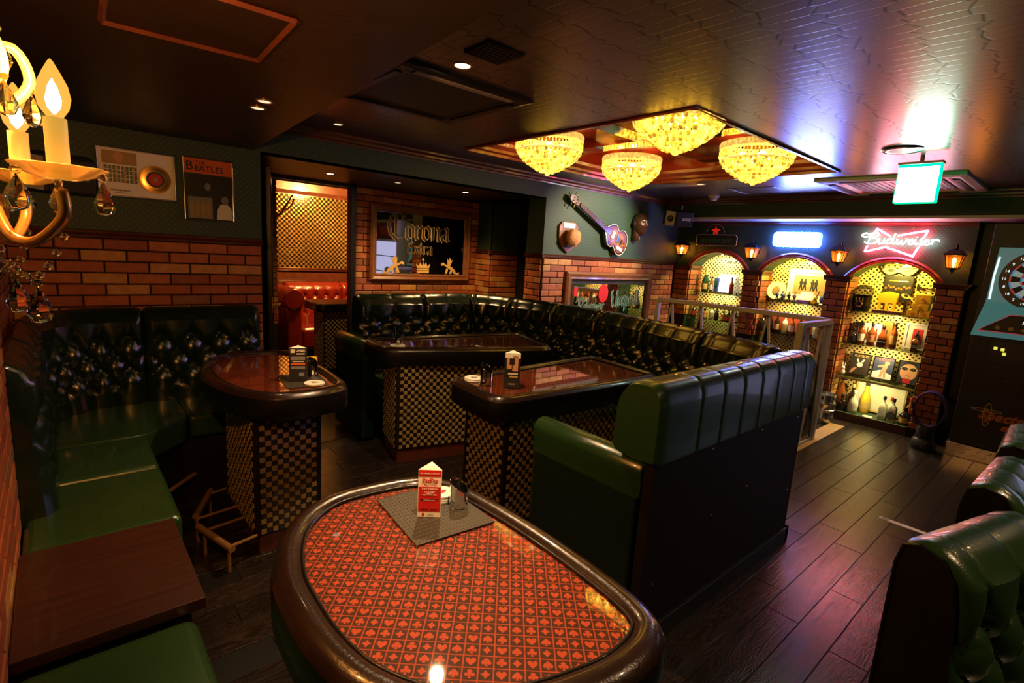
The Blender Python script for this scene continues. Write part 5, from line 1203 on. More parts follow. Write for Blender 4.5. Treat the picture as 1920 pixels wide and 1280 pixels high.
# ---- loudspeakers
def loudspeaker(loc, rz, tilt, label, mount):
    t = thing('loudspeaker', label, 'loudspeaker', loc); xf = Matrix.Translation(loc) @ Matrix.Rotation(rz, 4, 'Z') @ Matrix.Rotation(tilt, 4, 'X')
    body = round_poly([(-.155, -.03), (-.06, -.075), (.155, -.075), (.155, .075), (-.155, .075)], [.02, .03, .01, .01, .02], 3)
    mb = MB(xf); mb.prism(body, -.085, .085); mb.build('cabinet', 'black_plastic', t, bevel=.004)
    mb = MB(xf); mb.box((-.035, -.081, -.078), (.15, -.0755, .078)); mb.build('grille', 'ink_black', t, bevel=.003)
    mb = MB(xf); mb.add([(-.15, -.034, -.082), (-.055, -.079, -.082), (-.055, -.079, .082), (-.15, -.034, .082)], [(0, 1, 2, 3)]); mb.build('side_baffle', 'grey_plastic', t)
    mb = MB(xf @ Matrix.Translation((-.102, -.058, 0)) @ Matrix.Rotation(math.radians(-25), 4, 'Z')); mb.lathe([(.038, 0), (.034, .004), (.02, .0), (.001, -.006)], (0, 0, 0), 18, axis='Y'); mb.build('driver_port', 'black_plastic', t, smooth='auto')
    R3 = xf.to_3x3(); text('BOSE', .042, xf @ Vector((.075, -.0825, .0)), R3 @ Vector((1, 0, 0)), R3 @ Vector((0, 0, 1)), 'ink_white', t, 'badge', shear=.25, bold=.0006)
    mb = MB(xf); mb.tube([(.03, .02, .085), (.03, .02, .14)], .009, 8); mb.tube([(.03, .02, .13), (.03, .06, .17)], .008, 8); mb.build('bracket', 'black_metal', t)
    mb = MB(); p_ = xf @ Vector((.03, .06, .17)); q_ = Vector(mount); mb.tube([p_, q_], .009, 8); mb.build('mounting_rod', 'black_metal', t)
    return t
loudspeaker((5.50, 3.42, 2.045), math.radians(-42), math.radians(14), 'black loudspeaker under the ceiling in the corner right of the mask', (5.56, 3.46, ZC))
loudspeaker((.02, 3.60, 1.80), math.radians(10), math.radians(14), 'black loudspeaker behind the candle chandelier at the left', (.06, YB-.004, 1.97))
# ---- framed gold record
t = thing('framed_gold_record', 'white framed gold record with portrait stamps on the green wall at left', 'picture', (.387, 3.785, 1.848)); fz = 1.848
frame_mb((.387, 3.792, fz), EX, EZ, .375, .272, .012, .018).build('frame', 'steel', t)
mb = MB(); mb.box((.205, 3.783, fz-.132), (.570, 3.790, fz+.132)); mb.build('mount', 'white_paper', t)
def pl(nm, x0, z0, x1, z1, mat, par, y=3.7825, d=.0012):
    mb = MB(); mb.plate([(0, 0), (x1-x0, 0), (x1-x0, z1-z0), (0, z1-z0)], (x0, y, z0), EX, EZ, d); return mb.build(nm, mat, par)
pl('portrait_card', .225, fz+.045, .385, fz+.115, 'tan_print', t)
mb = MB(); mb.plate([(.020*math.cos(a), .026*math.sin(a)) for a in [2*PI*i/16 for i in range(16)]], (.300, 3.781, fz+.080), EX, EZ, .001); mb.plate([(.026*math.cos(a), .026*math.sin(a)+.004) for a in [PI*i/12 for i in range(13)]], (.300, 3.7815, fz+.080), EX, EZ, .0007); mb.build('portrait_print', 'skin_print', t)
for i in range(4):
    for j in range(4):
        x = .232+.039*i; z = fz+.016-.0235*j; st = pl('stamp', x, z, x+.034, z+.020, 'ink_green', t); mb = MB(); mb.plate([(.007*math.cos(a), .0085*math.sin(a)) for a in [2*PI*k/10 for k in range(10)]], (x+.017, 3.781, z+.010), EX, EZ, .0006); mb.build('stamp_print', 'skin_print', st)
rc = MB(); rc.lathe([(.001, .003), (.02, .003), (.024, .004), (.058, .004), (.062, .003), (.078, .003), (.080, 0)], (.470, 3.7825, fz-.018), 40, axis='Y', cap=False)
rc.v = [Vector((p.x, 3.7825-(p.y-3.7825), p.z)) for p in rc.v]; rec = rc.build('gold_record', 'gold_vinyl', t, smooth='auto')
for rr, mt, dd in ((.045, 'ink_black', .0046), (.034, 'ink_red', .0052), (.012, 'tan_print', .0058)):
    mb = MB(); mb.plate([(rr*math.cos(a), rr*math.sin(a)) for a in [2*PI*i/28 for i in range(28)]], (.470, 3.7825-dd+.0006, fz-.018), EX, EZ, .0006); mb.build('record_label', mt, rec)
np_ = pl('name_plate', .245, fz-.125, .355, fz-.088, 'ink_white', t)
text('JOHN LENNON', .0135, (.300, 3.7805, fz-.098), EX, EZ, 'ink_black', np_, bold=.0004); pl('text_line', .27, fz-.113, .33, fz-.109, 'ink_grey', np_, 3.7805, .0004)
# ---- music poster in a metal frame
t = thing('framed_poster', 'silver framed music poster with orange heading right of the gold record', 'picture', (.748, 3.785, 1.803)); qz = 1.803
frame_mb((.748, 3.792, qz), EX, EZ, .278, .38, .010, .018).build('frame', 'chrome', t)
pl('poster_sheet', .615, qz-.184, .881, qz+.184, 'ink_black', t, 3.787); pl('orange_band', .617, qz+.095, .879, qz+.182, 'ink_orange', t, 3.7855)
text('THE', .030, (.705, 3.784, qz+.158), EX, EZ, 'ink_black', t, bold=.0004); text('B', .075, (.646, 3.784, qz+.135), EX, EZ, 'ink_black', t, bold=.001); text('EATLES', .050, (.672, 3.784, qz+.125), EX, EZ, 'ink_black', t, align='LEFT', bold=.0008)
pl('photo_strip', .632, qz-.175, .765, qz-.045, 'ink_grey', t, 3.7855)
mb = MB()
for k in range(4):
    mb.plate([(-.010, 0), (.010, 0), (.013, .075), (.006, .10), (-.006, .10), (-.013, .075)], (.652+.030*k, 3.784, qz-.17), EX, EZ, .0008)
mb.build('figure_print', 'tan_print', t)
mb = MB(); mb.plate([(-.045, 0), (.045, 0), (.040, .07), (.020, .095), (-.022, .095), (-.040, .06)], (.832, 3.7845, qz-.175), EX, EZ, .0008); mb.build('coat_print', 'ink_white', t)
mb = MB(); mb.plate([(.020*math.cos(a), .027*math.sin(a)) for a in [2*PI*i/14 for i in range(14)]], (.835, 3.784, qz-.055), EX, EZ, .0008); mb.plate([(.016*math.cos(a), .024*math.sin(a)) for a in [2*PI*i/14 for i in range(14)]], (.74, 3.784, qz+.02), EX, EZ, .0008); mb.build('face_print', 'ink_grey', t)
mb = MB(); mb.box((.616, 3.7805, qz-.183), (.880, 3.7815, qz+.183)); mb.build('glazing', 'clear_glass', t)
# ---- antler branch seen in the lounge doorway
t = thing('antler_branch', 'pale twisted branch at the left of the lounge doorway', 'branch', (1.80, 6.0, 1.6))
mb = MB(); mb.tube(smooth_path([(1.78, 6.55, 1.62), (1.84, 6.4, 1.72), (1.95, 6.3, 1.80), (2.02, 6.25, 1.93), (2.06, 6.2, 2.02)], 5), [.02]*4+[.018]*6+[.013]*6+[.008]*5, 8); mb.build('stem', 'frame_wood', t, smooth=True)
mb = MB(); mb.tube(smooth_path([(1.95, 6.3, 1.80), (2.05, 6.28, 1.88), (2.09, 6.24, 1.98)], 5), .009, 8); mb.build('twig', 'frame_wood', t, smooth=True)
mb = MB(); mb.tube(smooth_path([(1.78, 6.5, 1.70), (1.88, 6.4, 1.76), (1.93, 6.35, 1.86)], 5), .010, 8); mb.build('twig', 'frame_wood', t, smooth=True)
# ================================================================ BAR NICHES
def shelf(y0, y1, z, label, led=False):
    t = thing('glass_shelf', label, 'shelf', (6.31, (y0+y1)/2, z-.008))
    mb = MB(); mb.box((6.205, y0+.012, z-.008), (6.452, y1-.018, z)); mb.build('pane', 'shelf_glass', t)
    for y in (y0+.012, y1-.03):
        mb = MB(); mb.box((6.24, y, z-.022), (6.27, y+.016, z-.0085)); mb.build('bracket', 'chrome', t)
    if led:
        mb = MB(); mb.box((6.207, y0+.012, z-.03), (6.228, y1-.018, z-.0085)); mb.build('light_rail', 'niche_tile', t)
    return t
shelf(2.87, 3.58, 1.185, 'glass shelf with champagne and lit tray in the first arch'); shelf(2.87, 3.58, .845, 'glass shelf of whisky bottles in the first arch')
shelf(1.979, 2.668, 1.172, 'glass shelf under the white framed photo in the middle arch'); shelf(1.979, 2.668, .81, 'glass shelf of dark bottles in the middle arch')
shelf(1.051, 1.768, 1.160, 'top glass shelf with masks and gold boxes in the third arch'); shelf(1.051, 1.768, .820, 'middle glass shelf of whisky bottles in the third arch'); shelf(1.051, 1.768, .470, 'lowest glass shelf with three framed covers in the third arch', True)
for y, k in ((3.22, 'first'), (2.32, 'middle'), (1.41, 'third')):
    t = thing('niche_downlight', 'small glowing downlight at the head of the %s arch' % k, 'downlight', (6.30, y, 1.66), 'arch downlights')
    mb = MB(); mb.lathe([(.028, 0), (.034, -.003), (.034, -.008), (.028, -.008)], (6.30, y, 1.668), 18, cap=False); mb.build('trim_ring', 'brass', t); mb = MB(); mb.lathe([(.001, 0), (.027, 0)], (6.30, y, 1.664), 16, cap=False); mb.build('lens', 'niche_glow', t)
BOT = {'whisky': [(.0,0),(.036,0),(.038,.006),(.038,.135),(.034,.155),(.016,.180),(.0125,.195),(.0125,.228)],
       'round': [(0,0),(.040,0),(.045,.01),(.046,.10),(.038,.135),(.016,.165),(.013,.185),(.013,.215)],
       'slim': [(0,0),(.032,0),(.034,.006),(.034,.16),(.026,.19),(.013,.215),(.012,.26)],
       'champ': [(0,0),(.040,0),(.043,.01),(.043,.12),(.036,.165),(.018,.215),(.014,.25),(.014,.28)],
       'squat': [(0,0),(.050,0),(.052,.01),(.052,.09),(.040,.115),(.018,.135),(.015,.16)]}
def bottle(loc, kind, mat, label, grp=None, sc=1., cap='ink_black', lab='ink_white', square=False, labtext=None, neckfoil=None, labh=(.25, .6)):
    x, y, z = loc; t = thing('bottle', label, 'bottle', (x, y, z), grp); pr = [(r*sc, h*sc) for r, h in BOT[kind]]; seg = 4 if square else 16
    if square: pr = [(r*1.3 if h < pr[-1][1]*.72 else r, h) for r, h in pr]
    mb = MB(); mb.lathe(pr, (x, y, z+.0005), seg, a0=PI/4 if square else 0); mb.build('glass_body', mat, t, smooth='auto', bevel=.003 if square else 0)
    r, h = pr[-1]; mb = MB(); mb.lathe([(r*1.15, -.012*sc), (r*1.25, -.01*sc), (r*1.25, .022*sc), (r*1.0, .026*sc)], (x, y, z+h), 12); mb.build('cap', cap, t, smooth='auto')
    if lab:
        rb = pr[3][0]*1.02; hb = pr[3][1]; z0, z1 = z+hb*labh[0]*1.2, z+hb*(labh[1]+.3); n = 10; mb = MB()
        if square: q = rb*.7071; mb.box((x-q*1.03, y-q*.9, z0), (x-q*1.0, y+q*.9, z1))
        else:
            vs = []
            for i in range(n+1):
                a = PI-1.15+2.3*i/n; vs += [(x+rb*math.cos(a), y+rb*math.sin(a), z0), (x+rb*math.cos(a), y+rb*math.sin(a), z1)]
            mb.add(vs, [(2*i, 2*i+2, 2*i+3, 2*i+1) for i in range(n)])
        lb = mb.build('label', lab, t)
        if labtext: text(labtext[0], labtext[1], (x-rb*1.015, y, (z0+z1)/2), (0, -1, 0), EZ, labtext[2], lb)
    if neckfoil: mb = MB(); mb.lathe([(r*1.3, -.06*sc), (r*1.15, -.005*sc)], (x, y, z+h), 12, cap=False); mb.build('neck_foil', neckfoil, t)
    return t
ORD = ['leftmost', 'second from the left', 'third from the left', 'fourth from the left', 'fifth from the left', 'sixth from the left', 'seventh from the left', 'eighth from the left', 'rightmost']
# first arch
bottle((6.30, 3.41, 1.185), 'champ', 'green_bottle', 'green champagne bottle with gold foil in the first arch', lab='ink_gold', cap='ink_gold', neckfoil='ink_gold')
bottle((6.31, 3.33, 1.185), 'slim', 'amber_liquid', 'slim amber bottle beside the champagne in the first arch', sc=.7)
bottle((6.28, 3.05, 1.185), 'slim', 'amber_liquid', 'small red-brown bottle right of the white tray in the first arch', sc=.75, lab='ink_red')
t = thing('light_tray', 'shining white display tray with a blue box in the first arch', 'display', (6.33, 3.17, 1.185))
mb = MB(); mb.box((6.27, 3.07, 1.186), (6.40, 3.30, 1.205)); mb.build('base', 'steel', t, bevel=.004)
em('tray_glow', (.95, .97, 1), 2.2); mb = MB(); mb.add([(6.33, 3.075, 1.206), (6.33, 3.295, 1.206), (6.42, 3.295, 1.42), (6.42, 3.075, 1.42), (6.335, 3.075, 1.206), (6.335, 3.295, 1.206), (6.425, 3.295, 1.42), (6.425, 3.075, 1.42)], [(0,1,2,3),(4,5,6,7),(0,1,5,4),(2,3,7,6),(0,3,7,4),(1,2,6,5)]); mb.build('lit_panel', 'tray_glow', t)
mb = MB(); mb.box((6.285, 3.235, 1.206), (6.325, 3.285, 1.37)); mb.build('blue_box', 'ink_blue', t, bevel=.003); mb = MB(); mb.box((6.283, 3.24, 1.27), (6.2845, 3.28, 1.34)); mb.build('box_label', 'ink_green', t)
t = thing('sunglasses', 'small dark sunglasses hung on the mosaic at the head of the first arch', 'sunglasses', (6.44, 3.17, 1.58))
for y in (3.205, 3.145):
    mb = MB(); mb.plate(rrect(-.025, -.016, .025, .016, .012, 3), (6.45, y, 1.585), (0, -1, 0), EZ, .006); mb.build('lens', 'ink_black', t)
mb = MB(); mb.tube([(6.444, 3.182, 1.59), (6.444, 3.168, 1.59)], .003, 6); mb.build('bridge', 'ink_black', t)
for i in range(8):
    y = 3.50-.082*i; t = thing('shot_glass', 'shot glass in the row of the first arch, '+(ORD[i] if i < 7 else ORD[8]), 'glass', (6.25, y, 1.02), 'shot glasses in the first arch')
    mb = MB(); mb.lathe([(.014, 0), (.014, .008), (.021, .07), (.019, .07), (.0125, .012), (.0, .012)], (6.25, y, 1.0205), 12); mb.build('bowl', 'clear_glass', t, smooth='auto'); mb = MB(); mb.lathe([(.0005, .013), (.0125, .013), (.016, .045), (.0005, .045)], (6.25, y, 1.0205), 10); mb.build('drink', ('amber_liquid', 'dark_bottle')[i % 2], t)
shelf(2.87, 3.58, 1.020, 'thin glass shelf holding the shot glasses in the first arch')
for i, (mt, lb, kd) in enumerate((('dark_bottle', 'ink_red', 'whisky'), ('amber_liquid', 'white_paper', 'whisky'), ('amber_liquid', 'ink_gold', 'squat'), ('clear_bottle', 'ink_gold', 'whisky'), ('dark_bottle', 'ink_black', 'round'), ('amber_liquid', 'ink_gold', 'squat'), ('dark_bottle', 'ink_red', 'round'), ('dark_bottle', 'white_paper', 'squat'))):
    bottle((6.25+.02*(i % 2), 3.50-.08*i, .845), kd, mt, 'liquor bottle on the lower shelf of the first arch, %s' % (ORD[i] if i < 7 else ORD[8]), 'bottles in the first arch', sc=.68 if kd != 'squat' else .72, lab=lb, cap=('ink_black', 'ink_gold')[i % 2])
# middle arch
t = thing('framed_photo', 'white framed photo of four running figures in the middle arch', 'picture', (6.42, 2.22, 1.175))
fo = Vector((6.428, 2.222, 1.365)); R_, U_ = Vector((0, -1, 0)), Vector((.10, 0, 1)).normalized()
mb = frame_mb(fo, R_, U_, .46, .365, .045, .016); mb.build('frame', 'white_paper', t); nn = R_.cross(U_)
mb = MB(); mb.plate([(-.19,-.145),(.19,-.145),(.19,.145),(-.19,.145)], fo+nn*.002, R_, U_, .003); mb.build('photo_sheet', 'white_paper', t)
mb = MB(); mb.plate([(-.165,-.10),(.165,-.10),(.165,.115),(-.165,.115)], fo+nn*.0052, R_, U_, .001); mb.build('photo_print', 'tan_print', t)
fig = [(-.02,-.06),(-.008,-.06),(.0,-.02),(.012,-.06),(.024,-.055),(.012,.0),(.02,.03),(.008,.05),(.012,.065),(.0,.075),(-.012,.065),(-.008,.05),(-.024,.035),(-.012,.0)]
for k, a in enumerate((-.085, -.045, .035, .072)):
    mb = MB(); mb.plate([(x*1.0+a, z*1.0+.005) for x, z in fig], fo+nn*.0064, R_, U_, .0008); mb.build('figure_print', 'ink_black', t)
t = thing('decorative_plate', 'white round plate leaning at the left of the middle arch', 'plate', (6.40, 2.56, 1.175)); mb = MB(Matrix.Translation((6.395, 2.555, 1.285)) @ Matrix.Rotation(math.radians(12), 4, 'Y')); mb.lathe([(.001, 0), (.065, 0), (.080, -.006), (.106, -.014), (.108, -.010), (.082, .002), (.001, .006)], (0, 0, 0), 32, axis='X', cap=False); mb.build('dish', 'white_paper', t, smooth='auto'); mb = MB(Matrix.Translation((6.395, 2.555, 1.285)) @ Matrix.Rotation(math.radians(12), 4, 'Y')); mb.plate([(.04*math.cos(a), .05*math.sin(a)) for a in [2*PI*i/9 for i in range(9)]], (-.008, 0, 0), (0, -1, 0), EZ, .001); mb.build('plate_print', 'tan_print', t)
def figurine(y, mat, lab):
    t = thing('figurine', lab, 'figurine', (6.27, y, 1.172), 'musician figurines'); x, z = 6.27, 1.1725
    mb = MB(); mb.lathe([(.020, 0), (.018, .006)], (x, y, z), 10); mb.build('base', 'ink_black', t)
    mb = MB(); mb.tube([(x, y-.008, z+.006), (x, y-.007, z+.045)], .006, 6); mb.tube([(x, y+.010, z+.006), (x, y+.006, z+.045)], .006, 6); mb.build('legs', 'ink_black', t)
    mb = MB(); mb.lathe([(.011, .042), (.015, .06), (.017, .08), (.008, .09), (.005, .096)], (x, y, z), 10); mb.tube([(x, y-.016, z+.082), (x-.012, y-.014, z+.062), (x-.016, y, z+.058)], .0045, 6); mb.tube([(x, y+.016, z+.082), (x-.012, y+.02, z+.064), (x-.016, y+.012, z+.058)], .0045, 6); mb.build('torso', mat, t, smooth='auto')
    mb = MB(); mb.sphere((x, y, z+.106), .0115, 8, 7); mb.build('head', 'skin_print', t, smooth=True); mb = MB(); mb.sphere((x+.003, y, z+.111), .0118, 8, 6); mb.build('hair', 'ink_black', t, smooth=True)
figurine(2.49, 'figure_blue', 'blue jacketed musician figurine, leftmost on the middle shelf'); figurine(2.43, 'figure_blue', 'blue jacketed musician figurine, second from the left'); figurine(2.36, 'ink_black', 'dark suited musician figurine, third from the left'); figurine(2.30, 'ink_purple', 'lilac musician figurine beside the lilac box')
t = thing('gift_box', 'open white and lilac gift box in the middle arch', 'box', (6.30, 2.20, 1.172)); mb = MB(); mb.box((6.24, 2.135, 1.173), (6.36, 2.265, 1.21)); mb.build('tray', 'ink_purple', t, bevel=.003); mb = MB(); mb.add([(6.30, 2.135, 1.212), (6.30, 2.265, 1.212), (6.345, 2.265, 1.30), (6.345, 2.135, 1.30), (6.304, 2.135, 1.212), (6.304, 2.265, 1.212), (6.349, 2.265, 1.30), (6.349, 2.135, 1.30)], [(0,1,2,3),(4,5,6,7),(0,1,5,4),(2,3,7,6),(0,3,7,4),(1,2,6,5)]); mb.build('lid', 'white_paper', t)
t = thing('toy_guitar', 'little yellow acoustic guitar ornament in the middle arch', 'ornament', (6.28, 2.09, 1.172)); mb = MB(); bo_ = smooth_path([(0,-.045),(.028,-.035),(.030,-.012),(.018,.008),(.022,.028),(0,.042),(-.022,.028),(-.018,.008),(-.030,-.012),(-.028,-.035)], 3, True); r_, u_ = Vector((0, -.85, .0)).normalized(), Vector((0, -.35, .94)); mb.plate([tuple(p) for p in bo_], (6.30, 2.095, 1.22), r_, u_, .02); mb.build('body', 'gold_box', t, bevel=.002); mb = MB(); mb.tube([Vector((6.285, 2.095, 1.22))+u_*.035, Vector((6.285, 2.095, 1.22))+u_*.11], .005, 6); mb.build('neck', 'mahogany', t); mb = MB(); mb.plate([(.009*math.cos(a), .009*math.sin(a)) for a in [2*PI*i/12 for i in range(12)]], Vector((6.279, 2.095, 1.22))+u_*.01, r_, u_, .001); mb.build('sound_hole', 'ink_black', t)
t = thing('helmet_ornament', 'dark blue and white round ornament at the right of the middle arch', 'ornament', (6.30, 2.02, 1.172)); mb = MB(); mb.sphere((6.31, 2.02, 1.235), .048, 16, 10, sc=(.8, .75, 1.1)); mb.build('shell', 'figure_blue', t, smooth=True); mb = MB(); mb.lathe([(.032, 0), (.036, .008), (.026, .018)], (6.31, 2.02, 1.173), 16); mb.build('base', 'white_paper', t)
t = thing('drawer_box', 'long red-brown wooden box behind the bottles of the middle arch', 'box', (6.40, 2.3, .811)); mb = MB(); mb.box((6.36, 2.0, .811), (6.45, 2.62, 1.02)); mb.build('case', 'mahogany', t, bevel=.004); mb = MB(); mb.box((6.352, 2.02, .83), (6.361, 2.60, .99)); mb.build('front_panel', 'red_wood', t, bevel=.002)
for i, (mt, lb) in enumerate((('dark_bottle', None), ('dark_bottle', 'ink_black'), ('dark_bottle', 'ink_gold'), ('clear_bottle', 'ink_gold'), ('amber_liquid', 'white_paper'), ('dark_bottle', 'ink_gold'), ('amber_liquid', 'ink_red'), ('clear_bottle', 'white_paper'))):
    bottle((6.25+.015*(i % 2), 2.60-.082*i, .81), 'whisky' if i else 'round', mt, 'liquor bottle on the lower shelf of the middle arch, %s' % (ORD[i] if i < 7 else ORD[8]), 'bottles in the middle arch', sc=.85, lab=lb, cap=('ink_black', 'ink_gold')[(i // 2) % 2])
# third arch, top shelf
t = thing('ice_bucket', 'black ice bucket with domed clear lid and gold emblem in the third arch', 'ice bucket', (6.30, 1.655, 1.16))
mb = MB(); mb.lathe([(.001, 0), (.072, 0), (.078, .01), (.088, .165), (.084, .165), (.074, .012), (.001, .008)], (6.31, 1.655, 1.1605), 24, cap=False); mb.build('pail', 'black_plastic', t, smooth='auto')
mb = MB(Matrix.Translation((6.30, 1.65, 1.345)) @ Matrix.Rotation(math.radians(-28), 4, 'Y')); mb.lathe([(.098, 0), (.098, .006), (.092, .03), (.07, .06), (.035, .08), (.001, .085)], (0, 0, 0), 24, cap=False); mb.build('dome_lid', 'smoked_glass', t, smooth='auto')
hexa = [(.03*math.cos(PI/3*i), .03*math.sin(PI/3*i)) for i in range(6)]; mb = MB(); mb.tube([(6.226, 1.655-x, 1.235+z) for x, z in hexa], .004, 5, closed=True)
for dy in (-.03, 0, .03): mb.tube([(6.224, 1.655+dy, 1.262), (6.222, 1.655+dy, 1.30)], .0035, 5)
mb.build('emblem', 'ink_gold', t)
def carnival_mask(o, s, lab, tilt=0.):
    t = thing('carnival_mask', lab, 'mask', o, 'carnival masks in the third arch'); r, u = Vector((0, -math.cos(tilt), math.sin(tilt))), Vector((0, math.sin(tilt), math.cos(tilt)))
    out_ = smooth_path([(-1.9,.55),(-1.2,.35),(-.6,.45),(0,.25),(.6,.45),(1.2,.35),(1.9,.55),(1.6,-.1),(1.0,-.5),(.4,-.35),(0,-.15),(-.4,-.35),(-1.0,-.5),(-1.6,-.1)], 3, True)
    mb = MB(); mb.plate([(x*s, z*s) for x, z in out_], o, r, u, .004); mb.build('mask_shell', 'ink_gold', t)
    mb = MB(); P3 = [Vector(o)+r*x*s+u*z*s+Vector((-.005, 0, 0)) for x, z in out_]; mb.tube(P3, .0035, 5, closed=True); mb.build('lace_edge', 'ink_black', t)
    for sg in (-1, 1):
        mb = MB(); mb.plate([(sg*.75*s+.35*s*math.cos(a), .05*s+.2*s*math.sin(a)) for a in [2*PI*i/12 for i in range(12)]], Vector(o)+Vector((-.0045, 0, 0)), r, u, .001); mb.build('eye_hole', 'ink_black', t)
    mb = MB()
    for i in range(7):
        a = PI*.5+.9*i/6*PI-.2; c0 = Vector(o)+r*(-1.5*s)+u*.4*s+Vector((-.006, 0, 0)); mb.tube([c0, c0+r*math.cos(a)*s*.75+u*math.sin(a)*s*.75], [.006, .001], 5)
    mb.build('feather_tuft', 'ink_black', t)
carnival_mask((6.43, 1.41, 1.59), .085, 'black and gold carnival mask across the head of the third arch')
carnival_mask((6.36, 1.262, 1.335), .055, 'dark carnival mask propped beside the gold stand in the third arch', -.4)
carnival_mask((6.30, 1.12, 1.425), .05, 'small carnival mask on top of the gold boxes in the third arch')
t = thing('black_poster', 'small black poster with an orange row of chips in the third arch', 'poster', (6.43, 1.395, 1.162)); mb = MB(); mb.box((6.425, 1.275, 1.30), (6.437, 1.515, 1.545)); mb.build('board', 'ink_black', t); mb = MB(); mb.box((6.43, 1.30, 1.162), (6.437, 1.32, 1.30)); mb.build('prop', 'ink_black', t); mb = MB(); mb.box((6.43, 1.47, 1.162), (6.437, 1.49, 1.30)); mb.build('prop', 'ink_black', t)
mb = MB()
for i in range(10): mb.plate([(.010*math.cos(a), .010*math.sin(a)) for a in [2*PI*k/8 for k in range(8)]], (6.4245, 1.495-.022*i, 1.415+.015*(i % 2)+.01*math.sin(i)), (0, -1, 0), EZ, .001)
mb.build('chip_print', 'ink_orange', t); mb = MB(); mb.box((6.4235, 1.40, 1.487), (6.425, 1.478, 1.498)); mb.build('heading_bar', 'ink_orange', t); mb = MB(); mb.box((6.4235, 1.315, 1.487), (6.425, 1.397, 1.496)); mb.build('heading_bar', 'white_paper', t)
t = thing('gold_stand', 'bright gold plastic stand shaped like a small stage in the third arch', 'display', (6.30, 1.43, 1.16)); mb = MB(); mb.plate([(-.085,.09),(-.07,.0),(-.06,0),(-.055,.07),(-.02,.07),(-.015,0),(.005,0),(.01,.07),(.045,.07),(.05,0),(.065,0),(.085,.17),(.0,.19),(-.09,.16)], (6.33, 1.43, 1.195), (0, -1, 0), EZ, .03); mb.build('stand_back', 'gold_box', t, bevel=.003); mb = MB(); mb.box((6.24, 1.29, 1.1605), (6.38, 1.53, 1.19)); mb.build('tray', 'mahogany', t, bevel=.003); mb = MB(); mb.box((6.25, 1.30, 1.19), (6.37, 1.52, 1.1945)); mb.build('cloth', 'ink_gold', t)
for k, (y0, y1, z0, z1, lab) in enumerate(((1.155, 1.245, 1.1605, 1.225, 'gold gift box at the bottom left of the stack in the third arch'), (1.063, 1.150, 1.1605, 1.225, 'gold gift box at the bottom right of the stack in the third arch'), (1.085, 1.215, 1.226, 1.295, 'gold gift box in the middle of the stack in the third arch'), (1.075, 1.20, 1.296, 1.38, 'bright gold gift box on top of the stack in the third arch'))):
    t = thing('gold_gift_box', lab, 'box', (6.3, (y0+y1)/2, z0), 'gold boxes in the third arch'); mb = MB(); mb.box((6.24, y0, z0), (6.36, y1, z1)); mb.build('carton', 'gold_box', t, bevel=.003); mb = MB(); mb.tube([(6.2385, (y0+y1)/2+.011*math.cos(a), (z0+z1)/2+.011*math.sin(a)) for a in [2*PI*i/14 for i in range(14)]], .0022, 5, closed=True); mb.build('round_emblem', 'ink_orange', t)
# third arch, middle shelf
for y, w_, h_, mt, lab in ((1.655, .075, .215, 'ink_black', 'black carton behind the leftmost whisky bottle'), (1.572, .072, .215, 'white_paper', 'white bottle-print carton, left of the two'), (1.492, .072, .215, 'white_paper', 'white bottle-print carton, right of the two'), (1.405, .085, .25, 'orange_box', 'tall orange whisky carton in the third arch')):
    t = thing('whisky_carton', lab, 'carton', (6.41, y, .82), 'cartons in the third arch'); mb = MB(); mb.box((6.375, y-w_/2, .8205), (6.445, y+w_/2, .82+h_)); mb.build('carton', mt, t, bevel=.002); mb = MB(); mb.plate([(-.012,0),(.012,0),(.012,.07),(.005,.09),(.005,.13),(-.005,.13),(-.005,.09),(-.012,.07)], (6.3745, y, .86), (0, -1, 0), EZ, .001); mb.build('bottle_print', 'amber_liquid' if mt != 'orange_box' else 'ink_black', t)
for y, kd, mt, lb, tx, lab in ((1.665, 'squat', 'dark_bottle', 'ink_black', None, 'squat dark whisky bottle at the left of the third arch'), (1.592, 'whisky', 'amber_liquid', 'white_paper', None, 'whisky bottle with a big white label in the third arch'), (1.505, 'whisky', 'amber_liquid', 'skin_print', None, 'whisky bottle with tan label and red seal in the third arch'), (1.408, 'round', 'amber_liquid', 'ink_black', ("Ballantine's", .018, 'ink_white'), 'orange whisky bottle with black chevron label in the third arch'), (1.315, 'slim', 'amber_liquid', 'ink_gold', None, 'tall whisky bottle with yellow label in the third arch')):
    t = bottle((6.27, y, .82), kd, mt, lab, sc=.92 if kd != 'squat' else .85, lab=lb, labtext=tx)
    if 'red seal' in lab: mb = MB(); mb.plate([(.010*math.cos(a), .010*math.sin(a)) for a in [2*PI*k/10 for k in range(10)]], (6.234, y, .905), (0, -1, 0), EZ, .001); mb.build('seal', 'ink_red', t)
t = thing('framed_print', 'white framed bottle picture with deep mount in the third arch', 'picture', (6.40, 1.16, .82)); fo = Vector((6.40, 1.155, .958)); U_ = Vector((.12, 0, 1)).normalized(); nn = R_.cross(U_); frame_mb(fo, R_, U_, .205, .265, .022, .014).build('frame', 'white_paper', t)
mb = MB(); mb.plate([(-.085,-.115),(.085,-.115),(.085,.115),(-.085,.115)], fo+nn*.001, R_, U_, .003); mb.build('mount', 'white_paint', t); mb = MB(); mb.plate([(-.04,-.075),(.045,-.075),(.045,.075),(-.04,.075)], fo+nn*.0045, R_, U_, .001); mb.build('picture_print', 'ink_red', t); mb = MB(); mb.plate([(-.02,-.07),(.025,-.07),(.025,.01),(.008,.03),(.008,.06),(-.004,.06),(-.004,.03),(-.02,.01)], fo+nn*.0056, R_, U_, .001); mb.build('bottle_print', 'ink_black', t)
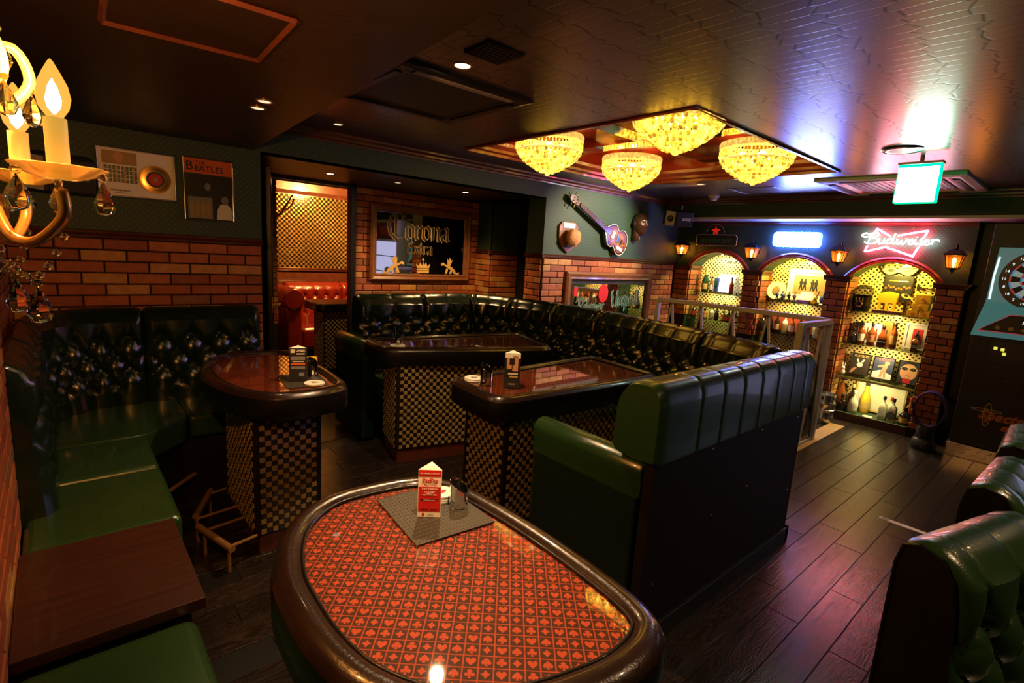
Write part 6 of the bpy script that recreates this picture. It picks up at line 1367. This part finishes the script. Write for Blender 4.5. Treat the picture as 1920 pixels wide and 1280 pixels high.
bottle((6.26, 1.135, .82), 'whisky', 'amber_liquid', 'square whisky bottle with black label before the white framed picture', sc=.72, square=True, lab='ink_black', labtext=('JACK\nDANIEL\'S', .013, 'ink_white'))
# third arch, lowest shelf: framed covers
def cover(y, lab, bg):
    t = thing('framed_cover', lab, 'picture', (6.36, y, .471), 'framed magazine covers'); fo = Vector((6.375, y, .592)); U_ = Vector((.22, 0, 1)).normalized(); nn = R_.cross(U_)
    frame_mb(fo, R_, U_, .186, .232, .009, .012).build('frame', 'black_plastic', t); mb = MB(); mb.plate([(-.086,-.109),(.086,-.109),(.086,.109),(-.086,.109)], fo+nn*.001, R_, U_, .003); mb.build('cover_sheet', bg, t)
    def P(poly, mat, nm, d=.0045): m_ = MB(); m_.plate(poly, fo+nn*d, R_, U_, .0006); return m_.build(nm, mat, t)
    return t, fo, U_, nn, P
pm('cover_brown', (.045, .035, .022), .4, coat=.3); pm('cover_blue', (.035, .05, .10), .4, coat=.3)
t, fo, U_, nn, P = cover(1.585, 'dark framed magazine cover with a pale rabbit head emblem', 'cover_brown'); text('PLAYBOY', .036, fo+nn*.005+U_*.088, R_, U_, 'ink_gold', t, sx=.85, bold=.0006)
P([(.0+.028*math.cos(a), -.005+.026*math.sin(a)) for a in [2*PI*i/16 for i in range(16)]], 'ink_white', 'rabbit_head'); P([(-.018,.012),(-.036,.04),(-.028,.062),(-.010,.03)], 'ink_white', 'rabbit_ear'); P([(.006,.018),(.018,.05),(.036,.06),(.03,.03)], 'ink_white', 'rabbit_ear'); P([(-.08,-.10),(-.06,-.10),(-.02,-.045),(-.03,-.03),(-.065,-.06)], 'skin_print', 'arm_print')
t, fo, U_, nn, P = cover(1.378, 'blue framed magazine cover with a small blond figure', 'cover_blue'); text('PLAYBOY', .036, fo+nn*.005+U_*.088, R_, U_, 'ink_red', t, sx=.85, bold=.0006)
P([(-.086,-.109),(.086,-.109),(.086,-.06),(-.02,-.02),(-.086,-.05)], 'white_paper', 'ground_print', .0042); P([(-.02,-.095),(.0,-.095),(.005,-.04),(.02,-.095),(.036,-.09),(.03,-.02),(.04,.03),(.02,.045),(-.045,.02),(-.05,.008),(.0,.01),(-.015,-.03)], 'skin_print', 'figure_print', .005); P([(.03+.022*math.cos(a), .055+.02*math.sin(a)) for a in [2*PI*i/12 for i in range(12)]], 'ink_gold', 'hair_print', .0055)
t, fo, U_, nn, P = cover(1.163, 'framed magazine cover with a face in large sunglasses and red cup', 'ink_black'); P([(.070*math.cos(a), .005+.085*math.sin(a)) for a in [2*PI*i/20 for i in range(20)]], 'skin_print', 'face_print'); text('PLAYBOY', .030, fo+nn*.0062+U_*.09, R_, U_, 'ink_black', t, sx=.85)
for sg in (-1, 1): P([(sg*.036+.033*math.cos(a), .035+.024*math.sin(a)) for a in [2*PI*i/16 for i in range(16)]], 'ink_gold', 'glasses_print', .0055); P([(sg*.036+.027*math.cos(a), .035+.018*math.sin(a)) for a in [2*PI*i/16 for i in range(16)]], 'ink_black', 'lens_print', .0062)
P([(-.02,-.032),(0,-.026),(.02,-.032),(.0,-.044)], 'ink_red', 'lips_print', .0055); P([(-.035,-.062),(.035,-.062),(.030,-.108),(-.030,-.108)], 'ink_red', 'cup_print', .0055); P([(-.002,-.06),(.002,-.06),(.002,-.03),(-.002,-.03)], 'ink_white', 'straw_print', .0062)
t = thing('rabbit_figurine', 'small white sitting rabbit figurine left of the framed covers', 'figurine', (6.26, 1.70, .471)); mb = MB(); mb.sphere((6.26, 1.70, .50), .028, 14, 10, sc=(.9, .8, 1.05)); mb.sphere((6.25, 1.70, .545), .020, 12, 9); mb.build('body', 'white_paper', t, smooth=True)
for sg in (-1, 1): mb = MB(); mb.tube(smooth_path([(6.255, 1.70+sg*.008, .558), (6.26, 1.70+sg*.012, .585), (6.262, 1.70+sg*.011, .605)], 4), [.005]*3+[.007]*4+[.003]*2, 8, flat=.6); mb.build('ear', 'white_paper', t, smooth=True)
# third arch, floor of the niche
for loc, kd, mt, lb, sc, cp, sq_, lab in (((6.37, 1.71, .0885), 'champ', 'amber_liquid', None, 1.15, 'ink_black', False, 'large amber bottle standing left in the base of the third arch'), ((6.25, 1.655, .0885), 'squat', 'dark_bottle', 'ink_black', .95, 'ink_black', False, 'black squat bottle in the base of the third arch'), ((6.36, 1.60, .0885), 'slim', 'dark_bottle', None, 1.0, 'ink_gold', False, 'slim dark bottle behind the black squat bottle'), ((6.25, 1.55, .0885), 'round', 'clear_bottle', 'white_paper', 1.0, 'ink_white', False, 'pale bottle with picture label glowing in the third arch'), ((6.38, 1.48, .0885), 'champ', 'gold_box', 'ink_gold', 1.1, 'ink_black', False, 'golden yellow bottle at the back of the third arch'), ((6.27, 1.29, .0885), 'whisky', 'clear_bottle', 'white_paper', .95, 'ink_black', True, 'clear square gin bottle, left of the pale bottles'), ((6.35, 1.245, .0885), 'whisky', 'clear_bottle', None, .9, 'ink_red', True, 'clear square gin bottle with red stopper behind the hexagon label'), ((6.25, 1.205, .0885), 'whisky', 'clear_bottle', None, .95, 'ink_black', True, 'clear gin bottle with a large hexagon label'), ((6.25, 1.10, .0885), 'squat', 'dark_bottle', 'ink_gold', .95, 'ink_black', False, 'dark rum bottle at the right of the third arch'), ((6.34, 1.085, .0885), 'slim', 'amber_liquid', 'ink_red', .95, 'ink_red', False, 'red-capped bottle behind the dark rum bottle')):
    t = bottle(loc, kd, mt, lab, sc=sc, lab=lb, cap=cp, square=sq_)
    if 'hexagon label' in lab and 'behind' not in lab:
        mb = MB(); mb.plate([(.040*math.sin(PI/3*i), .048*math.cos(PI/3*i)) for i in range(6)], (6.211, 1.205, .155), (0, -1, 0), EZ, .002); mb.build('hexagon_edge', 'ink_black', t); mb = MB(); mb.plate([(.036*math.sin(PI/3*i), .044*math.cos(PI/3*i)) for i in range(6)], (6.2088, 1.205, .155), (0, -1, 0), EZ, .001); mb.build('hexagon_label', 'ink_grey', t)
t = thing('backlit_frame', 'gold framed pale glass panel at the back of the third arch base', 'panel', (6.43, 1.37, .09)); frame_mb((6.44, 1.37, .27), R_, EZ, .46, .34, .022, .014).build('frame', 'ink_gold', t); pm('frosted_panel', (.78, .74, .50), .3, emis=(1, .85, .4), es=.12); mb = MB(); mb.plate([(-.215,-.155),(.215,-.155),(.215,.155),(-.215,.155)], (6.439, 1.37, .27), R_, EZ, .003); mb.build('panel', 'frosted_panel', t); text('DITA', .05, (6.4345, 1.43, .23), R_, EZ, 'ink_gold', t) if False else None
t = thing('coaster', 'white round coaster lying on the base of the third arch', 'coaster', (6.22, 1.40, .0885)); mb = MB(); mb.lathe([(.001, 0), (.045, 0), (.045, .004), (.001, .004)], (6.225, 1.40, .0887), 24); mb.build('disc', 'white_paper', t); mb = MB(); mb.lathe([(.03, .0042), (.034, .0046)], (6.225, 1.40, .0887), 24, cap=False); mb.build('ring_print', 'ink_grey', t)
# ================================================================ FLOOR-STANDING THINGS ON THE RIGHT
t = thing('beer_keg', 'small dented steel beer keg standing by the brick pillar', 'keg', (5.90, 1.72, 0))
mb = MB(); mb.lathe([(.001, .035), (.085, .03), (.088, .0), (.092, .0), (.096, .05), (.104, .055), (.104, .07), (.100, .075), (.100, .125), (.106, .13), (.106, .145), (.100, .15), (.100, .20), (.104, .205), (.104, .22), (.096, .23)], (5.90, 1.72, 0), 28, cap=False); mb.build('barrel', 'steel', t, smooth='auto')
mb = MB(); mb.lathe([(.096, .23), (.098, .30), (.094, .305), (.091, .30), (.090, .235), (.001, .228)], (5.90, 1.72, 0), 28, cap=False); mb.build('collar', 'steel', t, smooth='auto'); mb = MB(); mb.lathe([(.02, .228), (.02, .25), (.012, .255), (.001, .255)], (5.90, 1.72, 0), 14); mb.build('valve', 'brass', t)
for a in (PI, PI*1.45): mb = MB(Matrix.Translation((5.90, 1.72, .268)) @ Matrix.Rotation(a, 4, 'Z')); mb.plate(rrect(-.022, -.014, .022, .014, .012, 3), (.0985, 0, 0), (0, 1, 0), EZ, .001); mb.build('hand_hole', 'ink_black', t)
t = thing('bladeless_fan', 'dark bladeless fan with purple oval ring on the floor before the pillar', 'fan', (5.88, .865, 0))
rg_ = [(.105*math.cos(a), .37+.155*math.sin(a)) for a in [2*PI*i/32 for i in range(32)]]
mb = MB(); vs = []
for y, z in rg_:
    d = Vector((0, y, z-.37)).normalized()
    for dx, dr in ((-.05, .0), (-.05, .012), (.0, .020), (.05, .016), (.05, .004), (.0, .0)): vs.append((5.88+dx, .865+y+d.y*dr, z+d.z*dr))
mb.add(vs, [(i*6+j, ((i+1) % 32)*6+j, ((i+1) % 32)*6+(j+1) % 6, i*6+(j+1) % 6) for i in range(32) for j in range(6)]); mb.build('ring', 'purple_ring', t, smooth='auto')
mb = MB(); mb.lathe([(.07, .09), (.065, .18), (.055, .215)], (5.88, .865, 0), 22); mb.build('column', 'black_plastic', t, smooth='auto'); mb = MB(); mb.lathe([(.10, 0), (.102, .02), (.085, .085), (.072, .10)], (5.88, .865, 0), 24); mb.build('base', 'black_plastic', t, smooth='auto')
# dart machine
t = thing('dart_machine', 'tall black electronic dart machine with glowing teal board at the right edge', 'dart machine', (6.1, .30, 0)); dy0, dy1 = -.10, .70
mb = MB(); mb.box((5.93, dy0, .12), (6.40, dy1, 2.03)); mb.build('cabinet', 'black_paint', t, bevel=.01)
mb = MB(); mb.box((5.90, dy0-.01, 0), (6.38, dy1+.012, .12)); mb.build('plinth', 'steel', t, bevel=.004)
pm('checker_plate', (.45, .36, .22), .35, .8)
for i in range(11):
    for j in range(2): mb = MB(); y = dy1-.03-.07*i-.03*(j % 2); mb.tube([(5.899, y, .035+.045*j), (5.899, y-.03, .055+.045*j)], .004, 5); mb.build('tread_bar', 'checker_plate', t)
R_ = Vector((0, -1, 0))
scr = [(-.30,.27),(.30,.27),(.315,-.18),(.36,-.46),(-.36,-.46),(-.315,-.18)]
so = Vector((5.93, .335, 1.555)); mb = MB(); n6 = 6
fr0 = [(5.86, so.y-x, so.z+z) if z > -.3 else (5.80, so.y-x, so.z+z) for x, z in scr]; bk0 = [(5.93, so.y-x*1.02, so.z+z*1.02) for x, z in scr]
mb.add(fr0+bk0, [(0, 1, 2, 5), (5, 2, 3, 4)]+[(i, (i+1) % 6, 6+(i+1) % 6, 6+i) for i in range(6)]); mb.build('console', 'screen_teal', t)
cz, cy_ = 1.575, .365
ang = lambda i: PI/2-2*PI*(i)/20
bx_ = 5.855
def ring(r0, r1, mats, name, dx, n=20, half=.5):
    for i in range(n):
        a0, a1 = PI/2+2*PI*(i-half)/n, PI/2+2*PI*(i+1-half)/n
        mb = MB(); pts = [(r1*math.cos(a0+(a1-a0)*k/3), r1*math.sin(a0+(a1-a0)*k/3)) for k in range(4)]+[(r0*math.cos(a1-(a1-a0)*k/3), r0*math.sin(a1-(a1-a0)*k/3)) for k in range(4)]
        mb.plate(pts, (bx_, cy_, cz), R_, EZ, dx); mb.build(name, mats[i % len(mats)], board)
mb = MB(); mb.plate([(.235*math.cos(a), .235*math.sin(a)) for a in [2*PI*i/48 for i in range(48)]], (5.862, cy_, cz), R_, EZ, .006); board = mb.build('dart_board', 'black_plastic', t)
pm('dart_white', (.55, .62, .60), .5, emis=(.6, .8, .8), es=.25); pm('dart_dark', (.02, .03, .03), .5); pm('dart_blue', (.05, .22, .40), .5, emis=(.1, .4, .7), es=.4); pm('dart_red', (.50, .06, .07), .5, emis=(.8, .1, .1), es=.3)
ring(.105, .160, ('dart_white', 'dart_dark'), 'outer_segment', .006); ring(.160, .172, ('dart_blue', 'dart_red'), 'double_segment', .007); ring(.092, .105, ('dart_red', 'dart_blue'), 'triple_segment', .007); ring(.022, .092, ('dart_dark', 'dart_white'), 'inner_segment', .006)
mb = MB(); mb.lathe([(.022, 0), (.022, -.008), (.001, -.008)], (5.856, cy_, cz), 18, axis='X'); mb.build('bullseye', 'dart_red', board)
for i, num in enumerate((20, 1, 18, 4, 13, 6, 10, 15, 2, 17, 3, 19, 7, 16, 8, 11, 14, 9, 12, 5)):
    a = PI/2-2*PI*i/20; text(str(num), .030, (5.852, cy_-.203*math.cos(a), cz+.203*math.sin(a)), R_, EZ, 'screen_white', board, 'number')
mb = MB(); mb.tube([(5.857, .63, 1.40), (5.857, .632, 1.60), (5.857, .622, 1.75)], .007, 6); mb.build('light_strip', 'screen_white', t)
fz0 = Vector((5.812, .335, 1.17)); fu = Vector((.16, 0, 1)).normalized()
mb = MB(); mb.plate([(-.32,-.03),(.32,-.03),(.14,.12),(-.14,.12)], fz0, R_, fu, .004); ctl = mb.build('control_panel', 'ink_black', t); mb = MB(); q = [(-.32,-.03),(.32,-.03),(.14,.12),(-.14,.12)]; mb.tube([fz0+R_*x+fu*z+Vector((-.006, 0, 0)) for x, z in q], .004, 5, closed=True); mb.build('panel_edge', 'dart_red', ctl); text('Spectrum', .034, fz0+Vector((-.006, 0, 0))+fu*.065, R_, fu, 'screen_white', ctl, shear=.3)
for k in range(6): mb = MB(); mb.lathe([(.017, 0), (.017, -.006), (.010, -.008), (.001, -.008)], fz0+Vector((-.004, 0, 0))+R_*(-.20+.08*k)+fu*.005, 14, axis='X'); mb.build('button', 'ink_gold', ctl)
mb = MB(); mb.plate(rrect(-.13, -.10, .13, .10, .02, 3), (5.931, .44, .96), R_, EZ, .006); cd = mb.build('coin_door', 'black_plastic', t, bevel=.003)
for y, z in ((.53, .995), (.485, .99), (.47, .955)): mb = MB(); mb.plate(rrect(-.012, -.012, .012, .012, .003, 2), (5.924, y, z), R_, EZ, .004); mb.build('coin_light', 'led_yellow', cd)
mb = MB(); mb.plate(rrect(-.13, -.115, .13, .115, .02, 3), (5.931, .44, .735), R_, EZ, .006); cb = mb.build('cash_door', 'black_plastic', t, bevel=.004); mb = MB(); mb.lathe([(.010, 0), (.010, -.008), (.001, -.008)], (5.925, .42, .73), 12, axis='X'); mb.build('lock', 'chrome', cb)
text('Spectrum', .105, (5.928, .34, .415), R_, EZ, 'ink_red', t, 'lettering', shear=.3, bold=.007); text('Spectrum', .105, (5.926, .34, .415), R_, EZ, 'tan_print', t, 'lettering', shear=.3, bold=.001); text('e-TIP', .085, (5.926, .30, .335), R_, EZ, 'ink_orange', t, 'lettering', shear=.3, bold=.002)
mb = MB(); mb.tube([(5.927, .50+.10*math.cos(a), .455+.012*math.sin(a)) for a in [2*PI*i/24 for i in range(24)]], .003, 5, closed=True); mb.tube([(5.926, .49+.025*math.cos(a), .42+.10*math.sin(a)) for a in [2*PI*i/24 for i in range(24)]], .003, 5, closed=True); mb.build('orbit_logo', 'ink_gold', t)
for i in range(5): mb = MB(); mb.box((5.925, .10, 1.93+.014*i), (5.931, .50, 1.936+.014*i)); mb.build('vent_slat', 'black_plastic', t)
# ---- stair railing
def rail_panel(p0, p1, z0, z1, n, label):
    t = thing('stair_railing', label, 'railing', ((p0[0]+p1[0])/2, (p0[1]+p1[1])/2, 0)); p0, p1 = Vector((*p0, 0)), Vector((*p1, 0)); d = (p1-p0); L_ = d.length; d.normalize(); s = Vector((-d.y, d.x, 0))
    def bar(a, b, w_, nm, par=t, th=.03):
        a, b = Vector(a), Vector(b); ax_ = (b-a).normalized(); v = s.cross(ax_).normalized()*w_/2; h_ = s*th/2; mb = MB(); mb.add([a-v-h_, a+v-h_, a+v+h_, a-v+h_, b-v-h_, b+v-h_, b+v+h_, b-v+h_], [(0,1,2,3),(4,5,6,7),(0,1,5,4),(1,2,6,5),(2,3,7,6),(3,0,4,7)]); return mb.build(nm, 'white_paint', par, bevel=.003)
    zt_ = Vector((0, 0, z1)); zb_ = Vector((0, 0, z0+.02))
    bar(p0+zt_, p1+zt_, .045, 'top_rail', th=.05); bar(p0+zb_, p1+zb_, .04, 'bottom_rail')
    bar(p0, p0+zt_, .045, 'post', th=.05); bar(p1, p1+zt_, .045, 'post', th=.05)
    for k in range(n):
        a, b, c = p0+d*(L_*k/n+.03), p0+d*(L_*(k+1)/n-.03), p0+d*(L_*(k+.5)/n); tz, bz = Vector((0, 0, z1-.02)), Vector((0, 0, z0+.04))
        bar(c+tz, a+bz, .022, 'brace', th=.022); bar(c+tz, b+bz, .022, 'brace', th=.022)
        mb = MB(); mb.add([c+tz-s*.002, a+bz-s*.002, b+bz-s*.002, c+tz+s*.002, a+bz+s*.002, b+bz+s*.002], [(0,1,2),(3,5,4),(0,1,4,3),(1,2,5,4),(2,0,3,5)]); mb.build('pane', 'smoked_glass', t)
    return t
rail_panel((5.2, 1.585), (5.2, 3.36), .0, 1.11, 5, 'long pale stair railing with triangle panes behind the booth'); rail_panel((4.48, 1.56), (5.145, 1.56), 0, 1.105, 2, 'short end panel of the pale stair railing by the booth corner')
mb = MB(); mb.box((4.3, 1.50, .0), (5.9, 1.63, .012)); struct('trim_20', mb, 'tan_print')
t = thing('floor_tape', 'strip of white tape stuck on the floor planks', 'tape', (3.91, .62, 0)); mb = MB(); mb.box((3.89, .40, .0005), (3.93, .715, .0015)); mb.build('strip', 'white_paper', t); mb = MB(); mb.box((3.895, .66, .0016), (3.925, .705, .0019)); mb.build('printed_end', 'ink_grey', t)
# ================================================================ THINGS ON THE TABLES
TZ = .8345
def tent_card(c, rz, w_, h_, mat, label):
    t = thing('tent_card', label, 'tent card', (*c, TZ+.0025)); xf = Matrix.Translation((*c, TZ+.0025)) @ Matrix.Rotation(rz, 4, 'Z'); r3 = w_/math.sqrt(3); tri = [(r3*math.cos(a), r3*math.sin(a)) for a in (-PI/2-PI/3, -PI/2+PI/3, PI/2)]
    mb = MB(xf); mb.prism(tri, 0, h_*.93); mb.build('card_body', mat, t, bevel=.001)
    mb = MB(xf); tri2 = [Vector((*p, h_*.93)) for p in tri]; apex = Vector((0, -r3*.25, h_)); mb.add([tri2[0], tri2[1], tri2[2], apex], [(0, 1, 3), (1, 2, 3), (2, 0, 3)]); mb.build('card_top', 'white_paper', t)
    R3 = xf.to_3x3(); rr = R3 @ Vector((1, 0, 0)); fy = tri[0][1]
    def P(x0, z0, x1, z1, m_, nm, d=.0008): mb = MB(); mb.plate([(x0*w_, z0*h_), (x1*w_, z0*h_), (x1*w_, z1*h_), (x0*w_, z1*h_)], xf @ Vector((0, fy-d+.0004, 0)), rr, EZ, .0004); return mb.build(nm, m_, t)
    def T(b, sz, x, z, m_, **k): return text(b, sz*w_, xf @ Vector((x*w_, fy-.0021, z*h_)), rr, EZ, m_, t, ext=.0002, **k)
    return t, P, T
C4 = (.713, 1.095)
camr = math.atan2(-C4[0], C4[1])
t, P, T = tent_card(C4, math.radians(-37), .062, .145, 'white_paper', 'red and white payment tent card on the foreground table')
P(-.47, .80, .47, .925, 'ink_red', 'red_strip'); P(-.47, .12, .47, .60, 'ink_red', 'red_panel'); T('PayPay', .24, 0, .735, 'ink_red', bold=.0004); T('導入しました!', .085, 0, .645, 'ink_red'); T('現金不要お支払いに使えます!', .062, 0, .862, 'ink_white'); T('スマホで簡単決済', .085, 0, .56, 'ink_white'); T('さまざまな場面で\nPayPayでの\nお支払いがさらに便利', .062, 0, .475, 'ink_white'); P(-.38, .325, .38, .362, 'ink_black', 'dark_bar'); T('アプリをダウンロード', .05, 0, .343, 'ink_white'); P(-.36, .135, -.04, .165, 'ink_black', 'store_badge'); P(.04, .135, .36, .165, 'ink_black', 'store_badge'); T('PayPay', .10, .06, .06, 'ink_black'); P(-.30, .04, -.20, .085, 'ink_red', 'logo_square')
t, P, T = tent_card((.882, 2.60), math.radians(-22), .085, .185, 'ink_black', 'black tent card with white print on the corner bench table'); P(-.40, .80, -.18, .90, 'ink_white', 'logo_square'); T('LINE@', .17, .14, .86, 'ink_white', bold=.0006); P(-.08, .755, .36, .79, 'ink_white', 'text_block'); P(-.38, .60, .38, .70, 'ink_grey', 'text_block'); P(-.38, .47, .38, .52, 'ink_orange', 'orange_line'); P(-.38, .36, .38, .43, 'ink_grey', 'text_block'); P(.05, .16, .32, .26, 'ink_grey', 'badge'); P(-.30, .55, .30, .575, 'ink_white', 'text_block')
t, P, T = tent_card((1.785, 1.995), math.radians(-40), .085, .20, 'ink_black', 'dark photo tent card beside the chrome holder on the middle oblong table'); mb_w = P(-.47, .80, .47, .93, 'white_paper', 'white_strip')
mb = MB(); base = Vector((1.785, 1.995, TZ)); 
P(-.35, .50, -.05, .80, 'skin_print', 'figure_print'); P(.0, .45, .34, .86, 'skin_print', 'figure_print'); P(-.20, .62, .12, .80, 'ink_black', 'hair_print', .0014); P(-.25, .36, .35, .40, 'ink_white', 'text_block'); P(-.15, .28, .35, .32, 'ink_gold', 'text_block'); P(-.2, .08, .2, .12, 'ink_grey', 'text_block')
def holder(c, r, h, label, rz=0.):
    t = thing('chrome_holder', label, 'holder', (*c, TZ)); n = 24; mb = MB(); vs = []
    for i in range(n):
        a = 2*PI*i/n; top = h*(.80+.20*math.cos(a-rz)); vs += [(c[0]+r*math.cos(a), c[1]+r*math.sin(a), TZ+.003), (c[0]+r*math.cos(a), c[1]+r*math.sin(a), TZ+top), (c[0]+r*.92*math.cos(a), c[1]+r*.92*math.sin(a), TZ+top), (c[0]+r*.92*math.cos(a), c[1]+r*.92*math.sin(a), TZ+.006)]
    mb.add(vs, [(i*4+j, ((i+1) % n)*4+j, ((i+1) % n)*4+j+1, i*4+j+1) for i in range(n) for j in range(3)]); mb.build('tube', 'chrome', t, smooth='auto'); mb = MB(); mb.lathe([(r*1.04, 0), (r*1.04, .004), (r, .006), (.001, .006)], (*c, TZ+.0025), 24); mb.build('foot', 'chrome', t, smooth='auto')
holder((.800, 1.083), .026, .085, 'slanted chrome holder beside the payment card', PI*.7); holder((.962, 2.625), .026, .11, 'slanted chrome holder behind the coasters on the corner bench table', PI*.6); holder((1.695, 2.10), .034, .115, 'slanted chrome holder on the middle oblong table', PI*.6); holder((1.83, 3.30), .036, .12, 'slanted chrome holder on the table nearest the alcove', PI*.6); holder((2.30, 5.80), .03, .12, 'chrome holder on the far lounge table', PI*.6) if False else None
def coasters(c, n, r, label):
    for k in range(n):
        lab = label if n == 1 else ('%s, %s of the stack' % (label, ('bottom', 'second', 'third', 'top')[k if k < n-1 else 3]))
        t = thing('coaster', lab, 'coaster', (*c, TZ+.002+.005*k), 'stacked coasters'); x, y = c[0]+random.uniform(-.002, .002), c[1]+random.uniform(-.002, .002)
        mb = MB(); mb.lathe([(.001, 0), (r, 0), (r*1.01, .0022), (r, .0044), (.001, .0044)], (x, y, TZ+.002+.005*k), 24); mb.build('disc', 'white_paper', t, smooth='auto')
        if k == n-1: mb = MB(); s_ = suit(1, (0, 0), .9*r); mb.plate([(a, b) for a, b in s_], (x, y, TZ+.0066+.005*k), (.75, -.65, 0), (.65, .75, 0), .0004); mb.build('heart_print', 'ink_red' if r < .04 else 'ink_grey', t)
coasters((.790, 1.155), 4, .036, 'white coaster on the foreground table'); coasters((.925, 2.50), 2, .048, 'white coaster on the corner bench table'); coasters((1.69, 2.20), 3, .052, 'white coaster on the middle oblong table'); coasters((1.775, 3.21), 2, .052, 'white coaster on the table nearest the alcove')
def place_mat(poly, label):
    cx_ = sum(p[0] for p in poly)/4; cy2 = sum(p[1] for p in poly)/4; t = thing('place_mat', label, 'mat', (cx_, cy2, TZ)); mb = MB(); mb.prism(poly, TZ+.0002, TZ+.0018); mb.build('sheet', 'mat_black', t)
    a, b, c, d = [Vector(p) for p in poly]; nu, nv = 22, 16; mb = MB()
    for i in range(nu):
        for j in range(nv):
            u0, v0 = (i+.5)/nu, (j+.5)/nv; p = (a*(1-u0)+b*u0)*(1-v0)+(d*(1-u0)+c*u0)*v0; eu = (b-a)/nu*.44; ev = (d-a)/nv*.40
            if (i+j) % 2: eu, ev = eu*.8, ev*1.1
            vs = [p-eu-ev, p+eu-ev, p+eu+ev, p-eu+ev]; q = [p-eu*.6-ev*.6, p+eu*.6-ev*.6, p+eu*.6+ev*.6, p-eu*.6+ev*.6]
            mb.add([(*k, TZ+.0018) for k in vs]+[(*k, TZ+.0030) for k in q], [(0,1,5,4),(1,2,6,5),(2,3,7,6),(3,0,4,7),(4,5,6,7)])
    mb.build('weave', 'mat_black', t, kind='stuff')
place_mat([(.608, .985), (.838, .965), (.845, 1.235), (.635, 1.245)], 'black woven mat under the payment card'); place_mat([(.79, 2.49), (.985, 2.46), (1.02, 2.70), (.83, 2.76)], 'black woven mat on the corner bench table')
t = thing('menu_holder', 'yellow-topped menu stand on the corner bench table', 'menu stand', (.965, 2.68, TZ)); mb = MB(); mb.box((.935, 2.66, TZ+.003), (1.005, 2.70, TZ+.075)); mb.build('box', 'black_plastic', t, bevel=.003); mb = MB(); mb.box((.938, 2.664, TZ+.074), (1.002, 2.696, TZ+.10)); mb.build('yellow_cards', 'gold_box', t)
# ================================================================ REAR PART OF THE ROOM, SEEN IN THE MIRRORS
t = thing('drinks_cooler', 'bright glass-door drinks cooler at the rear, seen in the bar mirror', 'cooler', (5.8, -.75, 0)); mb = MB(); mb.box((5.66, -1.25, 0), (5.98, -.20, 2.05)); mb.build('cabinet', 'white_plastic', t, bevel=.01); mb = MB(); mb.box((5.645, -1.19, .2), (5.662, -.26, 1.58)); mb.build('lit_door', 'cooler_light', t)
for z in (.55, .9, 1.25): mb = MB(); mb.box((5.635, -1.19, z), (5.646, -.26, z+.02)); mb.build('shelf', 'steel', t)
mb = MB(); mb.box((5.648, -1.2, 1.64), (5.662, -.25, 2.0)); hd = mb.build('header_sign', 'ink_purple', t); mb = MB(); mb.plate(rrect(-.3, -.1, .3, .1, .09, 4), (5.647, -.72, 1.82), (0, -1, 0), EZ, .002); mb.build('picture_print', 'ink_orange', hd)
